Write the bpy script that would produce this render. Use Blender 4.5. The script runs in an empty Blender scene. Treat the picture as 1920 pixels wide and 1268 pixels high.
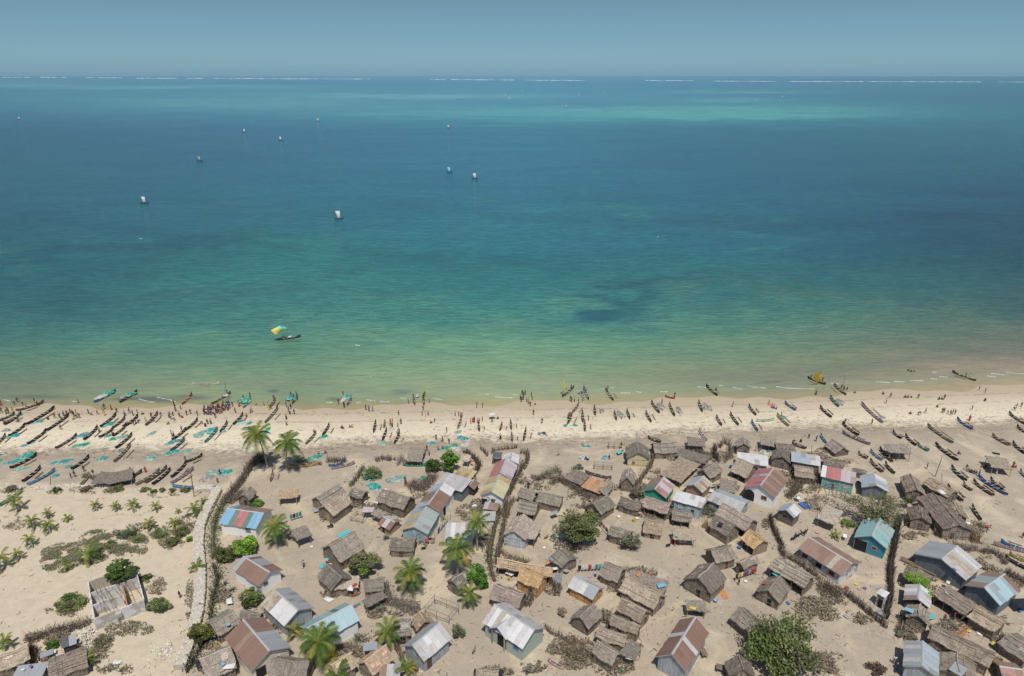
import bpy, math, random
from mathutils import Vector, Matrix, noise
R = random.Random(7)
rad = math.radians
sc = bpy.context.scene
col = sc.collection

# ---------------------------------------------------------------- camera, sky, sun
CAM_H = 75.0
PITCH = rad(21.04)
F = 1280.0
cam_d = bpy.data.cameras.new('camera')
cam_d.lens = 24.0
cam_d.sensor_width = 36.0
cam_d.clip_start = 0.5
cam_d.clip_end = 80000
cam = bpy.data.objects.new('camera', cam_d)
col.objects.link(cam)
cam.location = (0, 0, CAM_H)
cam.rotation_euler = (math.pi/2 - PITCH, 0, 0)
sc.camera = cam

SUN_EL = rad(64)
w = bpy.data.worlds.new('World')
sc.world = w
w.use_nodes = True
nt = w.node_tree
nt.nodes.clear()
wo = nt.nodes.new('ShaderNodeOutputWorld')
bg = nt.nodes.new('ShaderNodeBackground')
sky = nt.nodes.new('ShaderNodeTexSky')
sky.sky_type = 'NISHITA'
sky.sun_disc = False
sky.sun_elevation = SUN_EL
sky.sun_rotation = math.pi
sky.air_density = 1.0
sky.dust_density = 0.6
sky.ozone_density = 2.0
bg.inputs[1].default_value = 0.085
# hazy band above the sea: a colour ramp tints and dims the low sky
tc = nt.nodes.new('ShaderNodeTexCoord')
sp = nt.nodes.new('ShaderNodeSeparateXYZ')
nt.links.new(tc.outputs['Generated'], sp.inputs[0])
rp = nt.nodes.new('ShaderNodeValToRGB')
rp.color_ramp.elements[0].position = 0.0
rp.color_ramp.elements[0].color = (0.51, 0.91, 1.47, 1)
rp.color_ramp.elements[1].position = 0.45
rp.color_ramp.elements[1].color = (1, 1, 1, 1)
e = rp.color_ramp.elements.new(0.045)
e.color = (0.45, 0.71, .98, 1)
e = rp.color_ramp.elements.new(0.092)
e.color = (0.46, 0.63, 0.73, 1)
nt.links.new(sp.outputs['Z'], rp.inputs[0])
mx = nt.nodes.new('ShaderNodeMix')
mx.data_type = 'RGBA'
mx.blend_type = 'MULTIPLY'
mx.inputs[0].default_value = 1
nt.links.new(sky.outputs[0], mx.inputs[6])
nt.links.new(rp.outputs[0], mx.inputs[7])
nt.links.new(mx.outputs[2], bg.inputs[0])
nt.links.new(bg.outputs[0], wo.inputs[0])

sun_d = bpy.data.lights.new('sun', 'SUN')
sun_d.energy = 3.9
sun_d.angle = rad(0.5)
sun_d.color = (1.0, 0.955, 0.89)
sun = bpy.data.objects.new('sun', sun_d)
col.objects.link(sun)
sun_dir = Vector((0.06, -math.cos(SUN_EL), math.sin(SUN_EL))).normalized()
sun.rotation_euler = sun_dir.to_track_quat('Z', 'Y').to_euler()
sun.location = (0, -50, 200)
sc.view_settings.view_transform = 'Standard'
sc.view_settings.look = 'None'
sc.view_settings.exposure = 0.0
sc.view_settings.gamma = 1.0

# ---------------------------------------------------------------- measuring helpers
TILES = dict(a=(0,690,5.7636), b=(320,690,5.7636), c=(640,690,5.7636), d=(960,690,5.7636), e=(1280,690,5.7636),
             f=(1590,680,5.7636), g=(0,880,6.34), h=(280,840,5.7633), i=(560,840,5.7633), j=(840,840,5.7633),
             k=(1120,810,5.7633), l=(1380,810,5.7633), m=(1620,810,5.7633), n=(0,1040,5.56), o=(280,1030,5.327),
             p=(560,1030,5.327), q=(840,1030,5.327), r=(1120,1010,4.913), u=(1380,1010,4.913), v=(1620,1010,4.913),
             z=(380,740,13.714), X=(0,0,1.0))
def px(t, x, y):
    ox, oy, s = TILES[t]
    return (ox + x/s, oy + y/s)
FW = Vector((0, math.cos(PITCH), -math.sin(PITCH)))
UP = Vector((0, math.sin(PITCH), math.cos(PITCH)))
def at(x, y, z=0.0):
    """ground point (at height z) seen at photograph pixel x, y"""
    d = FW + Vector((1, 0, 0))*((x-960)/F) + UP*((634-y)/F)
    return Vector((0, 0, CAM_H)) + d*((CAM_H - z)/-d.z)
def T(t, x, y, z=0.0):
    return at(*px(t, x, y), z)
def topx(p):
    q = Vector(p) - Vector((0, 0, CAM_H))
    dd = q.dot(FW)
    return (960 + F*q.x/dd, 634 - F*q.dot(UP)/dd)

# ---------------------------------------------------------------- object helpers
THINGS = []
def prop(o, label, cat, group=None, kind=None, short=None):
    if kind:
        o['kind'] = kind
    if label:
        o['label'] = label
    if cat:
        o['category'] = cat
    if group:
        o['group'] = group
    if label and not kind:
        THINGS.append(o)
    return o
def empty(name, loc, rz=0, label=None, cat=None, group=None):
    o = bpy.data.objects.new(name, None)
    o.empty_display_size = 0.3
    col.objects.link(o)
    o.location = loc
    o.rotation_euler = (0, 0, rz)
    return prop(o, label, cat, group)

class MB:
    def __init__(s):
        s.v = []; s.f = []; s.c = []; s.cols = False
    def add(s, vs, fs, c=None):
        n = len(s.v)
        s.v += [tuple(x) for x in vs]
        for f in fs:
            s.f.append(tuple(i+n for i in f))
            s.c.append(c)
        if c is not None:
            s.cols = True
    def box(s, x0, x1, y0, y1, z0, z1, c=None):
        s.add([(x0,y0,z0),(x1,y0,z0),(x1,y1,z0),(x0,y1,z0),(x0,y0,z1),(x1,y0,z1),(x1,y1,z1),(x0,y1,z1)],
              [(0,3,2,1),(4,5,6,7),(0,1,5,4),(1,2,6,5),(2,3,7,6),(3,0,4,7)], c)
    def stick(s, a, b, r0, r1=None, n=3, c=None):
        a = Vector(a); b = Vector(b)
        if r1 is None: r1 = r0
        d = (b-a)
        if d.length < 1e-5: return
        d.normalize()
        u = d.orthogonal().normalized(); w_ = d.cross(u)
        vs = []
        for P, r in ((a, r0), (b, r1)):
            for k in range(n):
                t = 2*math.pi*k/n
                vs.append(P + u*(r*math.cos(t)) + w_*(r*math.sin(t)))
        fs = [(k, (k+1) % n, n+(k+1) % n, n+k) for k in range(n)]
        fs.append(tuple(range(n-1, -1, -1))); fs.append(tuple(range(n, 2*n)))
        s.add(vs, fs, c)
    def tube(s, pts, rs, n=6, c=None):
        pts = [Vector(p) for p in pts]
        vs = []
        for i, P in enumerate(pts):
            d = (pts[min(i+1, len(pts)-1)] - pts[max(i-1, 0)]).normalized()
            u = d.cross(Vector((0, 0, 1)))
            if u.length < 0.1: u = d.cross(Vector((0, 1, 0)))
            u.normalize(); w_ = d.cross(u)
            for k in range(n):
                t = 2*math.pi*k/n
                vs.append(P + u*(rs[i]*math.cos(t)) + w_*(rs[i]*math.sin(t)))
        fs = []
        for i in range(len(pts)-1):
            for k in range(n):
                fs.append((i*n+k, i*n+(k+1) % n, (i+1)*n+(k+1) % n, (i+1)*n+k))
        fs.append(tuple(range(n-1, -1, -1))); fs.append(tuple(range(len(vs)-n, len(vs))))
        s.add(vs, fs, c)
    def slab(s, P00, P10, P11, P01, nx, ny, th, jit=0, edge=0, c=None, rng=R, bulge=0):
        """curved slab; P00-P10 along x, P00-P01 along y; thickness th downwards"""
        P00, P10, P11, P01 = map(Vector, (P00, P10, P11, P01))
        nrm = (P10-P00).cross(P01-P00).normalized()
        if nrm.z < 0: nrm = -nrm
        top = []
        for j in range(ny+1):
            for i in range(nx+1):
                a = i/nx; b = j/ny
                p = P00*(1-a)*(1-b) + P10*a*(1-b) + P11*a*b + P01*(1-a)*b
                p = p + nrm*(rng.uniform(-jit, jit) + bulge*math.sin(math.pi*b))
                if edge and (i in (0, nx) or j in (0, ny)):
                    p = p + Vector((rng.uniform(-edge, edge), rng.uniform(-edge, edge), rng.uniform(-edge, edge)*.5))
                top.append(p)
        n = len(top)
        vs = top + [p - nrm*th for p in top]
        fs = []; cc = []
        W_ = nx+1
        for j in range(ny):
            for i in range(nx):
                a = j*W_+i
                fs.append((a, a+1, a+W_+1, a+W_))
                fs.append((n+a, n+a+W_, n+a+W_+1, n+a+1))
        ring = [i for i in range(W_)] + [j*W_+nx for j in range(1, ny+1)] + [ny*W_+i for i in range(nx-1, -1, -1)] + [j*W_ for j in range(ny-1, 0, -1)]
        for k in range(len(ring)):
            a = ring[k]; b = ring[(k+1) % len(ring)]
            fs.append((a, n+a, n+b, b))
        s.add(vs, fs, c)
    def build(s, name, mat, parent=None, loc=(0,0,0), rz=0, smooth=False):
        me = bpy.data.meshes.new(name)
        me.from_pydata(s.v, [], s.f)
        if s.cols:
            at_ = me.color_attributes.new('Col', 'FLOAT_COLOR', 'CORNER')
            buf = []
            for f, c in zip(s.f, s.c):
                cc = c if c is not None else (.5, .5, .5)
                q = (cc[0], cc[1], cc[2], cc[3] if len(cc) > 3 else 0.2)
                buf.extend(q*len(f))
            at_.data.foreach_set('color', buf)
        if smooth:
            me.polygons.foreach_set('use_smooth', [True]*len(me.polygons))
        o = bpy.data.objects.new(name, me)
        if mat: me.materials.append(mat)
        col.objects.link(o)
        if parent: o.parent = parent
        o.location = loc
        o.rotation_euler = (0, 0, rz)
        me.update()
        return o

# ---------------------------------------------------------------- materials
MATS = {}
def lin(c):
    return tuple((x/12.92 if x <= .04045 else ((x+.055)/1.055)**2.4) for x in (v/255 for v in c))
def nodes(name):
    m = bpy.data.materials.new(name)
    m.use_nodes = True
    t = m.node_tree
    b = t.nodes['Principled BSDF']
    return m, t, b
def tnoise(t, vec, scale, detail=4, rough=.6, dist=0):
    n = t.nodes.new('ShaderNodeTexNoise')
    n.inputs['Scale'].default_value = scale
    n.inputs['Detail'].default_value = detail
    n.inputs['Roughness'].default_value = rough
    n.inputs['Distortion'].default_value = dist
    if vec: t.links.new(vec, n.inputs['Vector'])
    return n.outputs['Fac']
def tmap(t, src, scale):
    n = t.nodes.new('ShaderNodeMapping')
    n.inputs['Scale'].default_value = scale
    t.links.new(src, n.inputs[0])
    return n.outputs[0]
def tmath(t, op, a, b=None, c=None, clamp=False):
    n = t.nodes.new('ShaderNodeMath')
    n.operation = op
    n.use_clamp = clamp
    for i, x in enumerate((a, b, c)):
        if x is None: continue
        if isinstance(x, (int, float)): n.inputs[i].default_value = x
        else: t.links.new(x, n.inputs[i])
    return n.outputs[0]
def tmix(t, fac, a, b, mode='MIX'):
    n = t.nodes.new('ShaderNodeMix')
    n.data_type = 'RGBA'
    n.blend_type = mode
    for i, x in ((0, fac), (6, a), (7, b)):
        if isinstance(x, (int, float)): n.inputs[i].default_value = x
        elif isinstance(x, tuple): n.inputs[i].default_value = (x[0], x[1], x[2], 1)
        else: t.links.new(x, n.inputs[i])
    return n.outputs[2]
def tramp(t, fac, stops):
    n = t.nodes.new('ShaderNodeValToRGB')
    cr = n.color_ramp
    while len(cr.elements) < len(stops): cr.elements.new(0.5)
    for e_, (p_, c_) in zip(cr.elements, stops):
        e_.position = p_
        e_.color = (c_[0], c_[1], c_[2], 1) if isinstance(c_, tuple) else (c_, c_, c_, 1)
    t.links.new(fac, n.inputs[0])
    return n.outputs[0]
def bump(t, b, h, strength, dist):
    n = t.nodes.new('ShaderNodeBump')
    n.inputs['Strength'].default_value = strength
    n.inputs['Distance'].default_value = dist
    t.links.new(h, n.inputs['Height'])
    t.links.new(n.outputs[0], b.inputs['Normal'])
def brightvar(t, c, lo, hi):
    oi = t.nodes.new('ShaderNodeObjectInfo')
    mr = t.nodes.new('ShaderNodeMapRange')
    mr.inputs[3].default_value = lo
    mr.inputs[4].default_value = hi
    t.links.new(oi.outputs['Random'], mr.inputs[0])
    return tmix(t, 1.0, c, mr.outputs[0], 'MULTIPLY')
def objco(t):
    return t.nodes.new('ShaderNodeTexCoord').outputs['Object']
def getmat(style, c=(.5,.5,.5)):
    key = (style, tuple(round(x, 3) for x in c))
    if key in MATS: return MATS[key]
    m, t, b = nodes(style)
    b.inputs['Roughness'].default_value = .9
    b.inputs['Specular IOR Level'].default_value = .15
    co = objco(t)
    if style == 'thatch':
        s1 = tnoise(t, tmap(t, co, (11, 1.6, 1.6)), 1, 5, .7, .4)
        s2 = tnoise(t, co, 1.3, 4)
        s3 = tnoise(t, tmap(t, co, (1.2, 9, 9)), 1, 3, .6)
        c1 = tmix(t, tramp(t, s1, [(.3, 0.0), (.7, 1.0)]), tuple(x*.36 for x in c), tuple(min(1, x*1.55) for x in c))
        c2 = tmix(t, tramp(t, s2, [(.35, 0.0), (.7, .7)]), c1, tuple(x*.55 for x in c))
        c3 = tmix(t, tramp(t, s3, [(.55, 0.0), (.72, .5)]), c2, (c[0]*1.7, c[1]*1.7, c[2]*1.65))
        t.links.new(brightvar(t, c3, .78, 1.25), b.inputs['Base Color'])
        bump(t, b, s1, .9, .12)
    elif style == 'reed':
        s1 = tnoise(t, tmap(t, co, (7, 7, .7)), 1, 4, .7)
        s2 = tnoise(t, co, 1.5, 3)
        c1 = tmix(t, tramp(t, s1, [(.35, 0.0), (.65, 1.0)]), tuple(x*.45 for x in c), tuple(min(1, x*1.4) for x in c))
        c2 = tmix(t, tramp(t, s2, [(.4, 0.0), (.7, .6)]), c1, tuple(x*.7 for x in c))
        t.links.new(brightvar(t, c2, .8, 1.25), b.inputs['Base Color'])
        bump(t, b, s1, .8, .08)
    elif style == 'plank':
        wv = t.nodes.new('ShaderNodeTexWave')
        wv.wave_type = 'BANDS'; wv.bands_direction = 'Z'
        wv.inputs['Scale'].default_value = 1.2
        wv.inputs['Distortion'].default_value = .6
        t.links.new(co, wv.inputs['Vector'])
        s2 = tnoise(t, tmap(t, co, (1, 1, 6)), 1.5, 4)
        c1 = tmix(t, tramp(t, wv.outputs['Fac'], [(.0, 0.0), (.25, 1.0)]), tuple(x*.55 for x in c), c)
        c2 = tmix(t, tramp(t, s2, [(.4, 0.0), (.75, .7)]), c1, tuple(x*.6+.03 for x in c))
        t.links.new(c2, b.inputs['Base Color'])
    elif style == 'tinwall':
        s1 = tnoise(t, tmap(t, co, (3.2, 3.2, .5)), 1, 3, .6)
        s2 = tnoise(t, co, .9, 4)
        c1 = tmix(t, tramp(t, s1, [(.35, 0.0), (.65, 1.0)]), tuple(x*.72 for x in c), tuple(min(1, x*1.15) for x in c))
        c2 = tmix(t, tramp(t, s2, [(.55, 0.0), (.75, .6)]), c1, (.2, .13, .09))
        t.links.new(c2, b.inputs['Base Color'])
        b.inputs['Roughness'].default_value = .55
        bump(t, b, s1, .5, .05)
    elif style == 'plaster':
        s1 = tnoise(t, co, .9, 5, .7)
        s2 = tnoise(t, tmap(t, co, (2, 2, .4)), 1, 4)
        c1 = tmix(t, tramp(t, s1, [(.5, 0.0), (.75, .3)]), c, tuple(x*.7 for x in c))
        c2 = tmix(t, tramp(t, s2, [(.58, 0.0), (.8, .35)]), c1, (.40, .34, .27))
        t.links.new(c2, b.inputs['Base Color'])
    elif style == 'concrete':
        s1 = tnoise(t, co, .7, 5, .7, .5)
        c1 = tmix(t, tramp(t, s1, [(.45, 0.0), (.52, 1.0)]), c, (.60, .61, .60))
        t.links.new(c1, b.inputs['Base Color'])
    elif style == 'tin':
        at_ = t.nodes.new('ShaderNodeAttribute'); at_.attribute_name = 'Col'
        s1 = tnoise(t, tmap(t, co, (8, .7, .7)), 1, 5, .8)
        s2 = tnoise(t, co, 1.1, 6, .75, .8)
        rust = tmath(t, 'MULTIPLY', at_.outputs['Alpha'], tramp(t, tmath(t, 'ADD', tmath(t, 'MULTIPLY', s1, .6), tmath(t, 'MULTIPLY', s2, .5)), [(.47, 0.0), (.62, 1.0)]))
        c1 = tmix(t, tramp(t, s1, [(.3, 0.0), (.7, 1.0)]), tmix(t, 1.0, at_.outputs['Color'], (.74, .74, .73), 'MULTIPLY'), at_.outputs['Color'])
        c2 = tmix(t, rust, c1, (.24, .15, .10))
        t.links.new(c2, b.inputs['Base Color'])
        b.inputs['Roughness'].default_value = .5
        b.inputs['Specular IOR Level'].default_value = .35
        wv = t.nodes.new('ShaderNodeTexWave')
        wv.bands_direction = 'X'; wv.inputs['Scale'].default_value = 1.6
        t.links.new(co, wv.inputs['Vector'])
        bump(t, b, wv.outputs['Fac'], .5, .05)
    elif style == 'wood':
        s1 = tnoise(t, tmap(t, co, (2.5, 12, 12)), 1, 4, .7)
        c1 = tmix(t, tramp(t, s1, [(.35, 0.0), (.68, 1.0)]), tuple(x*.55 for x in c), tuple(min(1, x*1.45) for x in c))
        t.links.new(brightvar(t, c1, .75, 1.3), b.inputs['Base Color'])
    elif style == 'vcol':
        at_ = t.nodes.new('ShaderNodeAttribute'); at_.attribute_name = 'Col'
        s1 = tnoise(t, co, 3.0, 3)
        t.links.new(tmix(t, tramp(t, s1, [(.35, 0.0), (.7, .45)]), at_.outputs['Color'], tmix(t, 1.0, at_.outputs['Color'], (.5, .5, .5), 'MULTIPLY')), b.inputs['Base Color'])
    elif style == 'leaf':
        at_ = t.nodes.new('ShaderNodeAttribute'); at_.attribute_name = 'Col'
        t.links.new(at_.outputs['Color'], b.inputs['Base Color'])
        b.inputs['Roughness'].default_value = .6
        tr = t.nodes.new('ShaderNodeBsdfTranslucent')
        t.links.new(tmix(t, 1.0, at_.outputs['Color'], (1.1, 1.25, .6), 'MULTIPLY'), tr.inputs['Color'])
        ms = t.nodes.new('ShaderNodeMixShader')
        ms.inputs[0].default_value = .3
        t.links.new(b.outputs[0], ms.inputs[1]); t.links.new(tr.outputs[0], ms.inputs[2])
        t.links.new(ms.outputs[0], t.nodes['Material Output'].inputs['Surface'])
    elif style == 'net':
        at_ = t.nodes.new('ShaderNodeAttribute'); at_.attribute_name = 'Col'
        s1 = tnoise(t, co, 2.4, 5, .75, 1.0)
        s2 = tnoise(t, co, 1.0, 3, .6, 1.0)
        c1 = tmix(t, tramp(t, s1, [(.42, 0.0), (.6, .6)]), at_.outputs['Color'], tmix(t, 1.0, at_.outputs['Color'], (.35, .4, .4), 'MULTIPLY'))
        c2 = tmix(t, tramp(t, s2, [(.5, 0.0), (.58, .75)]), c1, (.5, .5, .42))
        t.links.new(c2, b.inputs['Base Color'])
        bump(t, b, s1, 1, .2)
    elif style == 'stone':
        s1 = tnoise(t, co, 3.0, 4)
        c1 = tmix(t, tramp(t, s1, [(.35, 0.0), (.7, 1.0)]), tuple(x*.6 for x in c), c)
        t.links.new(c1, b.inputs['Base Color'])
        bump(t, b, s1, .8, .1)
    elif style == 'cloth':
        s1 = tnoise(t, co, 2.0, 3)
        t.links.new(tmix(t, tramp(t, s1, [(.35, 0.0), (.7, .4)]), c, tuple(x*.6 for x in c)), b.inputs['Base Color'])
    else:
        s1 = tnoise(t, co, 4.0, 2)
        t.links.new(tmix(t, tramp(t, s1, [(.35, 0.0), (.7, .3)]), c, tuple(x*.7 for x in c)), b.inputs['Base Color'])
    MATS[key] = m
    return m
THG = (.27, .235, .19)   # weathered thatch
THL = (.36, .30, .23)
THD = (.22, .18, .15)
GOLD = (.52, .36, .19)
REED = (.27, .22, .17)
DARK = (.03, .027, .025)

# ---------------------------------------------------------------- shoreline, ground and sea
SHORE_PX = [(-900,752),(-400,755),(0,756),(300,757),(500,757),(640,757),(800,754),(960,750),(1150,747),(1280,744),(1450,738),(1600,732),(1760,725),(1920,719),(2300,705),(2900,690)]
SHORE = sorted((p.x, p.y) for p in (at(x, y) for x, y in SHORE_PX))
EDGE_PX = [(-900,850),(0,850),(150,845),(320,845),(480,850),(640,832),(760,829),(900,826),(1000,830),(1080,824),(1170,822),(1250,812),(1400,808),(1500,802),(1650,800),(1750,801),(1850,796),(1920,792),(2900,770)]
EDGE = sorted((p.x, p.y) for p in (at(x, y) for x, y in EDGE_PX))
def interp(tab, x):
    if x <= tab[0][0]: return tab[0][1]
    for (x0, y0), (x1, y1) in zip(tab, tab[1:]):
        if x <= x1:
            return y0 + (y1-y0)*(x-x0)/(x1-x0)
    return tab[-1][1]
def attr_mesh(name, verts, faces, fl=None, colr=None):
    me = bpy.data.meshes.new(name)
    me.from_pydata(verts, [], faces)
    for k, vals in (fl or {}).items():
        a = me.attributes.new(k, 'FLOAT', 'POINT')
        a.data.foreach_set('value', vals)
    if colr:
        a = me.color_attributes.new('Col', 'FLOAT_COLOR', 'POINT')
        buf = []
        for c in colr: buf.extend((c[0], c[1], c[2], 1))
        a.data.foreach_set('color', buf)
    me.polygons.foreach_set('use_smooth', [True]*len(me.polygons))
    o = bpy.data.objects.new(name, me)
    col.objects.link(o)
    return o
xs = [-3000, -1500, -800, -500, -400, -300, -240] + [x for x in range(-200, 201, 2)] + [240, 300, 400, 500, 800, 1500, 3000]
ys = [-3000, -1000, -400, -150, -60, 0, 20, 40] + [50+1.5*i for i in range(int(125/1.5))] + [178, 185, 200, 260, 400, 700]
WALLX = sorted((p.y, p.x) for p in (at(x, y) for x, y in [(-3000,700),(-500,850),(-100,905),(60,908),(240,912),(370,925),(400,925),(395,960),(375,1000),(372,1100),(362,1180),(340,1268),(330,1400)]))
vs = []; dd = []; ee = []; du = []
for y in ys:
    for x in xs:
        d = interp(SHORE, x) - y
        z = 0.0
        if d < 6: z = (-0.06*(6-d)/6 if d > 0 else -0.06 + d*.03) + .016*math.sin(x*.16+1.2*math.sin(x*.05)) + .008*math.sin(x*.53)
        if d > 24:
            z += .10*math.sin(x*.31+1.3*math.sin(y*.23))*math.sin(y*.27+.8)*min(1, (d-24)/15) - .06*min(1, (d-24)/15)
        vs.append((x, y, max(z, -4) if d > -200 else -4 - .0*d)); dd.append(d); ee.append(interp(EDGE, x) - y); du.append(max(0, min(1, (interp(WALLX, y) - x)/3+.5)))
W_ = len(xs)
fs = [(j*W_+i, j*W_+i+1, (j+1)*W_+i+1, (j+1)*W_+i) for j in range(len(ys)-1) for i in range(W_-1)]
ground = attr_mesh('ground', vs, fs, dict(shore=dd, edge=ee, dune=du))
ground['kind'] = 'structure'
m, t, b = nodes('sand')
pos = t.nodes.new('ShaderNodeNewGeometry').outputs['Position']
A1 = t.nodes.new('ShaderNodeAttribute'); A1.attribute_name = 'shore'
A2 = t.nodes.new('ShaderNodeAttribute'); A2.attribute_name = 'edge'
n1 = tnoise(t, pos, .09, 6, .6, .3)
n2 = tnoise(t, pos, .55, 6, .65, .4)
n3 = tnoise(t, tmap(t, pos, (.35, 1.1, 1)), 1.0, 6, .72, .8)
n4 = tnoise(t, pos, 3.2, 5, .7)
n5 = tnoise(t, tmap(t, pos, (.12, .5, 1)), 1.0, 5, .65, 1.0)
village = tmix(t, tramp(t, n1, [(.35, 0.0), (.65, 1.0)]), (.455, .38, .278), (.385, .33, .252))
village = tmix(t, tramp(t, n2, [(.42, 0.0), (.7, .55)]), village, (.37, .31, .24))
village = tmix(t, tramp(t, tnoise(t, pos, .9, 6, .8, 2.0), [(.50, 0.0), (.64, .5)]), village, (.30, .245, .19))
village = tmix(t, tramp(t, tnoise(t, pos, .11, 6, .65, 1.0), [(.5, 0.0), (.64, .8)]), village, (.58, .49, .345))
village = tmix(t, tramp(t, tnoise(t, pos, .07, 6, .7, 1.5), [(.55, 0.0), (.68, .55)]), village, (.30, .255, .20))
A3 = t.nodes.new('ShaderNodeAttribute'); A3.attribute_name = 'dune'
village = tmix(t, A3.outputs['Fac'], village, tmix(t, tramp(t, n2, [(.4, 0.0), (.7, 1.0)]), (.585, .495, .365), (.50, .42, .305)))
bright = tmix(t, tramp(t, n2, [(.4, 0.0), (.65, 1.0)]), (.72, .63, .465), (.63, .55, .41))
ed = tmath(t, 'ADD', A2.outputs['Fac'], tmath(t, 'MULTIPLY', tmath(t, 'SUBTRACT', n2, .5), 9.0))
debris = tmath(t, 'MULTIPLY', tramp(t, tmath(t, 'MULTIPLY_ADD', ed, .05, .5), [(.30, 0.0), (.49, 1.0), (.56, .9), (.85, 0.0)]), tramp(t, n3, [(.38, 0.15), (.56, 1.0)]))
base = tmix(t, tmath(t, 'MULTIPLY_ADD', ed, .5, .5, clamp=True), bright, village)
base = tmix(t, tmath(t, 'MULTIPLY', debris, .62), base, (.215, .17, .13))
# wrack flecks across the pale beach
fl = tmath(t, 'MULTIPLY', tramp(t, n3, [(.60, 0.0), (.70, 1.0)]), tramp(t, tmath(t, 'MULTIPLY', A1.outputs['Fac'], .02), [(.1, 0.0), (.2, 1.0), (.7, 1.0), (.9, .0)]))
base = tmix(t, tmath(t, 'MULTIPLY', fl, .65), base, (.26, .21, .15))
# wet strip
sd = tmath(t, 'ADD', A1.outputs['Fac'], tmath(t, 'MULTIPLY', tmath(t, 'SUBTRACT', n5, .5), 5.0))
wet = tramp(t, tmath(t, 'MULTIPLY', sd, .05), [(0.0, 1.0), (.22, .92), (.52, .35), (.8, 0.0)])
base = tmix(t, wet, base, (.44, .36, .255))
ln = tramp(t, tmath(t, 'MULTIPLY', tmath(t, 'ADD', A1.outputs['Fac'], tmath(t, 'MULTIPLY', tmath(t, 'SUBTRACT', n3, .5), 2.2)), .1), [(.50, 0.0), (.54, 1.0), (.57, 0.0), (.92, 0.0), (.96, .9), (.99, 0.0)])
base = tmix(t, tmath(t, 'MULTIPLY', tmath(t, 'MULTIPLY', ln, tramp(t, n2, [(.42, 0.0), (.55, 1.0)])), .55), base, (.14, .11, .08))
base = tmix(t, tramp(t, n4, [(.3, .16), (.7, 0.0)]), base, (.2, .15, .11))
base = tmix(t, tramp(t, tnoise(t, pos, 1.3, 4, .8, 1.5), [(.64, 0.0), (.7, .4)]), base, (.6, .51, .4))
t.links.new(base, b.inputs['Base Color'])
b.inputs['Roughness'].default_value = .95
b.inputs['Specular IOR Level'].default_value = .1
bump(t, b, tmath(t, 'ADD', n2, tmath(t, 'MULTIPLY', n4, .35)), .55, .35)
ground.data.materials.append(m)

# sea colours: what the water and its bed look like from shallow to deep (columns left to right)
KW = 1/1.06
SEA = [
 (141, [(88,130,158)]*5),
 (147, [(78,128,150),(88,140,162),(90,145,168),(78,130,152),(70,118,135)]),
 (156, [(80,140,152),(66,124,146),(70,135,160),(68,128,150),(62,118,132)]),
 (170, [(62,125,138),(72,138,150),(74,142,160),(60,124,142),(48,108,122)]),
 (190, [(60,122,138),(76,142,150),(72,140,158),(60,126,142),(44,104,120)]),
 (206, [(56,116,134),(74,138,148),(84,152,162),(80,146,152),(48,112,122)]),
 (222, [(50,104,130),(64,122,144),(78,146,160),(70,138,148),(46,112,122)]),
 (245, [(46,92,122),(56,108,138),(62,124,150),(48,108,130),(42,106,118)]),
 (300, [(46,94,118),(54,108,136),(62,122,150),(46,102,128),(38,92,112)]),
 (360, [(46,98,120),(54,112,136),(60,120,146),(48,104,130),(36,80,104)]),
 (420, [(44,94,112),(58,116,132),(62,122,142),(52,108,128),(38,78,98)]),
 (480, [(48,104,114),(62,124,128),(62,126,136),(54,110,124),(42,80,98)]),
 (540, [(52,108,112),(68,130,124),(68,132,130),(70,122,118),(62,98,98)]),
 (590, [(58,112,108),(76,134,118),(88,144,122),(96,138,112),(88,108,94)]),
 (640, [(72,122,104),(98,144,112),(112,156,118),(116,142,106),(108,116,94)]),
 (685, [(98,130,100),(120,148,110),(134,162,118),(130,142,104),(128,124,98)]),
 (715, [(116,128,98),(132,146,110),(146,160,118),(142,140,106),(150,134,108)]),
 (735, [(120,130,100),(136,152,112),(150,162,122),(150,152,114),(158,148,116)]),
 (750, [(138,132,102),(148,146,110),(158,156,118),(160,150,114),(168,150,120)]),
 (765, [(170,148,116),(172,150,116),(176,156,120),(178,156,124),(180,158,128)])]
PATCH = [ # x, y, rx, ry, rgb, strength
 (280,164,260,2.6,(112,166,168),.75),(60,160,120,2.2,(108,164,158),.6),(450,161,150,2.5,(104,160,166),.5),(850,181,250,3.2,(120,176,180),.8),(1430,171,150,2,(118,172,165),.8),(1340,190,150,3,(98,164,164),.7),(1230,178,200,2,(92,156,162),.5),
 (1330,214,300,9,(108,178,166),.85),(900,212,260,9,(100,168,172),.55),(480,192,200,7,(96,160,162),.6),(1060,196,300,4,(60,124,148),.5),(300,188,180,2,(100,160,158),.5),
 (1140,553,72,11,(34,86,104),.8),(1235,545,70,7,(40,98,110),.7),(1330,528,60,6,(44,104,116),.6),(1500,470,60,10,(40,92,112),.5),(1600,490,90,12,(42,88,110),.4),
 (540,452,110,14,(82,142,130),.55),(950,402,110,6,(84,144,136),.5),(1170,412,70,8,(84,146,132),.55),(1430,432,60,7,(86,142,126),.55),(700,420,60,8,(76,138,136),.45),
 (20,490,60,14,(76,136,122),.6),(120,510,160,22,(38,84,108),.5),(300,480,130,12,(40,86,110),.45),(100,560,160,30,(46,98,108),.4),(90,590,90,12,(44,94,104),.5),(420,600,150,25,(58,112,112),.35),(1800,420,160,40,(34,70,96),.4),
 (60,738,60,4,(92,98,82),.6),(290,742,40,6,(78,86,80),.75),(355,738,30,5,(82,88,80),.7),(630,742,14,4,(70,86,84),.6),(748,731,20,6,(100,116,96),.6),(1450,725,20,3,(110,112,90),.6),(512,727,6,3,(86,102,86),.7),(230,741,25,3,(88,92,80),.6)]
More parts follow.
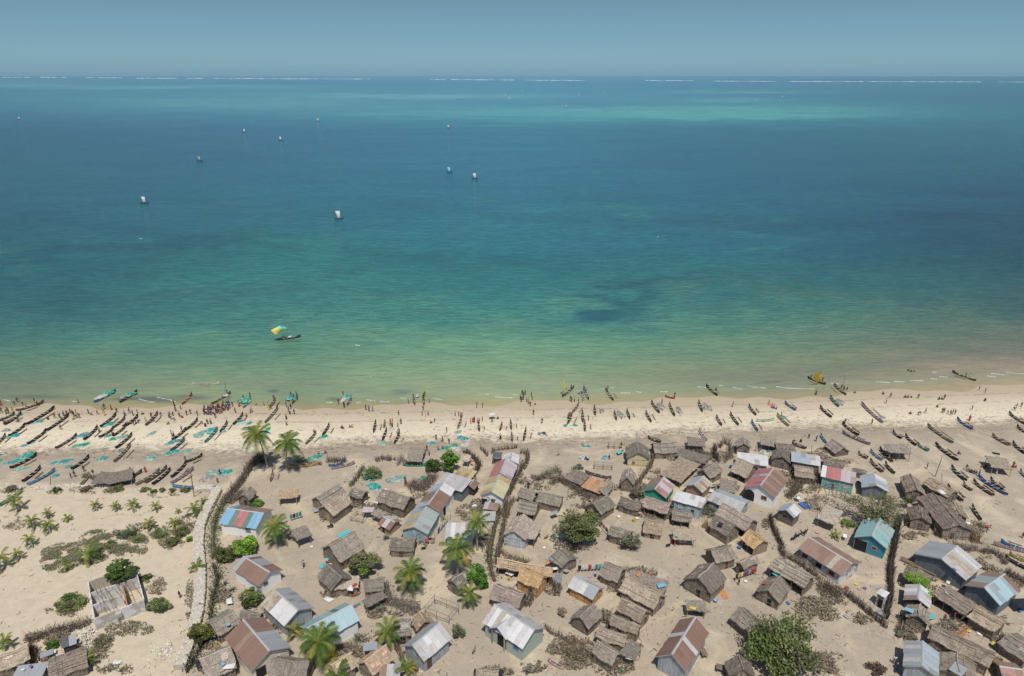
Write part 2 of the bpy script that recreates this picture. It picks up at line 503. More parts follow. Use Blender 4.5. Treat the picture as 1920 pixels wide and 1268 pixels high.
def watercol(x, y):
    x = max(0, min(1920, x)); y = max(141, min(765, y))
    for (y0, r0), (y1, r1) in zip(SEA, SEA[1:]):
        if y <= y1: break
    fy = (y-y0)/(y1-y0)
    q = x/480; i = min(3, int(q)); fx = q-i
    c = [0, 0, 0]
    for k in range(3):
        a = r0[i][k]*(1-fx)+r0[i+1][k]*fx
        b_ = r1[i][k]*(1-fx)+r1[i+1][k]*fx
        c[k] = a*(1-fy)+b_*fy
    for X, Y, rx, ry, rgb, s in PATCH:
        dx = (x-X)/rx; dy = (y-Y)/ry
        dx += .25*math.sin(y*.35+X)
        g = s*math.exp(-(dx*dx+dy*dy)**1.3) if abs(dx) < 2.5 and abs(dy) < 2.5 else 0
        if g > .01:
            for k in range(3): c[k] = c[k]*(1-g)+rgb[k]*g
    g = max(0, min(1, (y-195)/50))*max(0, min(1, (600-y)/110))
    g2 = max(0, min(1, (y-590)/60))*max(0, min(1, (752-y)/20))
    c = [c[0]*(1-.28*g-.03*g2), c[1]*(1-.06*g-.02*g2), c[2]*(1-.09*g+.03*g2)]
    return tuple(v*KW for v in lin(c))
rows = []
y_ = 762.0
while y_ > 700: rows.append(y_); y_ -= 1.5
while y_ > 260: rows.append(y_); y_ -= 3
while y_ > 143.5: rows.append(y_); y_ -= 1.0
base_y = interp(SHORE, 0)
Ds = [at(960, q).y - base_y for q in rows] + [at(960, 142.9).y]
x0s = [-1200,-800,-500,-350,-250,-200] + [-170+2.0*i for i in range(171)] + [200,250,350,500,800,1200]
vs = []; cs = []; dd = []
for D in Ds:
    for x0 in x0s:
        sy = interp(SHORE, x0)
        s = max(.2, (sy + D)/sy)
        X_, Y_ = x0*s if D > 0 else x0, sy + D
        if D > 0:
            # shoreline slant fades out to sea
            Y_ = sy + D
        vs.append((X_, Y_, -0.045))
        q = topx((X_, Y_, 0)) if Y_ > 10 else (960, 760)
        # colour rows follow the slanted shore near the beach
        off = (at(960, 0+topx((0, base_y, 0))[1]).y)*0
        sh = topx((X_, interp(SHORE, X_), 0))[1] - 750
        k = max(0, min(1, (q[1]-600)/150))
        # the bed is blotchy: seagrass and sand push the colour bands in and out
        nz = noise.fractal(Vector((X_*.011, Y_*.017, 3.1)), 1.0, 2.0, 5) + .5*noise.fractal(Vector((X_*.05, Y_*.06, 7.7)), 1.0, 2.0, 4)
        amp = 46*max(0, min(1, (q[1]-240)/140))*max(0, min(1, (735-q[1])/150)) + 7*max(0, min(1, (q[1]-160)/40))*max(0, min(1, (330-q[1])/80))
        nf = noise.fractal(Vector((X_*.0006, Y_*.0016, 9.0)), 1.0, 2.0, 5)
        amp2 = 9*max(0, min(1, (q[1]-158)/12))*max(0, min(1, (300-q[1])/60))
        cc_ = watercol(q[0], q[1] - sh*k + amp*nz + amp2*nf)
        dk = max(0, min(1, (nz-.12)*5))*max(0, min(1, (q[1]-330)/100))*max(0, min(1, (640-q[1])/90))*.22
        cs.append((cc_[0]*(1-dk), cc_[1]*(1-dk*.8), cc_[2]*(1-dk*.5))); dd.append(D)
W_ = len(x0s)
fs = [(j*W_+i, j*W_+i+1, (j+1)*W_+i+1, (j+1)*W_+i) for j in range(len(Ds)-1) for i in range(W_-1)]
sea = attr_mesh('sea', vs, fs, dict(off=dd), cs)
sea['kind'] = 'structure'
m, t, b = nodes('sea_water')
pos = t.nodes.new('ShaderNodeNewGeometry').outputs['Position']
at_ = t.nodes.new('ShaderNodeAttribute'); at_.attribute_name = 'Col'
rot = t.nodes.new('ShaderNodeMapping')
rot.inputs['Rotation'].default_value = (0, 0, rad(14))
rot.inputs['Scale'].default_value = (.15, .42, 1)
t.links.new(pos, rot.inputs[0])
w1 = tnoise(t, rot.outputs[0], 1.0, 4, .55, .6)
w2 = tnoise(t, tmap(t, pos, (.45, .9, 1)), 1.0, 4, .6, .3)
w3 = tnoise(t, tmap(t, pos, (.008, .02, 1)), 1.0, 6, .65, .8)
w4 = tnoise(t, tmap(t, pos, (.0016, .005, 1)), 1.0, 5, .6, .5)
c1 = tmix(t, tramp(t, w3, [(.35, 0.0), (.65, 1.0)]), tmix(t, 1.0, at_.outputs['Color'], (.76, .82, .88), 'MULTIPLY'), tmix(t, 1.0, at_.outputs['Color'], (1.22, 1.15, 1.06), 'MULTIPLY'))
c1 = tmix(t, tramp(t, w4, [(.35, .22), (.6, 0.0)]), c1, tmix(t, 1.0, at_.outputs['Color'], (.72, .8, .9), 'MULTIPLY'))
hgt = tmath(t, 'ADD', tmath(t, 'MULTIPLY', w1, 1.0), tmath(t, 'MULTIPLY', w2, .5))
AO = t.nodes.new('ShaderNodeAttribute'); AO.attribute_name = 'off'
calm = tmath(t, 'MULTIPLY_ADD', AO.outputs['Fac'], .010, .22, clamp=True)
c1 = tmix(t, tmath(t, 'MULTIPLY', calm, tramp(t, hgt, [(.66, .74), (.76, .12), (.84, 0.0)])), c1, tmix(t, 1.0, at_.outputs['Color'], (.60, .70, .75), 'MULTIPLY'))  # ripple troughs painted darker, standing in for uneven sky reflection
c1 = tmix(t, tmath(t, 'MULTIPLY', calm, tramp(t, hgt, [(.80, 0.0), (.90, .4)])), c1, tmix(t, 1.0, at_.outputs['Color'], (1.35, 1.25, 1.2), 'MULTIPLY'))  # ripple crests painted lighter: a highlight put into the colour
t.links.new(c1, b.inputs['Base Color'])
b.inputs['Roughness'].default_value = .16
b.inputs['IOR'].default_value = 1.33
b.inputs['Specular IOR Level'].default_value = .3
AO = t.nodes.new('ShaderNodeAttribute'); AO.attribute_name = 'off'
near_ = tmath(t, 'MULTIPLY_ADD', AO.outputs['Fac'], .016, .12, clamp=True)
hgt = tmath(t, 'MULTIPLY', hgt, near_)
bump(t, b, hgt, 1.0, 1.9)
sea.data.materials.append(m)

# breakers on the reef and small waves at the beach
foam_m = getmat('foam', (.56, .61, .60))
fb = MB()
for x0, x1, y0, y1 in [(0,60,145.1,145.3),(75,125,145.2,145.5),(160,228,145.8,146.2),(255,332,146.8,147),(350,380,147,147.3),(400,640,147.2,148.3),(640,695,148.3,148.4),(806,836,149.4,149.5),(845,965,149.5,150.2),(985,1098,150.6,151.2),(1209,1300,151,151.5),(1338,1400,152.2,152.6),(1400,1455,152.6,153),(1480,1620,153,153.2),(1625,1840,153.1,153.8),(1872,1920,153.8,154),(1985,2200,154.2,154.8),(-200,-40,144.6,145)]:
    n = max(2, int((x1-x0)/4))
    tv = []
    for i in range(n+1):
        a = i/n
        X = x0+(x1-x0)*a; Y = y0+(y1-y0)*a
        hw = R.uniform(.02, .45)*(.4 if i in (0, n) else 1)
        tv += [at(X, Y-hw, .3), at(X, Y+hw, .3)]
    # rolling crest: a low ridge with real height
    vv = []
    for i in range(n+1):
        a_, b_ = tv[2*i], tv[2*i+1]
        mid = (a_+b_)/2; mid.z = 1.4
        vv += [a_, mid, b_]
    fb.add(vv, [f for i in range(n) for f in ((3*i, 3*i+3, 3*i+4, 3*i+1), (3*i+1, 3*i+4, 3*i+5, 3*i+2))])
o = fb.build('reef_surf', foam_m); o['kind'] = 'structure'
fb = MB()
for tl, pts in [('a',[(1500,335),(1560,352),(1620,368),(1670,372)]),('a',[(1700,318),(1780,335),(1860,350)]),('a',[(40,345),(110,358)]),('a',[(780,360),(850,365)]),('c',[(275,345),(320,352),(365,352)]),('c',[(415,362),(470,368),(520,365)]),('c',[(165,378),(215,368)]),('c',[(640,328),(700,328)]),('c',[(1000,330),(1085,345)]),('c',[(1560,282),(1600,292)]),('c',[(1660,310),(1760,320),(1850,325)]),
              ('d',[(1060,208),(1100,212)]),('d',[(1180,270),(1280,272)]),('d',[(1340,258),(1400,266)]),('d',[(1600,258),(1680,258)]),('e',[(160,205),(250,212)]),('e',[(540,210),(640,232)]),('e',[(695,188),(760,208),(810,210)]),('e',[(830,210),(900,222)]),('e',[(1010,203),(1110,218),(1250,226),(1420,228)]),('e',[(390,188),(430,190)]),('e',[(1600,166),(1680,172)]),
              ('f',[(300,207),(380,212),(450,218)]),('f',[(495,202),(610,210)]),('f',[(670,195),(810,196)]),('f',[(890,172),(965,182)]),('f',[(985,152),(1075,158)]),('f',[(910,104),(955,106)]),('f',[(1540,118),(1690,134)]),('f',[(1705,102),(1800,116),(1900,120)]),('f',[(1500,145),(1600,155)]),('c',[(300,80),(320,98)]),('d',[(10,290),(60,292)]),('b',[(0,352),(60,365)]),('b',[(1680,372),(1750,372)]),
              ('X',[(666,647),(675,648)]),('X',[(262,447),(267,448)]),('X',[(1231,443),(1235,444)])]:
    P = []
    for (xa, ya), (xb, yb) in zip(pts, pts[1:]):
        for k in range(4): P.append((xa+(xb-xa)*k/4, ya+(yb-ya)*k/4))
    P.append(pts[-1])
    vv = []
    for i, (x, y) in enumerate(P):
        p0 = T(tl, x, y, 0)
        hw = (.10 if i in (0, len(P)-1) else R.uniform(.02, .11)) * (1 if tl != 'X' else 2)
        vv += [p0 + Vector((0, -hw, -.02)), p0 + Vector((0, 0, .09)), p0 + Vector((0, hw, -.02))]
    fb.add(vv, [f for i in range(len(P)-1) for f in ((3*i, 3*i+3, 3*i+4, 3*i+1), (3*i+1, 3*i+4, 3*i+5, 3*i+2))])
o = fb.build('beach_wave', foam_m); o['kind'] = 'structure'

# ================================================================ BUILDINGS
TINC = dict(W=(.72,.72,.71,.3), w=(.58,.58,.57,.45), G=(.37,.39,.40,.15), g=(.48,.485,.47,.2), B=(.24,.44,.60,.05), L=(.40,.46,.50,.12), R=(.27,.165,.125,.5), r=(.35,.24,.185,.6),
            P=(.50,.20,.19,.15), p=(.45,.26,.23,.3), K=(.55,.47,.49,.1), T=(.30,.47,.46,.05), t=(.38,.52,.56,.05), Y=(.58,.47,.27,.6), y=(.62,.56,.33,.2), D=(.12,.13,.14,.1),
            N=(.13,.23,.18,.1), C=(.58,.54,.43,.7), O=(.58,.33,.18,.5), X=(.22,.11,.09,.4), E=(.30,.40,.44,.3), Z=(.38,.44,.42,.15))
WALLC = dict(green=('plank', (.05,.36,.24)), reed=('reed', REED), reedl=('reed', (.33,.26,.19)), white=('plaster', (.80,.80,.77)), cream=('plaster', (.62,.58,.48)), mint=('plank', (.44,.50,.44)), tin=('tinwall', (.33,.36,.38)),
             tinl=('tinwall', (.52,.55,.57)), tind=('tinwall', (.15,.18,.20)), blue=('plank', (.07,.27,.36)), teal=('plank', (.24,.42,.40)), orange=('reed', (.50,.31,.15)), wood=('plank', (.22,.18,.15)),
             yellow=('plaster', (.58,.50,.30)), dark=('plank', (.06,.055,.05)), brick=('plaster', (.33,.22,.17)), conc=('concrete', (.32,.28,.24)), bluew=('tinwall', (.36,.45,.50)), vines=('reed', (.12,.14,.06)))

def frame(t, c, h):
    A, B, C = (T(t, c[0], c[1], h), T(t, c[2], c[3], h), T(t, c[4], c[5], h))
    A.z = B.z = C.z = 0
    u = (A-B); L = u.length; u.normalize()
    n = Vector((-u.y, u.x, 0))
    W = (C-B).dot(n)
    s = 1
    ax = u
    if W < 0:
        ax = -u; n = -n; W = -W; s = -1
    ctr = B + u*(L/2) + n*(W/2)
    return ctr, math.atan2(ax.y, ax.x), L, W, s     # A sits at x = s*L/2, near eave at y=-W/2

def tin_slope(mb, x0, x1, y0, z0, y1, z1, codes, s, rng):
    """codes run from the A end to the B end; split into sheets about 0.85 m wide"""
    L = x1-x0
    n = max(1, round(L/.85))
    for k in range(n):
        a, b_ = k/n, (k+1)/n
        code = codes[min(len(codes)-1, int((a+b_)/2*len(codes)))]
        c = TINC[code]
        v = rng.uniform(.93, 1.07)
        c = (c[0]*v, c[1]*v, c[2]*v, c[3]*rng.uniform(.5, 1.4))
        if s > 0: xa, xb = x1-a*L, x1-b_*L
        else: xa, xb = x0+a*L, x0+b_*L
        xa, xb = min(xa, xb)+.006, max(xa, xb)-.006
        dz = rng.uniform(0, .03); ey = rng.uniform(-.06, .06)*(1 if y0 > y1 else -1)
        # two lapped lengths
        m_ = rng.uniform(.45, .6)
        ym, zm = y0+(y1-y0)*m_, z0+(z1-z0)*m_
        for (ya, za, yb, zb, dd_) in ((y0+ey, z0, ym, zm, 0), (ym, zm, y1, z1, .012)):
            cc = c if rng.random() > .06 else (c[0]*.8, c[1]*.78, c[2]*.76, min(1, c[3]+.3))
            z_ = dz+dd_
            mb.add([(xa, ya, za+z_), (xb, ya, za+z_), (xb, yb, zb+z_), (xa, yb, zb+z_), (xa, ya, za+z_-.02), (xb, ya, za+z_-.02), (xb, yb, zb+z_-.02), (xa, yb, zb+z_-.02)],
                   [(0,1,2,3), (7,6,5,4), (0,4,5,1), (1,5,6,2), (2,6,7,3), (3,7,4,0)], cc)

def opening(root, kind, face, tt, ww, hh, zz, colr, L, W, ov, s, h):
    """window/door on face N (near eave wall) or B (gable at the B end)"""
    hx, hy = L/2-ov, W/2-ov
    fr = MB(); pn = MB()
    fm = getmat('wood', (.30,.26,.22) if colr != 'w' else (.6,.6,.58))
    def place(mb, a0, a1, z0, z1, d0, d1, c=None):
        if face == 'N':
            X0 = -hx + 2*hx*a0; X1 = -hx + 2*hx*a1
            mb.box(min(X0,X1), max(X0,X1), -hy-d1, -hy-d0, z0, z1, c)
        else:
            Y0 = -hy + 2*hy*a0; Y1 = -hy + 2*hy*a1
            e_ = -s*hx
            x_0, x_1 = (e_-s*d1, e_-s*d0)
            mb.box(min(x_0,x_1), max(x_0,x_1), min(Y0,Y1), max(Y0,Y1), z0, z1, c)
    span = 2*(hx if face == 'N' else hy)
    a0 = tt - ww/span/2; a1 = tt + ww/span/2; fw = .08/span
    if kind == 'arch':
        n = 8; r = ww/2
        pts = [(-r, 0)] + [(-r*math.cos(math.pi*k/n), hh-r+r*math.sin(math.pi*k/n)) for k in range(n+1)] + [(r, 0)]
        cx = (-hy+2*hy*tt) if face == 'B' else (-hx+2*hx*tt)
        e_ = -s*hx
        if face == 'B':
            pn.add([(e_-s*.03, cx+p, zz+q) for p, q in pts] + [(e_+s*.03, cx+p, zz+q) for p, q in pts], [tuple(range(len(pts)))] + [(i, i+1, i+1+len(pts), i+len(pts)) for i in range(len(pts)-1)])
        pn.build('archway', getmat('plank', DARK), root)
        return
    place(fr, a0-fw, a0, zz, zz+hh, -.02, .05); place(fr, a1, a1+fw, zz, zz+hh, -.02, .05)
    place(fr, a0-fw, a1+fw, zz+hh, zz+hh+.08, -.02, .05)
    if kind == 'win': place(fr, a0-fw, a1+fw, zz-.08, zz, -.02, .06)
    place(pn, a0, a1, zz, zz+hh, -.02, .025)
    pc = dict(k=(.02,.02,.022), b=(.05,.17,.36), r=(.20,.05,.045), n=(.12,.08,.06), w=(.5,.47,.42), g=(.2,.24,.2), t=(.2,.36,.36), o=(.45,.3,.16), B=(.12,.11,.105))[colr]
    f_ = fr.build('window' if kind == 'win' else 'door', fm, root)
    pn.build('shutter' if (kind == 'win' and colr in 'brnt') else ('pane' if kind == 'win' else 'door_leaf'), getmat('plank', pc), f_)

NB = [0]
def building(t, c, kind='th', h=1.6, rise=None, roof='', wall='reed', ops=(), label='', cat='hut', name=None, ov=None, thc=THG, group=None, near_open=False, th_far=None, post=True, slab_n=None, porch=False):
    NB[0] += 1
    rng = random.Random(NB[0]*13+5)
    if roof and kind == 'th': h *= .88
    ctr, rz, L, W, s = frame(t, c, h)
    thatch = roof == ''
    if thatch:
        L *= 1.10; W *= 1.12
        thc = tuple(v*1.22 for v in thc) if thc not in (THG, THD, GOLD) else thc
    L = max(L, 1.2); W = max(W, 1.0)
    if name is None: name = 'thatched_hut' if thatch else 'tin_roof_house'
    root = empty(name, (ctr.x, ctr.y, 0), rz, label, cat, group)
    if ov is None: ov = .28 if thatch else .3
    ov = min(ov, W*.12, L*.12)
    hx, hy = L/2-ov, W/2-ov
    if rise is None: rise = W*.5*(.72 if thatch else .42)
    H = h+rise
    tm = getmat('thatch', thc)
    style, wc = WALLC[wall]
    wm = getmat(style, wc)
    if kind == 'th':
        mb = MB()
        zl = h - .0
        e_sl = rise/(W/2)
        wz = h + ov*e_sl - .08
        P = [(-hx,-hy), (hx,-hy), (hx,hy), (-hx,hy)]
        top = H - .1
        vs = [(x, y, -.15) for x, y in P] + [(x, y, wz) for x, y in P] + [(-hx, 0, top), (hx, 0, top)]
        # walls stand as a closed box; the eave wall can be left open (lean-to with posts)
        fs = [(1,2,6,9,5), (3,0,4,8,7), (2,3,7,6)]
        if not near_open: fs.append((0,1,5,4))
        th = .06
        mb.add(vs, fs)
        vi = [(x*(1-th/hx), y*(1-th/hy), z) for x, y, z in vs[:8]] + [(-hx+th, 0, top), (hx-th, 0, top)]
        mb.add(vi, [tuple(reversed(f)) for f in fs])
        wo_ = mb.build('wall', wm, root)
        if near_open:
            for k in range(max(2, int(L/1.6))+1):
                pb = MB(); x = -hx+.08 + (2*hx-.16)*k/max(2, int(L/1.6)); pb.stick((x, -hy, -.1), (x, -hy, wz), .06, .05, 5); pb.build('post', getmat('wood', (.25,.2,.16)), root)
        elif thatch or wall in ('reed', 'reedl', 'wood', 'orange'):
            # corner and wall poles bound outside the reed panels
            pb = MB()
            n = max(2, int(2*hx/1.3))
            for k in range(n+1):
                x = -hx+2*hx*k/n
                for y in (-hy-.03, hy+.03):
                    pb.stick((x, y, -.1), (x+rng.uniform(-.05,.05), y, wz), .04, .035, 4)
            for y in (-hy*.5, 0, hy*.5):
                for x in (-hx-.03, hx+.03):
                    pb.stick((x, y, -.1), (x, y, wz+(top-wz)*(1-abs(y)/hy)*.9), .04, .035, 4)
            for z in (.5, wz*.8):
                for y in (-hy-.05, hy+.05): pb.stick((-hx, y, z), (hx, y, z+rng.uniform(-.05,.05)), .03, .03, 3)
                for x in (-hx-.05, hx+.05): pb.stick((x, -hy, z), (x, hy, z), .03, .03, 3)
            pb.build('wall_poles', getmat('wood', tuple(v*.8 for v in wc)), root)
        rf = MB()
        if thatch:
            nx = max(4, int(L/.35)); ny = max(3, int(W/2/.4))
            for sd in (-1, 1):
                lo = h - .02
                # courses of thatch overlapping like steps
                cs_ = 3 if W > 2.2 else 2
                for q in range(cs_):
                    b0 = q/cs_ - (.06 if q else 0); b1 = (q+1)/cs_
                    y0_, y1_ = sd*W/2*(1-b0), sd*W/2*(1-b1)
                    z0_, z1_ = lo+rise*b0, lo+rise*b1
                    dz = .05*(cs_-q)*0 + .045
                    rf.slab((-L/2, y0_, z0_+dz+.03), (L/2, y0_, z0_+dz+.03), (L/2, y1_, z1_+.02), (-L/2, y1_, z1_+.02), nx, max(1, ny//cs_), .11, .03, .07, rng=rng)
            rc = MB()
            rc.tube([(x, rng.uniform(-.04,.04), H+.03+rng.uniform(-.03,.04)) for x in [(-L/2-.05)+(L+.1)*k/6 for k in range(7)]], [.12]*7, 6)
            for k in range(rng.randint(1, 3)):      # poles laid over the thatch
                sd = rng.choice((-1, 1)); f = rng.uniform(.2, .8)
                y = sd*W/2*f; z = H-rise*f+.12
                rc.stick((-L/2, y, z), (L/2, y+rng.uniform(-.1,.1), z), .035, .03, 4)
            for k in range(rng.randint(2, 5)):
                x = rng.uniform(-L/2, L/2); sd = rng.choice((-1, 1))
                rc.stick((x, sd*.1, H+.1), (x+rng.uniform(-.2,.2), sd*(W/2+.1), h+.14), .03, .03, 4)
            # loose straw hanging from the eaves
            fr = MB()
            for sd in (-1, 1):
                for k in range(int(L*9)):
                    x = rng.uniform(-L/2, L/2); l_ = rng.uniform(.08, .3)
                    y = sd*(W/2-.02)
                    fr.add([(x-.03, y, h+.02), (x+.03, y, h+.02), (x+rng.uniform(-.06,.06), y+sd*rng.uniform(.0,.15), h-l_)], [(0,1,2)])
            # loose mats patched on
            for k in range(rng.randint(1, 4)):
                sd = rng.choice((-1, 1)); x = rng.uniform(-L*.4, L*.3); f = rng.uniform(.25, .75); w2 = rng.uniform(.4, 1.0); l2 = rng.uniform(.12, .3)
                f2 = max(.03, f-l2*1.2)
                rc.slab((x, sd*W/2*f, H-rise*f+.14), (x+w2, sd*W/2*f, H-rise*f+.14), (x+w2+.1, sd*W/2*f2, H-rise*f2+.12), (x, sd*W/2*f2, H-rise*f2+.12), 2, 2, .05, .03, .1, rng=rng)
            ph = [rng.uniform(0, 6.28) for _ in range(4)]
            sg = rng.uniform(.03, .16)*min(1, L/4)
            def warp(mb):
                mb.v = [(x+.05*math.sin(2.3*y+ph[0]), y+.07*math.sin(1.9*x+ph[1]), z - sg*(1-(2*x/L)**2) + .06*math.sin(2.6*x+ph[2]+y) ) for x, y, z in mb.v]
            for mb_ in (rf, rc, fr): warp(mb_)
            n0 = len(rf.v); rf.v += fr.v; rf.f += [tuple(q+n0 for q in f) for f in fr.f]; rf.c += fr.c
            r_ = rf.build('roof', tm, root)
            rc.build('roof_sticks', getmat('wood', tuple(min(1, v*1.1) for v in thc)), r_)  # ridge roll, poles and loose mats lying on the thatch
        else:
            near, far = roof.split('/')
            tin_slope(rf, -L/2, L/2, -W/2, h, 0, H, near, s, rng)
            tin_slope(rf, -L/2, L/2, W/2, h, 0, H, far, s, rng)
            r_ = rf.build('roof', getmat('tin'), root)
            rc = MB()
            rc.add([(-L/2-.03, -.16, H-.02), (L/2+.03, -.16, H-.02), (L/2+.03, 0, H+.075), (-L/2-.03, 0, H+.075), (-L/2-.03, .16, H-.02), (L/2+.03, .16, H-.02)], [(0,1,2,3), (3,2,5,4)], (.5,.52,.53,.3))
            rc.build('ridge_cap', getmat('tin'), r_)
            for e_ in (-1, 1):
                bg_ = MB(); x = e_*(L/2+.02)
                q = [(-W/2, h-.13), (0, H-.13), (W/2, h-.13), (W/2, h-.02), (0, H-.02), (-W/2, h-.02)]
                bg_.add([(x-.02, y, z) for y, z in q] + [(x+.02, y, z) for y, z in q], [(0,1,4,5), (1,2,3,4), (11,10,7,6), (10,9,8,7)] + [(i, i+6, (i+1) % 6+6, (i+1) % 6) for i in range(6)])
                bg_.build('bargeboard', getmat('wood', (.30,.29,.27)), r_)
    elif kind in ('ms', 'cn'):
        z0, z1 = h, h+rise
        rf = MB()
        if thatch:
            rf.slab((-L/2, -W/2, z0), (L/2, -W/2, z0), (L/2, W/2, z1), (-L/2, W/2, z1), max(4, int(L/.35)), max(3, int(W/.4)), .14, .05, .1, rng=rng)
            r_ = rf.build('roof', tm, root)
            rc = MB()
            for k in range(int(W*L*2.0)+6):
                x = rng.uniform(-L/2, L/2); y = rng.uniform(-W/2, W/2); a = rng.uniform(0, 3.14); q = rng.uniform(.3, .9)
                z = z0+(z1-z0)*(y+W/2)/W+.08
                rc.stick((x, y, z), (x+q*math.cos(a), y+q*math.sin(a), z+rng.uniform(0,.12)+(z1-z0)*q*math.sin(a)/W), .022, .014, 3)
            rc.build('roof_sticks', getmat('wood', tuple(min(1, v*1.2) for v in thc)), r_)  # loose branches strewn over the thatch
        else:
            tin_slope(rf, -L/2, L/2, -W/2, z0, W/2, z1, roof.split('/')[0], s, rng)
            r_ = rf.build('roof', getmat('tin'), root)
        if kind == 'ms':
            mb = MB()
            P = [(-hx,-hy), (hx,-hy), (hx,hy), (-hx,hy)]
            zs = [z0-.06, z0-.06, z1-.06, z1-.06]
            mb.add([(x, y, -.15) for x, y in P] + [(P[k][0], P[k][1], zs[k]+(z1-z0)*ov/W*(1 if k < 2 else -1)) for k in range(4)], [(0,1,5,4), (1,2,6,5), (2,3,7,6), (3,0,4,7)])
            mb.build('wall', wm, root)
        else:
            for x in (-hx, 0, hx) if L > 4 else (-hx, hx):
                for y in (-hy, hy):
                    pb = MB(); zt = z0+(z1-z0)*(y+W/2)/W-.05
                    pb.stick((x+rng.uniform(-.1,.1), y+rng.uniform(-.1,.1), -.1), (x, y, zt), .06, .05, 5)
                    pb.build('post', getmat('wood', (.28,.22,.17)), root)
            bb = MB()
            for y in (-hy, hy):
                zt = z0+(z1-z0)*(y+W/2)/W-.12
                bb.stick((-L/2-.2, y, zt), (L/2+.2, y, zt), .05, .05, 5)
            bb.build('roof_beam', getmat('wood', (.28,.22,.17)), root)
    for o_ in ops:
        opening(root, *o_, L, W, ov, s, h)
    if thatch and kind == 'th' and not ops and not near_open:
        opening(root, 'door', rng.choice('NB'), rng.uniform(.3, .7), .75, min(1.35, h-.2), 0, rng.choice('nBBk'), L, W, ov, s, h)
    if porch:
        # cross gable over the doorway in the near slope
        pw, pl = 3.2, W/2+.25
        mb = MB()
        zr = H-.28
        x0 = s*L*.08
        for sd in (-1, 1):
            mb.add([(x0, -.2, zr), (x0, -pl, zr), (x0+sd*pw/2, -pl, h+.05), (x0+sd*pw/2, -W/2+.1, h+.1), (x0, -.2, zr-.03), (x0, -pl, zr-.03), (x0+sd*pw/2, -pl, h+.02), (x0+sd*pw/2, -W/2+.1, h+.07)],
                   [(0,1,2,3), (7,6,5,4), (1,5,6,2), (2,6,7,3)], (.62,.63,.64,.3))
        mb.build('porch_roof', getmat('tin'), root)
        for k in (-1, 1):
            pb = MB(); pb.box(x0+k*pw*.36-.07, x0+k*pw*.36+.07, -pl+.1, -pl+.24, -.1, h+.25); pb.build('porch_post', getmat('wood', (.35,.3,.26)), root)
    return root, L, W, h, H, s

Bd = building
W1 = ('win','N',.78,.8,.8,1.0,'g')
# --- left of the village
Bd('h',(745,820,1150,878,1360,668),h=2.4,rise=1.25,roof='BBNNPPNNBB/BBNPNBrrrrr',wall='white',ops=[W1],label='white house with blue, green and pink striped tin roof',cat='house')
Bd('h',(1160,480,1080,562,985,515),label='small thatched hut behind the striped roof house against the brushwood fence')
Bd('h',(1400,548,1592,530,1585,462),'cn',h=1.7,rise=.3,label='ragged brown and grey thatch shade on poles in bare sand',cat='shelter',name='shade_shelter',thc=(.38,.28,.18))
Bd('X',(557,1013,584,1002,575,986),'cn',h=1.9,rise=.2,label='flat thatch shade right of the palm by the striped roof house',cat='shelter',name='shade_shelter')
Bd('o',(825,203,1088,370,1345,212),h=2.3,rise=1.1,roof='GRRRRRR/wRGGRRR',wall='white',ops=[('win','B',.3,.6,.5,1.1,'B')],label='white walled house with patched rust brown roof and stones on top',cat='house')
Bd('o',(1105,553,1345,772,1652,588),h=2.4,rise=1.2,roof='CCWWWW/GGGG',wall='tin',label='grey tin house with streaked white near slope and plain grey far slope',cat='house')
Bd('o',(750,893,1010,1225,1415,980),h=2.5,rise=1.5,roof='RRrRRR/RRRGGG',wall='cream',ops=[('win','B',.68,.7,.8,1.0,'w'),('door','B',.22,1.3,1.7,0,'k')],label='cream walled house with big rust brown roof and one grey corner',cat='house')
Bd('o',(900,735,690,862,628,700),h=1.5,rise=1.1,label='round backed thatched hut with white stones, left of the rust brown roof')
Bd('o',(905,690,1090,715,1140,640),h=1.5,label='small thatched hut tucked behind the cream rust roofed house')
Bd('o',(860,1175,575,1300,512,1085),h=1.6,label='thatched hut strewn with clothes and rubbish at the bottom edge',thc=(.27,.23,.19))
Bd('o',(1195,1290,1540,1320,1500,1090),h=1.7,label='thatched hut cut by the bottom edge below the cream house')
Bd('n',(-60,1225,300,1092,262,948),h=1.7,label='big thatched hut with long straw in the bottom left corner',thc=(.33,.27,.2))
Bd('n',(100,1330,430,1290,330,1160),'ms',h=2.0,rise=.3,roof='GGGG',wall='tin',label='grey tin roof with two small panels in the bottom left corner',cat='house')
Bd('n',(530,1300,905,1160,830,985),h=1.5,rise=.8,label='thatched hut with planks and teal scraps beside the rubble heap',thc=(.25,.2,.16))
Bd('n',(640,985,800,930,800,850),'ms',h=1.4,rise=.5,roof='DGG',wall='dark',label='small dark tin lean-to propped in the brushwood by the rubble',cat='shed',name='tin_shed')
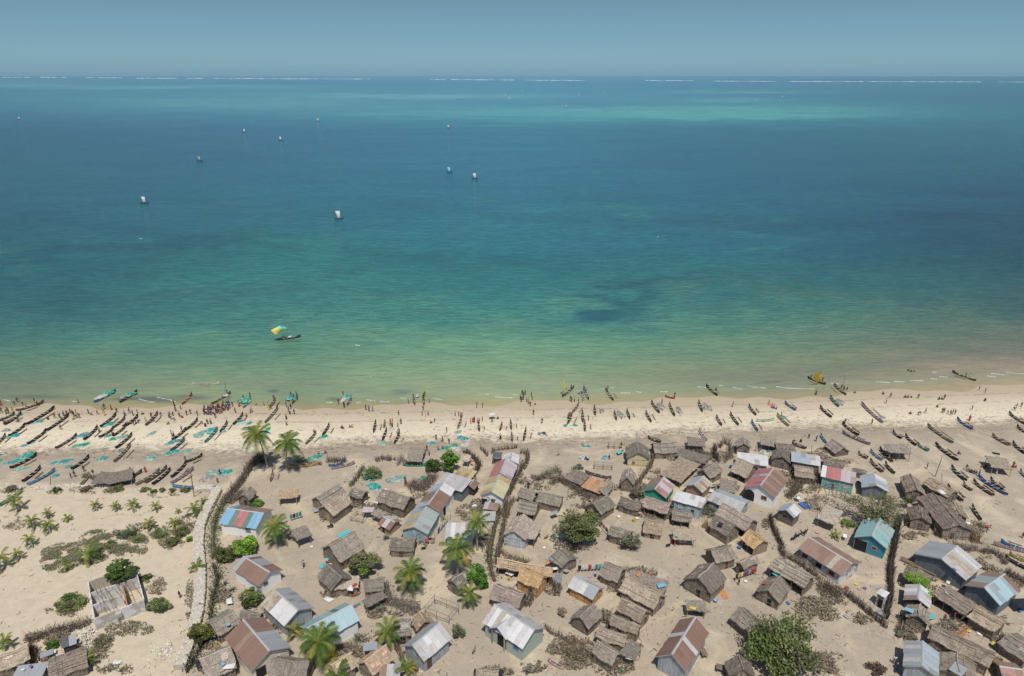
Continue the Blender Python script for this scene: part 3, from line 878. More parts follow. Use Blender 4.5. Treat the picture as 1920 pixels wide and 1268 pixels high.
# --- centre left
Bd('i',(492,482,268,622,150,560),h=1.8,ops=[('door','B',.4,.8,1.3,0,'o')],label='long thatched hut with open wooden door, rear one of a pair')
Bd('i',(562,592,375,728,235,645),h=1.8,ops=[('door','B',.4,.7,1.4,0,'o')],label='thatched hut with orange plank door, front one of a pair',thc=(.31,.25,.19))
Bd('i',(545,512,678,552,778,492),h=1.6,label='small thatched hut just below the heaps of green net')
Bd('i',(855,572,1130,662,1250,550),h=1.9,label='wide thatched hut with pale plank laid across its roof',thc=(.24,.2,.16))
Bd('i',(680,695,802,700,805,648),'cn',h=1.7,rise=.1,roof='KK',label='pale pink sheet roof on poles beside a thatch shade',cat='shelter',name='shade_shelter')
Bd('i',(790,712,872,758,905,690),'cn',h=1.7,rise=.2,label='little thatch shade next to the pink sheet roof',cat='shelter',name='shade_shelter')
Bd('i',(848,828,978,888,1128,792),h=1.6,rise=.7,roof='wRRwRR/wwr',wall='brick',ops=[('door','N',.4,.6,1.2,0,'k')],label='tiny shed with grey and rust striped roof and brown wall',cat='shed')
Bd('i',(1530,702,1398,934,1094,895),h=2.4,rise=1.1,roof='ZZZZZZ/LYEYLYEYLY',wall='bluew',ops=[('win','B',.35,.9,.7,1.1,'t')],label='long tin house with yellow and grey striped left roof slope',cat='house')
Bd('i',(1645,530,1530,702,1268,648),h=2.7,rise=1.2,roof='RRRRR/rRRLL',wall='white',ops=[('door','N',.5,.9,1.9,0,'k')],label='white walled house with rust brown roof, middle of the tin row',cat='house')
Bd('i',(1693,450,1648,525,1360,535),h=2.8,rise=1.2,roof='WWW/LLL',wall='white',label='house with bright white and blue grey roof, end of the tin row',cat='house')
Bd('X',(817,908,866,923,876,901),'ms',h=2.4,rise=.5,roof='gwgwggw',wall='tind',label='pale grey sloping tin roof house beside the green bush',cat='house')
Bd('i',(988,1103,1237,1110,1278,985),h=1.5,label='low thatched hut with a drooping brown roof, alone above the tall palm')
Bd('i',(702,1078,450,1228,250,1095),h=1.8,label='thatched hut with teal sheet on its far slope beside a bush')
Bd('X',(834,1010,889,1010,886,985),'ms',h=2.1,rise=.5,roof='wWwWwW',wall='bluew',label='whitish ribbed tin roof behind the leaning palm',cat='house')
Bd('p',(195,278,335,408,492,265),h=1.6,label='thatched hut with sagging roof next to a dark bush, red clothes nearby')
Bd('p',(350,400,585,375,640,275),'ms',h=1.5,rise=.2,label='flat patched thatch roof joined to the sagging hut',thc=(.34,.28,.22))
Bd('p',(655,422,842,405,828,292),h=1.6,label='square thatched hut with one white stone, behind the grey cactus hedge')
Bd('p',(688,572,875,482,852,425),'cn',h=1.6,rise=.3,label='ragged thatch porch over stored goods below the square hut',cat='shelter',name='shade_shelter')
Bd('p',(955,872,1112,855,1108,700),h=1.6,rise=.7,label='grey brush covered hut left of the grey tin house',thc=(.27,.24,.21))
Bd('p',(1130,725,1185,812,1322,705),h=1.5,label='small brown thatched hut with reed bundle, behind the grey tin house',thc=(.33,.25,.17))
Bd('p',(615,710,160,962,-35,795),h=2.5,rise=1.3,roof='ttttttt/TTNTTTT',wall='white',ops=[('win','N',.22,1.2,.9,1.0,'g')],label='white house with long pale turquoise tin roof',cat='house')
Bd('p',(1530,888,1256,1128,1028,970),h=2.5,rise=1.5,roof='wwWwWww/GGGGGG',wall='tin',ops=[('door','N',.18,.9,1.8,0,'n')],label='grey corrugated tin house with steep ribbed roof and brown door',cat='house')
Bd('p',(945,1098,745,1258,640,1098),h=1.8,label='steep thatched hut with grey tin patches on its left slope',thc=(.36,.26,.18))
Bd('p',(570,1165,395,1280,285,1160),h=1.6,label='thatched hut hidden between palms at the bottom edge',thc=(.34,.27,.19))
Bd('p',(800,1290,1010,1280,990,1160),'ms',h=1.7,rise=.3,roof='rGwG',wall='tin',label='scrap tin roof with one red strip at the bottom edge',cat='shed')
Bd('q',(192,332,100,398,-52,352),h=1.7,wall='reed',label='thatched hut with upright plank front under the palm at the alley')
# --- centre (alley)
Bd('j',(775,82,762,172,590,140),h=2.7,rise=.7,roof='WW/WW',wall='white',label='white tin roofed end of the pink roof house facing the beach',cat='house')
Bd('j',(752,188,690,348,440,318),h=2.7,rise=1.3,roof='KKKK/PPpP',wall='teal',label='house with red left slope and pale pink right slope',cat='house')
jr,jL,jW,jh,jH,js = Bd('j',(688,355,600,555,338,522),h=2.7,rise=1.2,roof='Yyyy/YYyY',wall='white',ops=[('door','B',.86,1.0,1.7,0,'k')],label='white gabled house with straw yellow tin roof and painted sign',cat='house')
Bd('j',(478,105,578,108,588,52),'cn',h=2.0,rise=.1,roof='DD',label='dark sheet shade behind the pink roof house',cat='shelter',name='shade_shelter')
Bd('j',(55,302,240,348,278,252),'cn',h=2.1,rise=.2,roof='YYYYY',label='yellow corrugated roof on posts beside the green bush',cat='shelter',name='shade_shelter')
Bd('j',(345,385,285,450,165,415),h=1.9,rise=.7,roof='RR/rR',wall='dark',label='small black walled shed with brown roof',cat='shed')
Bd('j',(375,662,532,682,562,612),'ms',h=2.2,rise=.2,roof='gwrr',wall='brick',label='striped grey and brown lean-to below the yellow roof house',cat='shed')
Bd('j',(368,788,508,792,532,692),'ms',h=2.0,rise=.1,roof='ggg',wall='cream',label='flat light grey roof under the striped lean-to',cat='house')
Bd('j',(755,522,908,572,948,482),h=1.5,label='small thatched hut with white stones at the alley corner')
Bd('j',(968,578,1197,628,1220,535),h=1.5,label='long low thatched hut with a stick wall near the alley corner')
Bd('j',(752,682,932,722,988,612),h=1.5,label='thatched hut with white sack on roof, above the pale tin fronted house',near_open=True)
Bd('j',(832,352,893,384,932,347),h=2.1,rise=.3,roof='rr/rR',wall='cream',ops=[('door','N',.5,.5,1.5,0,'n')],label='narrow latrine hut with rusty roof among grey cactus',cat='latrine',name='latrine')
Bd('j',(928,812,833,988,603,942),h=2.2,rise=1.2,wall='tinl',ops=[],label='tall thatched house with pale corrugated front wall',thc=(.33,.27,.22),cat='house')
Bd('j',(846,962,938,985,1012,875),'cn',h=2.0,rise=.5,label='steep thatch awning joined to the pale tin fronted house',cat='shelter',name='shade_shelter',thc=(.33,.27,.22))
Bd('j',(1433,418,1640,500,1692,388),'ms',h=1.8,rise=.4,roof='OOOOO',wall='reed',label='orange tin roof in the brushwood yards',cat='hut',name='thatched_hut')
Bd('j',(1275,325,1440,392,1560,305),h=1.3,rise=.5,label='low dark thatch left of the orange tin roof',thc=(.21,.17,.14))
Bd('X',(1152,948,1127,964,1107,945),h=1.6,label='thatched hut with a slatted hole in its roof')
Bd('X',(1150,908,1136,929,1112,930),h=1.5,label='grey thatched hut between orange roof and slatted hut')
Bd('j',(1100,1190,1225,1290,1330,1150),h=1.7,rise=.7,label='half broken thatched hut with blue sheets on it')
Bd('q',(505,178,1010,275,1060,212),h=1.8,label='long brown thatched house with open porch of stored goods',near_open=True,thc=(.36,.27,.18),rise=1.0)
Bd('q',(690,302,893,392,945,265),h=1.9,wall='orange',label='thatched hut with fresh golden straw roof in the centre',thc=GOLD)
Bd('q',(428,488,697,580,800,452),h=1.6,label='wide grey thatched hut with a bare bush against it',thc=(.25,.2,.17))
Bd('q',(1195,378,1446,510,1577,388),h=1.9,rise=.9,roof='wWwWGGG/wwRwww',wall='orange',label='orange plank house with half white, half grey roof',cat='house')
Bd('q',(1528,665,1400,790,1220,700),h=1.6,label='steep dark thatched hut with one white stone, right of bottom centre',thc=(.2,.17,.14))
Bd('q',(340,730,742,1002,975,780),h=2.7,rise=1.5,roof='wWCWwWWWWW/wwwwww',wall='mint',ops=[('win','N',.16,.9,.7,1.2,'b'),('win','N',.84,.9,.7,1.2,'b'),('door','N',.46,1.5,2.1,0,'k')],label='pale green house with bright white tin roof and gabled porch',cat='house',porch=True)
Bd('q',(300,1330,500,1320,480,1195),h=1.6,label='thatched hut with dark panel at the bottom centre edge',thc=(.32,.27,.2))
# --- right of centre
Bd('k',(532,175,556,292,330,278),h=2.0,rise=1.5,wall='yellow',ops=[('win','B',.72,.5,.5,.7,'r')],label='thatched house with blue and yellow gable and a pole before it',cat='house')
Bd('k',(628,228,856,220,852,132),h=1.5,label='grey thatched hut with log walls at the top of the beach yards')
Bd('k',(862,252,1150,338,1228,275),'cn',h=1.7,rise=.1,label='long collapsed stick roof behind the beach yards',cat='shelter',name='stick_shelter')
Bd('k',(690,450,905,535,1045,350),'cn',h=1.5,rise=.3,label='wide bare stick roof pen with woven poles',cat='shelter',name='stick_shelter',thc=(.28,.22,.16))
Bd('k',(1345,425,1218,502,1062,442),h=1.7,label='thatched hut behind the small house with peeling red paint roof')
Bd('k',(1247,560,1140,662,918,602),h=2.1,rise=1.0,roof='CCrCC/LLgL',wall='brick',label='small house with peeling white and red roof slope',cat='house')
Bd('k',(845,582,746,720,480,642),h=1.9,rise=1.2,roof='KpKpp/rrrN',wall='green',label='pink roofed house with bright green gable',cat='house')
Bd('k',(810,738,1130,828,1182,738),'ms',h=2.6,rise=.4,roof='WWWWWW',wall='bluew',ops=[('win','N',.25,.6,.5,1.3,'w'),('win','N',.72,.5,.6,1.0,'k')],label='blue grey tin house with one smooth white sloping roof',cat='house')
Bd('k',(1185,738,1540,878,1645,742),h=2.4,rise=.7,roof='gggggg/ZZZLL',wall='tin',label='large house with plain grey sheet roof',cat='house')
Bd('k',(228,787,438,855,480,778),h=1.5,near_open=False,label='low thatched hut with pink cloth on its roof')
Bd('k',(500,805,742,885,800,795),h=1.6,near_open=True,label='long thatched shelter with open front below the green gable',thc=(.25,.2,.17))
Bd('k',(810,945,1005,978,1042,885),h=1.4,near_open=True,label='thatched shelter full of leaning sticks in front of white roof')
Bd('k',(408,462,386,572,253,550),h=1.7,rise=1.5,label='tall barrel shaped thatched hut with plank front',thc=(.24,.2,.17))
Bd('k',(500,1075,690,1110,720,960),h=1.2,rise=1.1,label='shaggy haystack shaped hut standing alone',thc=(.27,.21,.15))
Bd('k',(835,1155,1052,1165,1010,1070),'cn',h=1.7,rise=.3,label='thatch shade on crooked poles with dark shadow, centre right',cat='shelter',name='shade_shelter',thc=(.36,.3,.22))
Bd('k',(125,1105,335,1170,392,1085),h=1.6,label='thatched hut behind the feathery grey tree, purple cloth beside it')
Bd('k',(1288,885,1592,1062,1668,942),h=1.7,near_open=True,label='long thatched shelter below the plain grey sheet roof',thc=(.27,.22,.18))
Bd('k',(1215,1012,1405,1125,1487,1012),h=1.8,label='thatched hut with small solar panel and red cloth')
Bd('k',(1330,630,1480,652,1540,555),'cn',h=1.8,rise=.2,label='flat grey thatch shade left of the arched white house',cat='shelter',name='shade_shelter')
Bd('k',(1642,110,1652,175,1508,168),h=1.9,rise=.9,label='neat thatched hut with vertical plank front at the beach edge')
Bd('k',(985,142,1162,158,1162,88),'cn',h=1.7,rise=.4,label='dark open thatch shed at the beach edge',cat='shelter',name='shade_shelter',thc=THD)
Bd('l',(15,328,352,374,368,278),'ms',h=2.2,rise=.3,roof='WWWWWWW',wall='tin',label='long bright white tin roof, left of two at the beach side',cat='house')
Bd('k',(1448,420,1612,492,1692,375),h=1.5,label='shaggy thatched hut below the long white tin roof',thc=(.29,.24,.19),near_open=True)
Bd('l',(270,132,425,155,442,92),'cn',h=1.6,rise=.4,label='grey thatch shade over yellow grass by the beach',cat='shelter',name='shade_shelter')
Bd('l',(592,245,580,335,392,292),h=1.7,rise=1.1,label='dark thatched hut between the two white tin roofs',thc=THD)
Bd('l',(448,205,642,222,650,145),h=1.5,rise=.6,label='thatched hut nearest the beach between the tin roofs',thc=(.22,.18,.15))
Bd('l',(597,320,916,374,930,280),'ms',h=2.3,rise=.3,roof='LLLLLWW',wall='wood',label='pale blue tin roof with one white end',cat='house')
Bd('l',(567,512,425,714,80,598),h=2.9,rise=1.5,roof='rRrRrR/PPLPPP',wall='white',ops=[('arch','B',.84,1.9,2.3,0,'k'),('win','B',.33,.9,.7,1.2,'r')],label='white house with arched doorway under red and brown roof',cat='house')
Bd('l',(640,472,835,502,872,392),h=1.4,rise=.6,label='low brushwood covered hut behind the arched white house',thc=(.28,.23,.18))
Bd('l',(915,482,1290,567,1312,467),'ms',h=2.5,rise=.5,roof='WPPPKKK',wall='teal',ops=[('win','N',.78,.7,.6,1.1,'w')],label='pale teal house with red and pink sloping roof',cat='house')
Bd('l',(1625,520,1655,655,1360,608),h=2.3,rise=1.0,roof='WWLW/LLL',wall='tind',label='white tin roofed house behind the sparse thorn tree',cat='house')
Bd('l',(958,375,1155,405,1232,335),h=1.2,rise=.5,label='low thatched hut with long poles leaning on it',thc=THG)
Bd('l',(1262,432,1400,465,1452,432),h=1.1,rise=.4,label='low dark thatch at the back of the teal house',thc=(.22,.2,.17))
Bd('l',(712,858,632,934,418,868),h=2.3,rise=.9,roof='WWWL/LLLL',wall='wood',ops=[('win','B',.55,.9,.6,1.1,'k')],label='grey plank hut with blue grey tin roof beside the footpath fence',cat='house')
Bd('l',(880,925,1062,995,1172,882),'cn',h=1.8,rise=.2,label='stick roofed shade with bleached branches on top',cat='shelter',name='stick_shelter',thc=(.4,.35,.28))
Bd('l',(1717,1065,1630,1265,1270,1138),h=2.7,rise=1.4,roof='TZTTT/TTTTT',wall='blue',ops=[('win','B',.34,.7,.6,1.1,'n'),('door','B',.80,1.9,2.1,0,'k')],label='bright blue plank house with pale green tin roof',cat='house')
Bd('l',(60,1155,195,1265,368,1218),h=1.6,near_open=True,label='open hut with fresh golden thatch, right of centre',thc=GOLD)
Bd('l',(962,150,1080,232,1128,142),h=1.0,rise=1.2,label='tent shaped ragged thatch heap on the beach edge',thc=(.24,.2,.17))
# --- right edge
Bd('m',(585,525,658,678,462,645),h=1.9,rise=1.1,label='dark thatched hut with plank gable, first of the big right hand cluster',thc=(.21,.17,.13))
Bd('m',(640,560,900,700,905,600),h=1.6,rise=.8,label='long thatched roof under white and yellow cloth',thc=(.3,.24,.17))
Bd('m',(682,865,725,988,513,957),h=1.9,rise=1.0,ops=[('door','B',.5,.9,1.5,0,'B')],label='dark thatched hut with broad open porch above the tall tin house',thc=(.2,.165,.13))
Bd('m',(600,725,858,1040,1150,1050),h=2.0,rise=1.2,label='huge dark brown thatched roof in the right hand cluster',thc=(.175,.14,.115))
Bd('m',(1050,812,1115,935,915,895),h=1.8,rise=.8,label='thatched hut with reed gable facing the boats at right',thc=(.27,.22,.16))
Bd('v',(1090,255,945,388,470,128),h=2.6,rise=1.5,roof='wWgCww/GGGG',wall='tind',label='tall dark tin house with patched pale roof, upper right shed',cat='house')
Bd('v',(1445,482,1255,618,922,428),h=2.6,rise=1.4,roof='REtttEt/rZZr',wall='tind',ops=[],label='dark walled tin house with greenish grey roof and rusty edge',cat='house')
Bd('v',(600,345,585,425,360,385),h=1.6,rise=.6,label='thatched hut overgrown with bright green vine')
Bd('v',(627,505,612,645,358,560),h=1.8,rise=.9,roof='WwwW/wWwr',wall='dark',label='small house with whitish tin roof below the green vine',cat='house')
Bd('v',(602,690,588,792,384,745),h=1.7,rise=.9,label='thatched hut with blue scrap on roof and plank gable')
Bd('v',(650,515,920,692,1010,595),h=1.7,rise=.4,near_open=True,label='long dark thatched shelter below the tall dark tin house',thc=(.23,.19,.155))
Bd('v',(612,918,1130,1172,1212,1062),h=1.8,rise=.9,label='very long narrow thatched roof at bottom right',thc=(.22,.18,.14))
Bd('v',(965,722,1200,858,1277,747),h=1.7,rise=.6,label='pale straw thatched hut below the greenish tin roof',thc=(.31,.25,.18))
Bd('v',(690,1050,692,1290,352,1265),h=2.6,rise=1.0,roof='LLLL/GwGwG',wall='tin',label='grey ribbed tin house at the bottom right edge',cat='house')
Bd('v',(1005,1155,1030,1320,700,1285),h=1.8,rise=.9,label='thatched hut with grey panel on roof at the bottom right edge',thc=(.23,.19,.15))
Bd('v',(1240,965,1480,1130,1530,960),h=1.5,rise=.8,label='dark thatched hut cut by the right edge',thc=(.2,.17,.14))
Bd('v',(1290,1300,1500,1330,1500,1160),h=1.7,rise=.6,roof='prpr/rrr',wall='reed',label='faded pink striped roof in the bottom right corner',cat='house')
Bd('v',(112,503,195,548,216,494),'ms',h=2.3,rise=.1,roof='WWW',wall='conc',ops=[('door','N',.6,.6,1.6,0,'k')],label='small white roofed latrine beside the dark footpath hedge',cat='latrine',name='latrine')
Bd('m',(285,217,506,228,502,156),'cn',h=2.0,rise=.2,label='neat thatch shade on four poles on the open beach',cat='shelter',name='shade_shelter')
Bd('m',(1385,375,1600,405,1560,305),'cn',h=1.7,rise=.3,label='ragged thatch shelter with people in its shade among canoes',cat='shelter',name='shade_shelter',thc=(.32,.27,.2))
# --- bottom centre right
Bd('r',(22,335,180,402,255,290),h=1.5,label='broken thatched hut with bare rafters by the washing line',thc=(.24,.2,.165))
Bd('r',(285,385,600,495,655,405),'ms',h=1.5,rise=.2,label='flat thatch roof strewn with scrap wood and blue tarpaulin',thc=(.23,.19,.16))
Bd('r',(215,475,512,642,600,515),h=1.6,label='long thatched hut, upper one of two in the stepped row',thc=(.33,.27,.2))
Bd('r',(185,655,392,772,450,658),h=1.6,label='thatched hut in the middle of the stepped row',thc=(.31,.25,.19))
Bd('r',(120,792,357,885,385,800),h=1.6,label='thatched hut with dark slatted wall in the stepped row',thc=(.27,.22,.17))
Bd('r',(-10,905,232,992,305,905),h=1.5,label='wide brown thatched hut near the bottom of the stepped row',thc=(.27,.22,.17))
Bd('r',(-45,1055,130,1165,182,1035),h=1.6,label='lowest thatched hut of the stepped row',thc=(.27,.23,.18))
Bd('r',(215,1055,340,1115,335,965),'cn',h=1.6,rise=.3,label='small thatch shade hung with sacks beside the lane',cat='shelter',name='shade_shelter')
Bd('r',(1030,872,820,1228,555,1058),h=2.6,rise=1.7,roof='RRRRwRRR/RRRwRRRR',wall='tin',label='tin walled house with rust brown roof and grey ridge',cat='house')
Bd('r',(1175,375,1042,505,795,388),h=1.9,label='big grey thatched hut on the open square',thc=(.23,.19,.155))
Bd('r',(830,655,1000,668,1020,592),'cn',h=1.5,rise=.2,label='cluttered thatch shade at the back of the rust roofed tin house',cat='shelter',name='shade_shelter')
Bd('r',(1272,178,1100,222,1024,105),h=1.8,label='grey thatched hut at the top of the open square',thc=(.22,.185,.15))
Bd('u',(206,218,72,278,0,224),h=1.8,label='thatched hut with clothes hanging along its wall',thc=(.24,.2,.16))
Bd('X',(1371,1159,1406,1187,1429,1168),h=1.6,label='thatched hut above the big green tree with red thing on roof',thc=(.22,.19,.155))
Bd('r',(1405,1150,1445,1275,1212,1235),h=1.8,rise=1.3,label='dark wooden hut with ridged roof left of the green tree',thc=(.19,.155,.13))
Bd('u',(315,268,620,440,700,345),h=1.9,rise=.8,near_open=True,label='long thatched shelter with teal sheet beside the fence',thc=(.28,.24,.19))
Bd('u',(487,465,390,585,200,475),h=1.6,label='thatched hut with red bowl on roof in front of the long shelter',thc=(.25,.21,.17))
Bd('u',(568,90,962,340,1142,215),h=2.5,rise=1.1,roof='rRrrCrRrrCrCr/rrrrrr',wall='conc',ops=[('win','N',.14,.9,.8,1.0,'r'),('win','N',.5,.9,.8,.9,'k'),('win','N',.82,.9,.8,.9,'r')],label='long concrete house with rust and cream patched roof, white end wall',cat='house')

# painted number on the gable of the straw yellow roofed house
def textob(body, size, parent, loc, rot, mat):
    cu = bpy.data.curves.new('sign_text', 'FONT'); cu.body = body; cu.size = size; cu.align_x = 'CENTER'; cu.extrude = .01
    o_ = bpy.data.objects.new('tmp', cu); col.objects.link(o_)
    bpy.context.view_layer.update()
    me = bpy.data.meshes.new_from_object(o_)
    bpy.data.objects.remove(o_)
    o2 = bpy.data.objects.new('painted_lettering', me); col.objects.link(o2)
    me.materials.append(mat)
    o2.parent = parent; o2.location = loc; o2.rotation_euler = rot
    return o2
textob('2\u03c0', 1.7, jr, (-js*(jL/2-.3)-js*.02, -.2*js*-1, 1.0), (math.pi/2, 0, -js*math.pi/2), getmat('paint', (.14,.2,.17)))

# ================================================================ CANOES
HC = dict(k=(.05,.042,.036), n=(.13,.105,.08), g=(.25,.215,.175), b=(.06,.17,.36), y=(.50,.36,.10), t=(.07,.24,.21), w=(.55,.50,.42), r=(.35,.09,.07), s=(.38,.33,.26), B=(.12,.30,.5))
CNAME = dict(k='dark', n='brown', g='grey weathered', b='blue', y='yellow', t='green', w='pale', r='red', s='sun bleached', B='light blue')
NC = [0]
def canoe_at(p0, p1, c='k', side=1, z=0.0, rig=True, label=None, group=None, heel=0):
    """dugout from p0 (low end) to p1 (high end); side = +1 outrigger to the +X hand of the picture"""
    NC[0] += 1
    rng = random.Random(NC[0])
    d = Vector((p1.x-p0.x, p1.y-p0.y, 0)); L = max(2.2, d.length)
    mid = (p0+p1)/2
    rz = math.atan2(d.y, d.x)
    beam = .36 + .038*L + rng.uniform(-.04, .06)
    root = empty('outrigger_canoe' if rig else 'dugout_canoe', (mid.x, mid.y, z), rz, label, 'canoe', group)
    n = 13
    sec = []
    for i in range(n):
        u = -1 + 2*i/(n-1)
        hw = beam/2*(1-abs(u)**2.6)+.02
        sheer = .42 + .38*max(0, abs(u)-.45)**1.6*3.0 + (.15 if u > .8 else 0)
        keel = .02 + .30*max(0, abs(u)-.7)/.3
        x = u*L/2
        sec.append([(x, -hw, sheer), (x, -hw*.85, keel+.18), (x, -hw*.35, keel), (x, hw*.35, keel), (x, hw*.85, keel+.18), (x, hw, sheer)])
    hull = MB()
    hc = tuple(v*rng.uniform(.8, 1.25) for v in HC[c])
    vs = [v for s_ in sec for v in s_]
    fs = []
    for i in range(n-1):
        for k in range(5):
            fs.append((i*6+k, i*6+k+1, (i+1)*6+k+1, (i+1)*6+k))
    hull.add(vs, fs, hc)
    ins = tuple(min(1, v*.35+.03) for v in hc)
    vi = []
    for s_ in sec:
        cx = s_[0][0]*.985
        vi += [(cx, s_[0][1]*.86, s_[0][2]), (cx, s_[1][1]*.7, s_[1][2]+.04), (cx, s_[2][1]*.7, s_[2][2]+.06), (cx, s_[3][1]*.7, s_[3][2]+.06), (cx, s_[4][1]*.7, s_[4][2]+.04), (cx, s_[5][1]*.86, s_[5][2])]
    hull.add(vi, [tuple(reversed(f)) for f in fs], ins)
    m_ = len(vs)
    # gunwale strip
    gw = []
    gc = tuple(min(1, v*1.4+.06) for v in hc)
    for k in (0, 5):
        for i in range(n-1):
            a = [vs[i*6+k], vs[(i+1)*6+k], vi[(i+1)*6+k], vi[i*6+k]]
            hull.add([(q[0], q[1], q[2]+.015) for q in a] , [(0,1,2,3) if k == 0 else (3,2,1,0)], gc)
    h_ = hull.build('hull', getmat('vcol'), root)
    nt_ = max(3, int(L/1.15))
    for i in range(nt_):
        x = -L*.36 + L*.72*i/(nt_-1)
        b = MB(); hw = beam/2*(1-abs(2*x/L)**2.6)
        b.box(x-.055, x+.055, -hw-.03, hw+.03, .40, .45)
        b.build('thwart', getmat('wood', (.50,.44,.35)), root)
    if rig:
        # which local side is picture right (+X)?
        nrm = Vector((-math.sin(rz), math.cos(rz)))
        sg = 1 if nrm.x*side > 0 else -1
        off = 1.05 + .06*L
        fl = L*rng.uniform(.42, .55); fx = rng.uniform(-.05, .05)*L
        f = MB()
        f.tube([(fx-fl/2, sg*off, .2), (fx-fl*.4, sg*off, .12), (fx, sg*off, .11), (fx+fl*.4, sg*off, .14), (fx+fl/2, sg*off, .3)], [.03, .10, .12, .10, .03], 6)
        f.build('outrigger_float', getmat('wood', (.16,.125,.09) if c in 'kn' else (.26,.21,.16)), root)
        for k in (-1, 1):
            b = MB(); x = fx+k*fl*.27
            b.tube([(x, -sg*(beam/2+.8), .52), (x, 0, .48), (x, sg*off*.6, .46), (x, sg*off, .22)], [.03, .04, .04, .03], 4)
            b.build('outrigger_boom', getmat('wood', (.36,.30,.22)), root)
    return root, L, beam, rz

def lb(c, rig, what):
    return '%s %s %s' % (CNAME[c], 'outrigger canoe' if rig else 'dugout canoe', what)
G_L = 'canoes drawn up on the left beach'; G_M = 'canoes drawn up on the middle beach'; G_R = 'canoes on the sand at right'; G_W = 'canoes afloat at the beach edge'
BO = {
'a': ['90 735 270 600 k','275 612 590 412 k','295 820 500 660 k','490 680 745 490 k','-60 830 60 710 n','40 612 230 475 k','-60 580 160 480 n','170 460 475 352 n',
      '595 868 830 710 n','900 778 1055 622 k','1080 636 1255 482 k','1065 748 1225 640 k','1215 645 1352 520 n','1213 735 1352 620 k','1345 628 1492 500 k','1570 620 1705 470 n','1245 866 1427 700 k','1228 1016 1412 812 g','105 1082 398 918 k','235 1228 440 1055 k','290 1262 595 1085 B0',
      '765 1092 962 940 k','1460 1260 1725 1090 g0','1640 1258 1842 1078 k0','1560 1240 1805 1055 n0','1250 1242 1535 1100 n0','870 1262 960 1130 s0'],
'b': ['0 1182 168 1010 k','160 1012 342 925 k','0 1245 248 1070 s','1015 592 1162 412 g','670 612 782 482 k','530 692 612 570 k','365 805 508 640 t','10 775 162 650 k','158 668 292 540 k','-5 895 152 752 n','1455 822 1572 682 g','1638 728 1715 596 k','1075 1222 1105 1100 s','1058 430 1132 322 n'],
'c': ['345 697 372 560 n','440 782 492 640 k','568 815 632 690 k','1255 655 1302 520 s','1492 678 1480 590 n','1712 672 1738 580 n','1838 660 1828 558 n','1848 792 1840 690 n','460 640 472 560 g'],
'd': ['124 782 152 640 n','598 602 652 482 n','648 482 726 372 g','768 582 760 456 n','792 682 784 560 n','902 507 890 402 n','1132 562 1106 455 n','1278 548 1240 440 n','1508 583 1445 460 n','1597 484 1505 350 n','1762 517 1700 375 n','1612 800 1470 737 k'],
'e': ['217 470 172 345 n','425 620 364 505 n','607 616 514 475 n','797 507 714 390 n','816 677 744 556 b','1228 452 1105 360 b','1152 627 1020 490 y','1692 417 1595 295 t','1613 532 1485 405 k','1558 812 1490 705 B0','1338 866 1182 802 k','1765 560 1740 585 k0'],
'f': ['382 652 145 425 s','118 785 -60 640 k','244 882 -60 740 g','583 817 485 732 k','742 892 620 770 k','878 952 755 868 t','1140 868 858 660 g','1347 718 1180 590 b','1192 1058 945 862 k','1758 893 1560 770 g','1930 985 1780 850 k','1940 670 1740 530 n','1960 770 1828 672 k'],
'm': ['1112 527 945 358 k','315 323 170 158 n','202 302 70 187 B','40 283 -60 210 n','210 432 68 288 n','337 447 230 320 n0','1072 747 905 565 n','1172 628 1075 545 n0','1408 687 1182 510 n','1555 682 1235 462 b','1503 622 1368 488 k','1760 490 1690 402 b','1272 952 1170 780 n0','1800 1290 1480 1165 b','1850 1310 1400 1190 s0'],
'v': ['1500 205 1342 122 y','1560 300 1300 150 k0']}
for tl, rows_ in BO.items():
    for r_ in rows_:
        q = r_.split()
        x1, y1, x2, y2 = map(float, q[:4]); c = q[4][0]; rig = not q[4].endswith('0')
        p0, p1 = T(tl, x1, y1, .45), T(tl, x2, y2, .7)
        X = (px(tl, x1, y1)[0] + px(tl, x2, y2)[0])/2
        grp = G_L if X < 640 else (G_M if X < 1330 else G_R)
        canoe_at(p0, p1, c, 1, 0, rig, lb(c, rig, 'on the sand'), grp)
def afloat(t, x1, y1, x2, y2, c, label, side=1, rig=True):
    return canoe_at(T(t, x1, y1, .35), T(t, x2, y2, .5), c, side, -.16, rig, label, G_W)
afloat('a',1015,368,1250,235,'b','blue hulled canoe afloat, heaped with green and turquoise net',-1)
afloat('a',1290,370,1480,240,'k','dark canoe afloat, heaped with green net, small crew',-1)
afloat('b',235,165,525,158,'w','pale wooden canoe afloat broadside to the beach',1)
afloat('b',120,392,230,268,'r','reddish canoe half in the water with outrigger to its right',1)
afloat('b',440,386,648,258,'n','long canoe leaving the crowd, bare mast standing in it',1)
afloat('b',780,428,868,330,'B','light blue canoe under a big green net at the waterline',-1)
afloat('b',1310,382,1372,290,'n','brown canoe with turquoise net and crew in shallow water',-1)
afloat('c',60,400,110,310,'b','blue canoe with white and green net in shallow water',-1)
afloat('c',795,396,775,285,'n','brown canoe with white sack, two men beside it',-1)
afloat('c',893,398,886,290,'k','dark canoe with yellow flag, men in red and black',1)
afloat('d',540,306,672,195,'n','brown canoe under a tall mast with rolled yellow sail',-1)
afloat('d',832,338,788,240,'n','brown canoe from which men haul a dark blue net',-1)
afloat('d',1098,348,1010,218,'n','brown canoe at the waterline, dog leg outrigger to the right',1)
afloat('d',1655,300,1762,318,'r','small red brown canoe lying along the waterline',1,False)
afloat('e',378,293,253,180,'k','dark canoe with people loading at both ends, in shallow water',1)
afloat('e',1768,288,1638,170,'n','brown canoe with bare leaning mast at the waterline',-1)
afloat('f',1385,192,1128,88,'n','long brown canoe afloat at the far right with crew',-1)
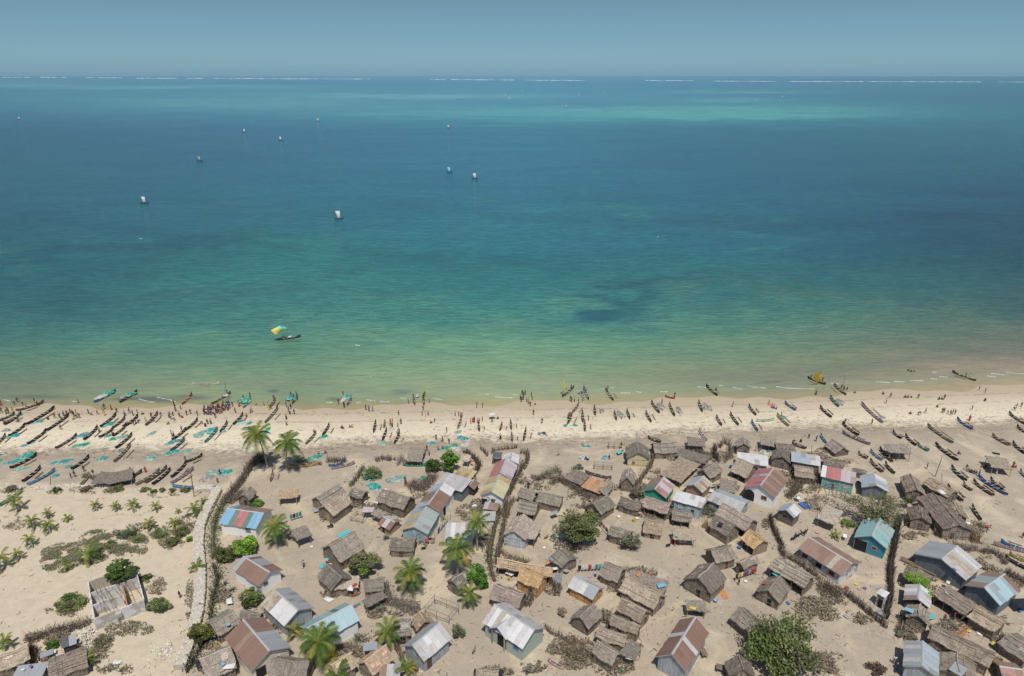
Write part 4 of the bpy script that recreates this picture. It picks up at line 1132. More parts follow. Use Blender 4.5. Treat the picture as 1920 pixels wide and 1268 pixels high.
# horizontal hulls moored against the huts
canoe_at(T('b',1568,1040,.4),T('b',1255,1062,.4),'y',1,0,False,'long yellow striped hull under the second tall palm','hulls along the beach fence')
canoe_at(T('b',1705,1055,.4),T('b',1865,1030,.4),'b',1,0,False,'short blue hull beside the brushwood fence','hulls along the beach fence')
canoe_at(T('b',1730,1090,.3),T('b',1990,1025,.4),'s',1,0,False,'bleached long hull lying along the beach fence','hulls along the beach fence')
canoe_at(T('c',660,1040,.5),T('c',925,1035,.6),'t',1,0,False,'big green and cream hull beside the dark green bush','hulls along the beach fence')
canoe_at(T('h',245,405,.5),T('h',720,432,.5),'B',1,0,False,'big hull with blue bow and red rail by the white stone wall','hulls along the beach fence')
canoe_at(T('e',1280,912,.4),T('e',1492,905,.5),'w',1,0,False,'white and pink hull lying broadside near the white tin roofs','hulls along the beach fence')
canoe_at(T('j',825,230,.4),T('j',885,95,.5),'s',1,0,False,'old bleached hull against the fence by the pink roof house','hulls along the beach fence')
canoe_at(T('d',790,1120,.4),T('d',1075,1190,.5),'n',1,0,False,'old brown hull with orange tip among the brushwood yards','hulls along the beach fence')
canoe_at(T('o',1790,1180,.4),T('o',1850,1240,.4),'s',1,0,False,'tiny bleached hull at the bottom edge','hulls along the beach fence')
canoe_at(T('q',1000,1110,.3),T('q',1160,1190,.4),'w',1,0,False,'old white dinghy full of sand among dry scrub','hulls along the beach fence')
canoe_at(T('k',1580,1110,.4),T('k',1722,960,1.4),'g',1,0,False,'weathered grey log hull propped beside the golden open hut','hulls along the beach fence')
canoe_at(T('e',265,795,.2),T('e',175,665,.5),'w',1,0,False,'stripped pale log lying near the dark open shed','stripped logs')
canoe_at(T('e',793,575,.2),T('e',990,562,.3),'w',1,0,False,'stripped pale log lying across the beach','stripped logs')
canoe_at(T('g',-40,440,.4),T('g',272,225,.7),'t',1,0,True,'green outrigger canoe on the left edge by the rubble wall',G_L)

# ---------------------------------------------------------------- sails
def cloth(name, pts, colr, nx=6, ny=6, belly=.35, mat='cloth', parent=None, loc=(0,0,0), rz=0, cols=None):
    mb = MB()
    P = [Vector(p) for p in pts]
    nrm = (P[1]-P[0]).cross(P[3]-P[0]).normalized()
    vs = []
    for j in range(ny+1):
        for i in range(nx+1):
            a, b = i/nx, j/ny
            p = P[0]*(1-a)*(1-b)+P[1]*a*(1-b)+P[2]*a*b+P[3]*(1-a)*b
            vs.append(p + nrm*belly*math.sin(math.pi*a)*math.sin(math.pi*b))
    n = len(vs)
    vs += [p - nrm*.02 for p in vs]
    W_ = nx+1
    for j in range(ny):
        for i in range(nx):
            a = j*W_+i
            cc = None
            if cols: cc = cols(i/nx, j/ny)
            mb.add([vs[q] for q in (a, a+1, a+W_+1, a+W_)] + [vs[n+q] for q in (a, a+1, a+W_+1, a+W_)], [(0,1,2,3), (7,6,5,4)], cc)
    return mb.build(name, getmat('vcol') if cols else getmat(mat, colr), parent, loc, rz)

SC = dict(w=(.80,.78,.74), b=(.35,.66,.80), y=(.82,.72,.42), k=(.42,.38,.36), o=(.78,.55,.28))
def sailer(x, y, c, label, hs=1.0, drop=0):
    p = at(x, y, 0)
    root, L, bm, rz = canoe_at(p+Vector((-2.3, -.6, 0)), p+Vector((2.6, .8, 0)), 'k', -1, -.16, True, label, 'square sailed canoes out at sea')
    root['category'] = 'sailing canoe'
    c_, s_ = math.cos(rz), math.sin(rz)
    def loc(dx, dy, z):   # world offset to local
        return (dx*c_+dy*s_, -dx*s_+dy*c_, z)
    hs *= .88; h = 4.6*hs
    m_ = MB(); m_.stick(loc(.6, 0, .3), loc(-1.9*hs, .2, h), .05, .03, 5); m_.build('mast', getmat('wood', (.2,.15,.1)), root)
    m_ = MB(); m_.stick(loc(.6, 0, .3), loc(.7*hs, .4, h), .05, .03, 5); m_.build('sprit', getmat('wood', (.2,.15,.1)), root)
    cloth('sail', [loc(-.6, .05, 1.0), loc(.75, .1, 1.0), loc(.75*hs, .4, h), loc(-1.9*hs, .2, h)], SC[c], parent=root, belly=.3)
    return root
SL = [(36,224,'w','far left white sailed canoe, near the left edge of the photograph'),(458,248,'w','white sailed canoe, upper left of a pair far out'),(526,263,'w','narrow white sailed canoe just right of the upper left pair'),(596,227,'w','tiny white sailed canoe just below the pale turquoise band at left'),
      (374,302,'k','canoe with dull grey sail, alone at left'),(841,240,'y','canoe with cream yellow sail, far out at centre'),(842,323,'b','canoe with light blue sail, left of a close pair'),(890,335,'w','canoe with white sail, right of a close pair'),(270,381,'w','canoe with leaning white sail, nearest the left side'),
      (635,411,'w','largest white sailed canoe, left of centre'),(1062,201,'o','tiny orange sailed canoe in the pale turquoise band'),(948,179,'w','tiny white sail on the pale streak, upper of two at centre'),(955,186,'w','tiny white sail, lower of two at centre'),(980,171,'w','distant white sail just below the reef surf'),
      (1085,178,'w','distant white sail right of the tiny centre pair'),(1133,173,'w','faintest white sail below the surf gap'),(1418,189,'w','distant white sail at the end of a pale streak on the right'),(1467,183,'w','rightmost distant white sail')]
for x, y, c, l_ in SL: sailer(x, y, c, l_, 1.15 if y > 400 else 1.0)

# canoe with the flying yellow, green and blue sail
p0, p1 = at(519, 637.5, .2), at(564, 631, .2)
rt, L, bm, rz = canoe_at(p0, p1, 'k', 1, -.16, True, 'canoe under a yellow, green and blue sail with crew', 'square sailed canoes out at sea')
rt['category'] = 'sailing canoe'
mw = Matrix.Translation(rt.location) @ Matrix.Rotation(rz, 4, 'Z')
inv = mw.inverted()
def onplane(x, y, z): return inv @ at(x, y, z)
bq = at(524, 637, .4)
def col_s(a, b):
    return (.80,.60,.16) if a < .42 else ((.30,.68,.36) if a < .74 or b < .45 else (.05,.42,.75))
qs = [onplane(516.3, 627.5, 2.2), onplane(539, 615.5, 3.2), onplane(527, 609.5, 4.6), onplane(507.5, 619.5, 3.6)]
cloth('sail', qs, (1,1,1), 10, 8, .45, parent=rt, cols=col_s)
for q in (qs[1], qs[2]):
    m_ = MB(); m_.stick(inv @ at(536, 635, .5), q, .05, .03, 5); m_.build('mast', getmat('wood', (.1,.08,.06)), rt)
KITE = rt
# canoe with the big yellow sail near the beach
rt, L, bm, rz = canoe_at(T('e',1350,98,.3), T('e',1545,172,.4), 'k', -1, -.16, True, 'dark canoe with upright yellow sail in the shallows', G_W)
rt['category'] = 'sailing canoe'
inv = (Matrix.Translation(rt.location) @ Matrix.Rotation(rz, 4, 'Z')).inverted()
qs = [inv @ T('e',1440,160,.6), inv @ T('e',1500,140,.9), inv @ T('e',1498,25,5.2), inv @ T('e',1410,80,3.2)]
cloth('sail', qs, (.72,.50,.08), 8, 8, .3, parent=rt, cols=lambda a, b: (.95,.70,.08) if (int(a*8)+int(b*5)) % 5 else (.8,.66,.25))
for q in (qs[2], qs[3]):
    m_ = MB(); m_.stick(inv @ T('e',1465,165,.2), q, .05, .03, 5); m_.build('mast', getmat('wood', (.12,.09,.06)), rt)
def mast(t, x, y, x2, y2, h, r, colr, label, wrap=None):
    p = T(t, x, y, 0); q = T(t, x2, y2, h)
    mb = MB()
    k = 5
    pts = [Vector((0,0,0)).lerp(q-p, i/k)+Vector((R.uniform(-.03,.03), 0, 0)) for i in range(k+1)]
    mb.tube(pts, [r]*(k)+[r*.6], 6)
    r_ = empty('mast' if wrap else 'pole', p, 0, label, 'mast' if wrap else 'pole', 'poles standing in the sand')
    mb.build('shaft', getmat('wood', colr), r_)
    if wrap:
        w2 = MB(); w2.tube([pts[1], pts[2], pts[3], pts[4]], [.16, .2, .17, .08], 7); w2.build('furled_sail', getmat('cloth', wrap), r_)
    return r_
mast('d',562,300,558,60,6.5,.07,(.3,.25,.15),'mast wrapped in a furled bright yellow sail',(.75,.66,.12))
mast('c',885,300,888,240,2.0,.05,(.3,.25,.15),'short pole with yellow cloth at the waterline',(.75,.66,.12))
mast('e',1735,240,1750,70,4.6,.05,(.2,.16,.12),'bare mast leaning right over a waterline canoe')
mast('b',588,290,588,140,4.5,.05,(.2,.16,.12),'thin upright mast over the canoe beside the crowd')
mast('h',485,525,442,240,7.0,.09,(.3,.22,.16),'tall bare pole at the corner of the white stone wall')
mast('f',940,1235,1020,1015,5.0,.09,(.3,.24,.18),'crooked tall pole standing on the open sand at right')
mast('k',435,370,432,225,2.6,.12,(.42,.30,.17),'stout pole before the blue and yellow gable')
mast('c',95,340,140,195,4.0,.06,(.5,.48,.38),'pale pole held over the turquoise net canoe')
mast('g',597,190,600,80,2.6,.05,(.25,.2,.15),'thin pole left of the thatch boat shelter')
mast('a',545,1262,545,1170,2.4,.05,(.25,.2,.15),'short pole near the blue bowed hull')
mast('r',390,1085,408,940,3.0,.05,(.22,.18,.14),'pole leaning beside the lane below the stepped row')
mast('j',1450,640,1452,570,2.0,.05,(.25,.2,.15),'short pole by the slatted hole hut')
mast('m',840,575,843,450,3.0,.05,(.25,.2,.15),'thin pole behind the cluster of dark thatch')
mast('e',1395,940,1395,845,2.6,.06,(.25,.2,.15),'upright pole behind the pale blue tin roof')

# ================================================================ NETS AND HEAPS
NETC = dict(g=(.04,.34,.21), t=(.03,.36,.31), b=(.07,.31,.31), m=(.24,.40,.33), w=(.55,.55,.50), k=(.05,.09,.12), s=(.33,.30,.27), B=(.13,.30,.40))
NETN = dict(g='bright green', t='turquoise', b='blue green', m='pale green and white', w='whitish', k='dark blue', s='grey', B='light blue')
def heap(t, x, y, rx, ry, c, hh=.35, label=None, cat='fishing net', name='fishing_net', z=0.0, rot=None, group='fishing nets spread on the sand', mat='net'):
    """rx, ry: half extents in tile pixels"""
    c0 = T(t, x, y, z)
    ex = T(t, x+rx, y, z)-c0; ey = T(t, x, y-ry, z)-c0
    a_, b_ = max(.25, ex.length), max(.2, ey.length)
    rng = random.Random(int(x*7+y*13))
    mb = MB()
    nr, ns = 5, 18
    ph = [rng.uniform(0, 6.28) for _ in range(4)]
    vs = [(0, 0, hh)]
    for i in range(1, nr+1):
        for k in range(ns):
            th = 2*math.pi*k/ns
            rr = i/nr*(1+.18*math.sin(2*th+ph[0])+.14*math.sin(3*th+ph[1])+.10*math.sin(5*th+ph[2]))
            zz = (hh*(1-(i/nr)**2)*(.6+.6*rng.random()) if i < nr else -.03)
            vs.append((a_*rr*math.cos(th), b_*rr*math.sin(th)+a_*.25*rr*math.cos(th)*(1 if c0.x < -20 else (-.6 if c0.x > 25 else 0)), zz))
    fs = [(0, 1+k, 1+(k+1) % ns) for k in range(ns)]
    for i in range(nr-1):
        for k in range(ns):
            a = 1+i*ns+k; b = 1+i*ns+(k+1) % ns
            fs.append((a, a+ns, b+ns, b))
    colr = NETC[c] if c in NETC else c
    for f in fs:
        v = rng.uniform(.7, 1.3)
        mb.add([vs[q] for q in f], [tuple(range(len(f)))], tuple(min(1, q*v) for q in colr))
    o = mb.build(name, getmat(mat), None, (c0.x, c0.y, z))
    prop(o, label or ('%s fishing net heaped on the sand' % NETN[c]), cat, group)
    return o
NETS = {
'a': ['145 735 80 22 t','210 510 40 22 m','70 678 40 14 s','420 580 40 25 b','265 840 35 16 B','335 810 35 18 b','875 735 75 32 b','880 835 75 25 g','1175 612 62 25 t','1170 735 38 20 b','1215 772 42 18 g','1310 750 60 28 m','1640 712 38 28 m','1630 970 80 28 m','270 960 85 40 t','110 1025 60 22 b','230 1095 75 22 m','670 1015 100 24 b','1110 982 50 26 b','740 1068 35 14 b','1840 815 50 22 b','1820 925 45 22 g','1300 905 45 30 s','455 1060 35 14 w','595 1165 35 18 b','0 945 14 10 g','-10 1010 30 20 t'],
'b': ['430 680 75 38 t','310 720 70 34 m','740 582 48 24 g','780 600 60 30 w','1050 665 34 22 g','560 690 42 22 m','60 790 70 22 b','35 905 50 28 t','185 900 48 28 m','590 1130 60 42 t','470 1130 110 34 m','400 1190 90 36 s','850 600 30 20 g','1650 745 55 24 g','1560 965 75 30 g','1500 985 35 22 g','1030 700 30 20 B'],
'c': ['540 665 36 24 w','450 815 48 28 m','970 815 45 22 b','1100 870 58 28 g','1215 845 45 30 g','1330 765 40 24 b','1280 755 38 22 b','1260 695 42 20 m','1340 830 55 22 w','1240 870 50 22 w','600 1200 98 44 m','880 1200 55 30 g','345 1190 85 26 b','320 1262 60 18 t','65 310 50 28 g','25 340 30 24 w'],
'd': ['575 625 30 14 b','680 620 28 16 b','345 708 30 18 k','295 715 28 12 s','770 845 28 14 b','825 848 28 14 b','1010 970 48 22 B','800 970 60 28 w','755 270 45 18 k','975 470 28 25 s','1172 505 40 42 s','1600 418 44 40 s','1805 460 36 36 s'],
'e': ['258 425 46 48 s','1700 370 46 32 s','1085 535 35 22 b','940 870 60 45 m','870 910 60 26 w','965 400 50 22 r'],
'i': ['830 430 62 32 t','795 405 60 26 t'],
'f': ['360 595 40 22 s','1560 1000 1 1 s']}
NETC['r'] = (.55, .22, .24); NETN['r'] = 'pink'
for tl, rows_ in NETS.items():
    for r_ in rows_:
        q = r_.split()
        if float(q[2]) < 5: continue
        heap(tl, *map(float, q[:4]), q[4], hh=.3 if q[4] != 's' else .5)
# nets lying in the canoes afloat
for (t_, x, y, rx, ry, c, l_) in [('a',1155,275,55,28,'g','green net heaped in the blue hulled canoe'),('a',1090,310,45,22,'w','pale net in the blue hulled canoe'),('a',1400,285,50,24,'g','green net heaped in the dark canoe afloat'),('a',1330,310,30,18,'s','grey net in the dark canoe afloat'),
        ('b',800,345,70,34,'g','big green net over the light blue canoe'),('b',1290,325,50,22,'t','turquoise net on the crewed canoe'),('b',600,298,24,12,'w','white bundle in the canoe leaving the crowd'),('c',822,300,20,14,'w','white sack between two canoes at the waterline')]:
    heap(t_, x, y, rx, ry, c, .35, l_, 'fishing net' if 'net' in l_ else 'bundle', 'fishing_net' if 'net' in l_ else 'bundle', z=.35, group='nets carried in canoes')

# ================================================================ VEGETATION
def leafcloud(mb, ctr, rx, ry, rz_, n, size, cols, rng, clumps=26, flat=.0, droop=0):
    cols = [tuple(v*1.22 for v in c) for c in cols]
    cl = []
    for _ in range(clumps):
        while True:
            v = Vector((rng.uniform(-1,1), rng.uniform(-1,1), rng.uniform(-.75,1)))
            if .35 < v.length < 1: break
        kk = .78 + .55*noise.noise(v.normalized()*1.6 + Vector((ctr.z+rx*7, rx*3, n*.01)))
        cl.append((v*(kk+.1), rng.uniform(.16, .40), rng.choice(cols), rng.uniform(.65, 1.3)))
    for _ in range(n):
        v, r, c, k = cl[int(rng.random()*len(cl))]
        while True:
            u = Vector((rng.uniform(-1,1), rng.uniform(-1,1), rng.uniform(-1,1)))
            if u.length < 1: break
        q = v*.78 + u*r
        p = ctr + Vector((q.x*rx*1.14, q.y*ry*1.14, q.z*rz_))
        a = rng.uniform(0, 6.28); t_ = rng.uniform(-.9, .9)
        d1 = Vector((math.cos(a), math.sin(a), t_*.5)).normalized()*size*rng.uniform(.6, 1.3)
        d2 = Vector((-math.sin(a), math.cos(a), rng.uniform(-.6, .6))).normalized()*size*rng.uniform(.35, .7)
        if droop: d1.z -= droop*size
        kk = k*rng.uniform(.6, 1.35)
        mb.add([p-d1-d2*.4, p+d2, p+d1-d2*.2, p-d2], [(0,1,2,3)], (c[0]*kk, c[1]*kk, c[2]*kk))
def branches(mb, base, top, rx, rng, n=9, r=.12):
    fork = base.lerp(top, .4)
    mb.tube([base, base.lerp(fork, .5)+Vector((rng.uniform(-.1,.1),0,0)), fork], [r*1.3, r, r*.85], 7)
    for k in range(n):
        a = 2*math.pi*k/n+rng.uniform(-.3,.3); l_ = rx*rng.uniform(.5, .95)
        e_ = fork+Vector((math.cos(a)*l_, math.sin(a)*l_, (top.z-fork.z)*rng.uniform(.35, 1)))
        m_ = fork.lerp(e_, .5)+Vector((0,0,rng.uniform(0,.3)))
        mb.tube([fork, m_, e_], [r*.6, r*.38, r*.12], 5)
        for q in range(3):
            f2 = m_.lerp(e_, rng.random()); mb.stick(f2, f2+Vector((rng.uniform(-1,1), rng.uniform(-1,1), rng.uniform(0,1)))*l_*.35, r*.15, r*.05, 3)
GR = dict(d=[(.05,.09,.022),(.065,.11,.03),(.09,.135,.04)], b=[(.10,.20,.035),(.13,.24,.04),(.07,.15,.03)], o=[(.11,.13,.045),(.14,.15,.06),(.08,.10,.035)], y=[(.18,.30,.04),(.22,.34,.05),(.13,.24,.04)],
          g=[(.12,.165,.05),(.15,.20,.06),(.20,.215,.09),(.085,.12,.04),(.17,.16,.09)], s=[(.17,.18,.11),(.13,.15,.085),(.2,.19,.13)], h=[(.15,.145,.08),(.18,.17,.10),(.13,.15,.06),(.10,.135,.05)])
def tree(t, x, y, wpx, hpx, c, label, n=2200, size=.22, name='leafy_tree', cat='tree', trunk=1.2, clumps=26, group=None, flatz=None, droop=0):
    """x,y: crown centre in tile px, wpx/hpx half sizes in tile px"""
    s_ = TILES[t][2]
    X, Y = px(t, x, y)
    sc_ = lambda yy: F*math.sin(PITCH+math.atan((yy-634)/F))/(CAM_H*math.cos(math.atan((yy-634)/F)))
    k = sc_(Y)
    rx = wpx/s_/k
    ang = PITCH+math.atan((Y-634)/F)
    # apparent half height mixes height and depth
    rz_ = max(.35, (hpx/s_/k)*.82) if flatz is None else flatz
    ry = max(.4, rx*.9)
    zc = trunk + rz_*.8
    p = at(X, Y, zc)
    rng = random.Random(int(x*3+y*5+wpx))
    root = empty(name, (p.x, p.y, 0), 0, label, cat, group)
    mb = MB(); branches(mb, Vector((0,0,-.1)), Vector((0,0,zc+rz_*.5)), rx, rng, 9, .07+.03*rx)
    mb.build('trunk', getmat('wood', (.20,.16,.12)), root)
    lc = MB(); leafcloud(lc, Vector((0,0,zc)), rx, ry, rz_, n, size, GR[c] if isinstance(c, str) else c, rng, clumps, droop=droop)
    lc.build('crown', getmat('leaf'), root)
    return root
tree('i',1635,130,105,125,'b','bright green tree at the back of the beach, right of its dark twin',3000,.2,trunk=.8)
tree('i',1450,190,88,90,'d','rounded dark green bush at the back of the beach',2200,.2,trunk=.3)
tree('h',1035,1055,150,115,'y','bright yellow green bush below the striped roof house',2400,.2,trunk=.2,name='green_bush',cat='bush')
tree('h',820,1150,130,100,'o','dull olive bush left of the yellow green one',1900,.2,trunk=.1,name='green_bush',cat='bush')
tree('o',1000,470,120,125,'g','green bush between two tin roofed houses',2200,.2,trunk=.2,name='green_bush',cat='bush')
tree('o',520,840,125,130,[(.16,.15,.05),(.12,.13,.04),(.09,.10,.035)],'feathery olive tree growing over the white stone wall',2600,.17,trunk=.3)
tree('p',640,130,165,140,'g','dense green tree covering the teal patched hut',3600,.2,trunk=.6)
tree('q',305,270,125,125,'b','bright green tree by the alley beside the plank fronted hut',2600,.18,trunk=.3)
tree('j',1440,840,240,190,[(.12,.15,.05),(.15,.17,.065),(.09,.13,.035),(.17,.17,.09)],'large round green tree shading the yard, centre',5600,.22,trunk=1.6,clumps=44)
tree('k',370,1170,130,90,'s','sparse grey feathery tree over a thatched hut',1000,.16,trunk=1.0)
tree('l',1500,800,320,185,'h','wide sparse thorn tree beside the bright blue house',5200,.15,trunk=1.6,clumps=40)
tree('u',390,1000,340,250,'g','biggest green tree, at the bottom edge right of centre',8500,.22,trunk=1.0,clumps=60,droop=.6)
tree('n',1255,180,180,120,'d','dark green tree behind the roofless house',3400,.2,trunk=1.4)
tree('n',740,500,170,90,'g','low green bush left of the roofless house',2000,.18,trunk=.05,name='green_bush',cat='bush',flatz=.7)
tree('n',1650,530,130,100,'g','green bush right of the roofless house',2000,.18,trunk=.05,name='green_bush',cat='bush',flatz=.9)
tree('c',330,1120,120,70,[(.14,.20,.07),(.17,.2,.1),(.1,.15,.06)],'wispy green bush draped with nets at the beach fence',1300,.16,trunk=.2,name='green_bush',cat='bush')
tree('v',500,370,130,90,'y','bright green creeper spilling over two roofs',1900,.15,trunk=1.6,name='green_creeper',cat='creeper',flatz=.5)
tree('v',580,500,60,50,'y','trailing end of the green creeper over the whitish roof',500,.15,trunk=1.3,name='green_creeper',cat='creeper',flatz=.4)
tree('k',440,640,90,110,[(.2,.18,.14),(.16,.15,.1),(.24,.21,.17)],'grey twiggy tree in the lane below the barrel hut',900,.13,trunk=.3)
tree('h',1150,605,100,36,'b','small green bush with yellow flowers behind the striped roof',800,.16,trunk=.1,name='green_bush',cat='bush')
tree('n',545,935,65,70,'b','small bright green bush in the rubbish heap',800,.15,trunk=.1,name='green_bush',cat='bush',flatz=.6)
tree('q',110,820,75,100,'s','sparse pale green bush right of the grey tin house',700,.14,trunk=.1,name='green_bush',cat='bush')
tree('m',465,740,60,50,[(.08,.12,.04),(.06,.09,.03)],'dark green tuft hanging over the dark thatched cluster',600,.15,trunk=1.2)
tree('b',1010,1010,50,30,'d','dark green shrub at the foot of the tall palms',300,.16,trunk=.05,name='green_bush',cat='bush',flatz=.4)
for (t_, x, y, wx, hy, c, l_) in [('g',680,240,55,45,'d','dark shrub on the rubble wall, left'),('g',1370,228,100,36,'g','long shrub on the rubble wall, middle'),('g',1730,235,60,35,'g','shrub on the rubble wall below the canoe row'),('g',1820,255,50,28,'b','light green shrub near the corner of the rubble wall'),
        ('h',140,450,40,36,'g','shrub nearest the bare pole, left of three'),('h',245,455,48,36,'g','shrub by the bare pole, middle of three'),('h',385,455,64,38,'g','shrub by the bare pole, right of three'),('g',130,225,80,40,[(.2,.18,.13),(.17,.14,.1)],'dry grey shrub on the left end of the rubble wall'),
        ('g',1020,230,80,40,[(.22,.19,.14),(.17,.14,.1)],'dry grey shrub leaning on the rubble wall'),('h',350,900,110,60,'o','olive shrub beside the stone wall'),('h',260,1000,90,80,'o','dusty shrub left of the stone wall'),('h',430,985,44,44,'y','yellow green shrub against the stone wall'),('h',100,920,110,42,'g','long green shrub in the dry patch, right end'),
        ('g',1500,760,110,80,[(.10,.15,.08),(.13,.17,.1)],'blue green bushy shrub in the dry patch'),('g',1640,830,80,40,'g','green shrub in the dry patch, beside the blue green one'),('g',1300,890,90,40,'g','green shrub trailing from the large young palm'),('n',1060,890,110,40,[(.17,.16,.1),(.2,.18,.12)],'dry scrub patch below the roofless house'),('n',1500,240,70,40,'g','low shrub beside the roofless house wall'),
        ('p',560,480,1,1,'s','x'),('v',130,1200,95,75,[(.09,.06,.05),(.13,.09,.07)],'dead dark red brown bush at the bottom right'),('v',390,880,110,45,[(.17,.15,.1),(.13,.12,.08)],'dry scrub between two right hand huts'),('q',1130,620,60,60,[(.25,.2,.15),(.28,.22,.16)],'nearly leafless bush in open sand'),('q',590,450,90,60,[(.17,.13,.1)],'bare twiggy bush against the wide grey hut'),
        ('d',700,1075,80,34,[(.16,.22,.15),(.13,.18,.12)],'grey green cactus clump behind the brushwood yards'),('j',440,760,1,1,'s','x'),('k',1195,850,80,60,[(.12,.14,.09),(.15,.16,.11)],'grey green cactus clump below the white sloping roof'),('l',1210,980,80,40,'b','green shrub left of the bright blue house')]:
    if wx < 5: continue
    tree(t_, x, y, wx, hy, c, l_, int(200+wx*6), .14, 'shrub', 'shrub', .02, 14, 'shrubs among the dunes and yards', flatz=.22+hy*.006)

def frond(mb, base, az, L, droop, rise, rng, colr, lw=.36):
    """one palm leaf: curved midrib with paired leaflets"""
    h = Vector((math.cos(az), math.sin(az), 0)); sd = Vector((-h.y, h.x, 0))
    n = 9
    P = []
    for i in range(n+1):
        u = i/n
        P.append(base + h*(L*u*(1-.18*u)) + Vector((0,0, rise*L*u - droop*L*u*u)))
    for i in range(n):
        mb.stick(P[i], P[i+1], .035*(1-i/n)+.012, .03*(1-i/n)+.01, 3, (colr[0]*1.3, colr[1]*1.1, colr[2]))
    for i in range(1, n+1):
        for q in (0, .33, .66):
            if i == n and q: continue
            p = P[i-1].lerp(P[i], q)
            u = (i-1+q)/n
            ll = lw*L*.75*math.sin(math.pi*(.12+.86*u))**.8
            d = (P[i]-P[i-1]).normalized()
            for s_ in (-1, 1):
                k = rng.uniform(.75, 1.2)
                tip = p + sd*s_*ll*.75 + d*ll*.55 + Vector((0,0,-ll*rng.uniform(.15, .5)))
                mb.add([p-d*.022*L, p+d*.022*L, tip+d*.004*L, tip-d*.004*L], [(0,1,2,3)], (colr[0]*k, colr[1]*k, colr[2]*k))
PG = [(.12,.19,.04),(.17,.22,.05),(.085,.14,.03),(.23,.24,.06)]
def palm(t, x, y, xb, yb, h, fl, label, n=17, lean=None, yellow=2, young=False, group=None, wind=(0,0)):
    """crown centre at tile px x,y ; foot at xb,yb"""
    fl *= 1.0 if young else 1.08; n = int(n*1.15)
    b = T(t, xb, yb, 0); c = T(t, x, y, h)
    rng = random.Random(int(x+y*3))
    root = empty('palm_tree' if not young else 'young_palm', (b.x, b.y, 0), 0, label, 'palm tree' if not young else 'young palm', group)
    d = c-b
    if d.length > h*1.8: d = Vector((d.x*.3, d.y*.3, h))
    if wind == (0,0): wind = (rng.uniform(-.35,.2), rng.uniform(-.1,.3))
    mb = MB()
    if h > .8:
        mb.tube([Vector((0,0,-.2)), Vector((d.x*.15, d.y*.1, h*.3)), Vector((d.x*.5, d.y*.45, h*.65)), d], [.20, .15, .12, .10] if not young else [.16,.13,.1,.08], 8)
    else: mb.tube([Vector((0,0,-.1)), d*.6, d], [.14, .12, .08], 7)
    mb.build('trunk', getmat('wood', (.30,.25,.20)), root)
    cr = MB()
    for k in range(n):
        az = 2*math.pi*k/n*2.4 + rng.uniform(-.2, .2)
        tier = k/n
        rise = 1.15 - 1.25*tier + rng.uniform(-.1, .1); droop = .62 + .45*tier
        az_ = az
        v = Vector((math.cos(az), math.sin(az)))*1.0 + Vector(wind)*(.6)
        az_ = math.atan2(v.y, v.x)
        colr = rng.choice(PG)
        if young: colr = (colr[0]*1.35, colr[1]*1.2, colr[2]*1.3)
        if k >= n-yellow: colr = (.42,.30,.05)
        frond(cr, d, az_, fl*rng.uniform(.8, 1.08), droop, rise, rng, colr)
    cr.build('crown', getmat('leaf'), root)
    if not young:
        nb = MB()
        for k in range(5):
            a = k*1.3; q = d+Vector((math.cos(a)*.25, math.sin(a)*.25, -.2))
            nb.tube([q+Vector((0,0,.14)), q, q+Vector((0,0,-.14))], [.05, .13, .04], 6)
        nb.build('coconuts', getmat('cloth', (.35,.25,.06)), root)
    return root
palm('b',930,720,1050,1085,8.5,3.7,'left of the two tall palms on the beach edge',22,wind=(-.35,.3),yellow=3)
palm('b',1262,810,1250,1080,6.8,3.5,'right of the two tall palms on the beach edge',20,wind=(-.1,.3),yellow=3)
palm('h',1350,855,1375,1030,3.6,3.0,'palm at the right corner of the striped roof house',18)
palm('j',310,800,318,1100,5.6,2.6,'palm with thin upright trunk left of the alley',16,yellow=1)
palm('j',95,1090,108,1400,5.0,3.2,'palm with orange dead frond above the plank fronted hut',18,yellow=4)
palm('p',1110,225,1105,425,3.6,3.0,'palm casting a star shaped shadow on open sand',18,yellow=1)
palm('p',190,930,230,1130,3.6,3.4,'large drooping palm before the turquoise roof house',20,yellow=5)
palm('p',880,830,900,960,2.4,2.4,'dark bushy palm behind the grey tin house',14,yellow=0)
palm('p',375,1235,395,1300,1.8,2.1,'short palm cut by the bottom edge',14,yellow=1)
palm('q',215,430,205,600,2.6,2.2,'slender palm with upright fronds beside the bright green tree',12,yellow=1)
palm('p',1075,1180,1090,1270,1.6,1.9,'untidy low palm left of the bottom centre',11,yellow=2)
palm('o',1450,800,1470,880,1.6,1.7,'small pale palm beside the turquoise roof gable',9,yellow=2)
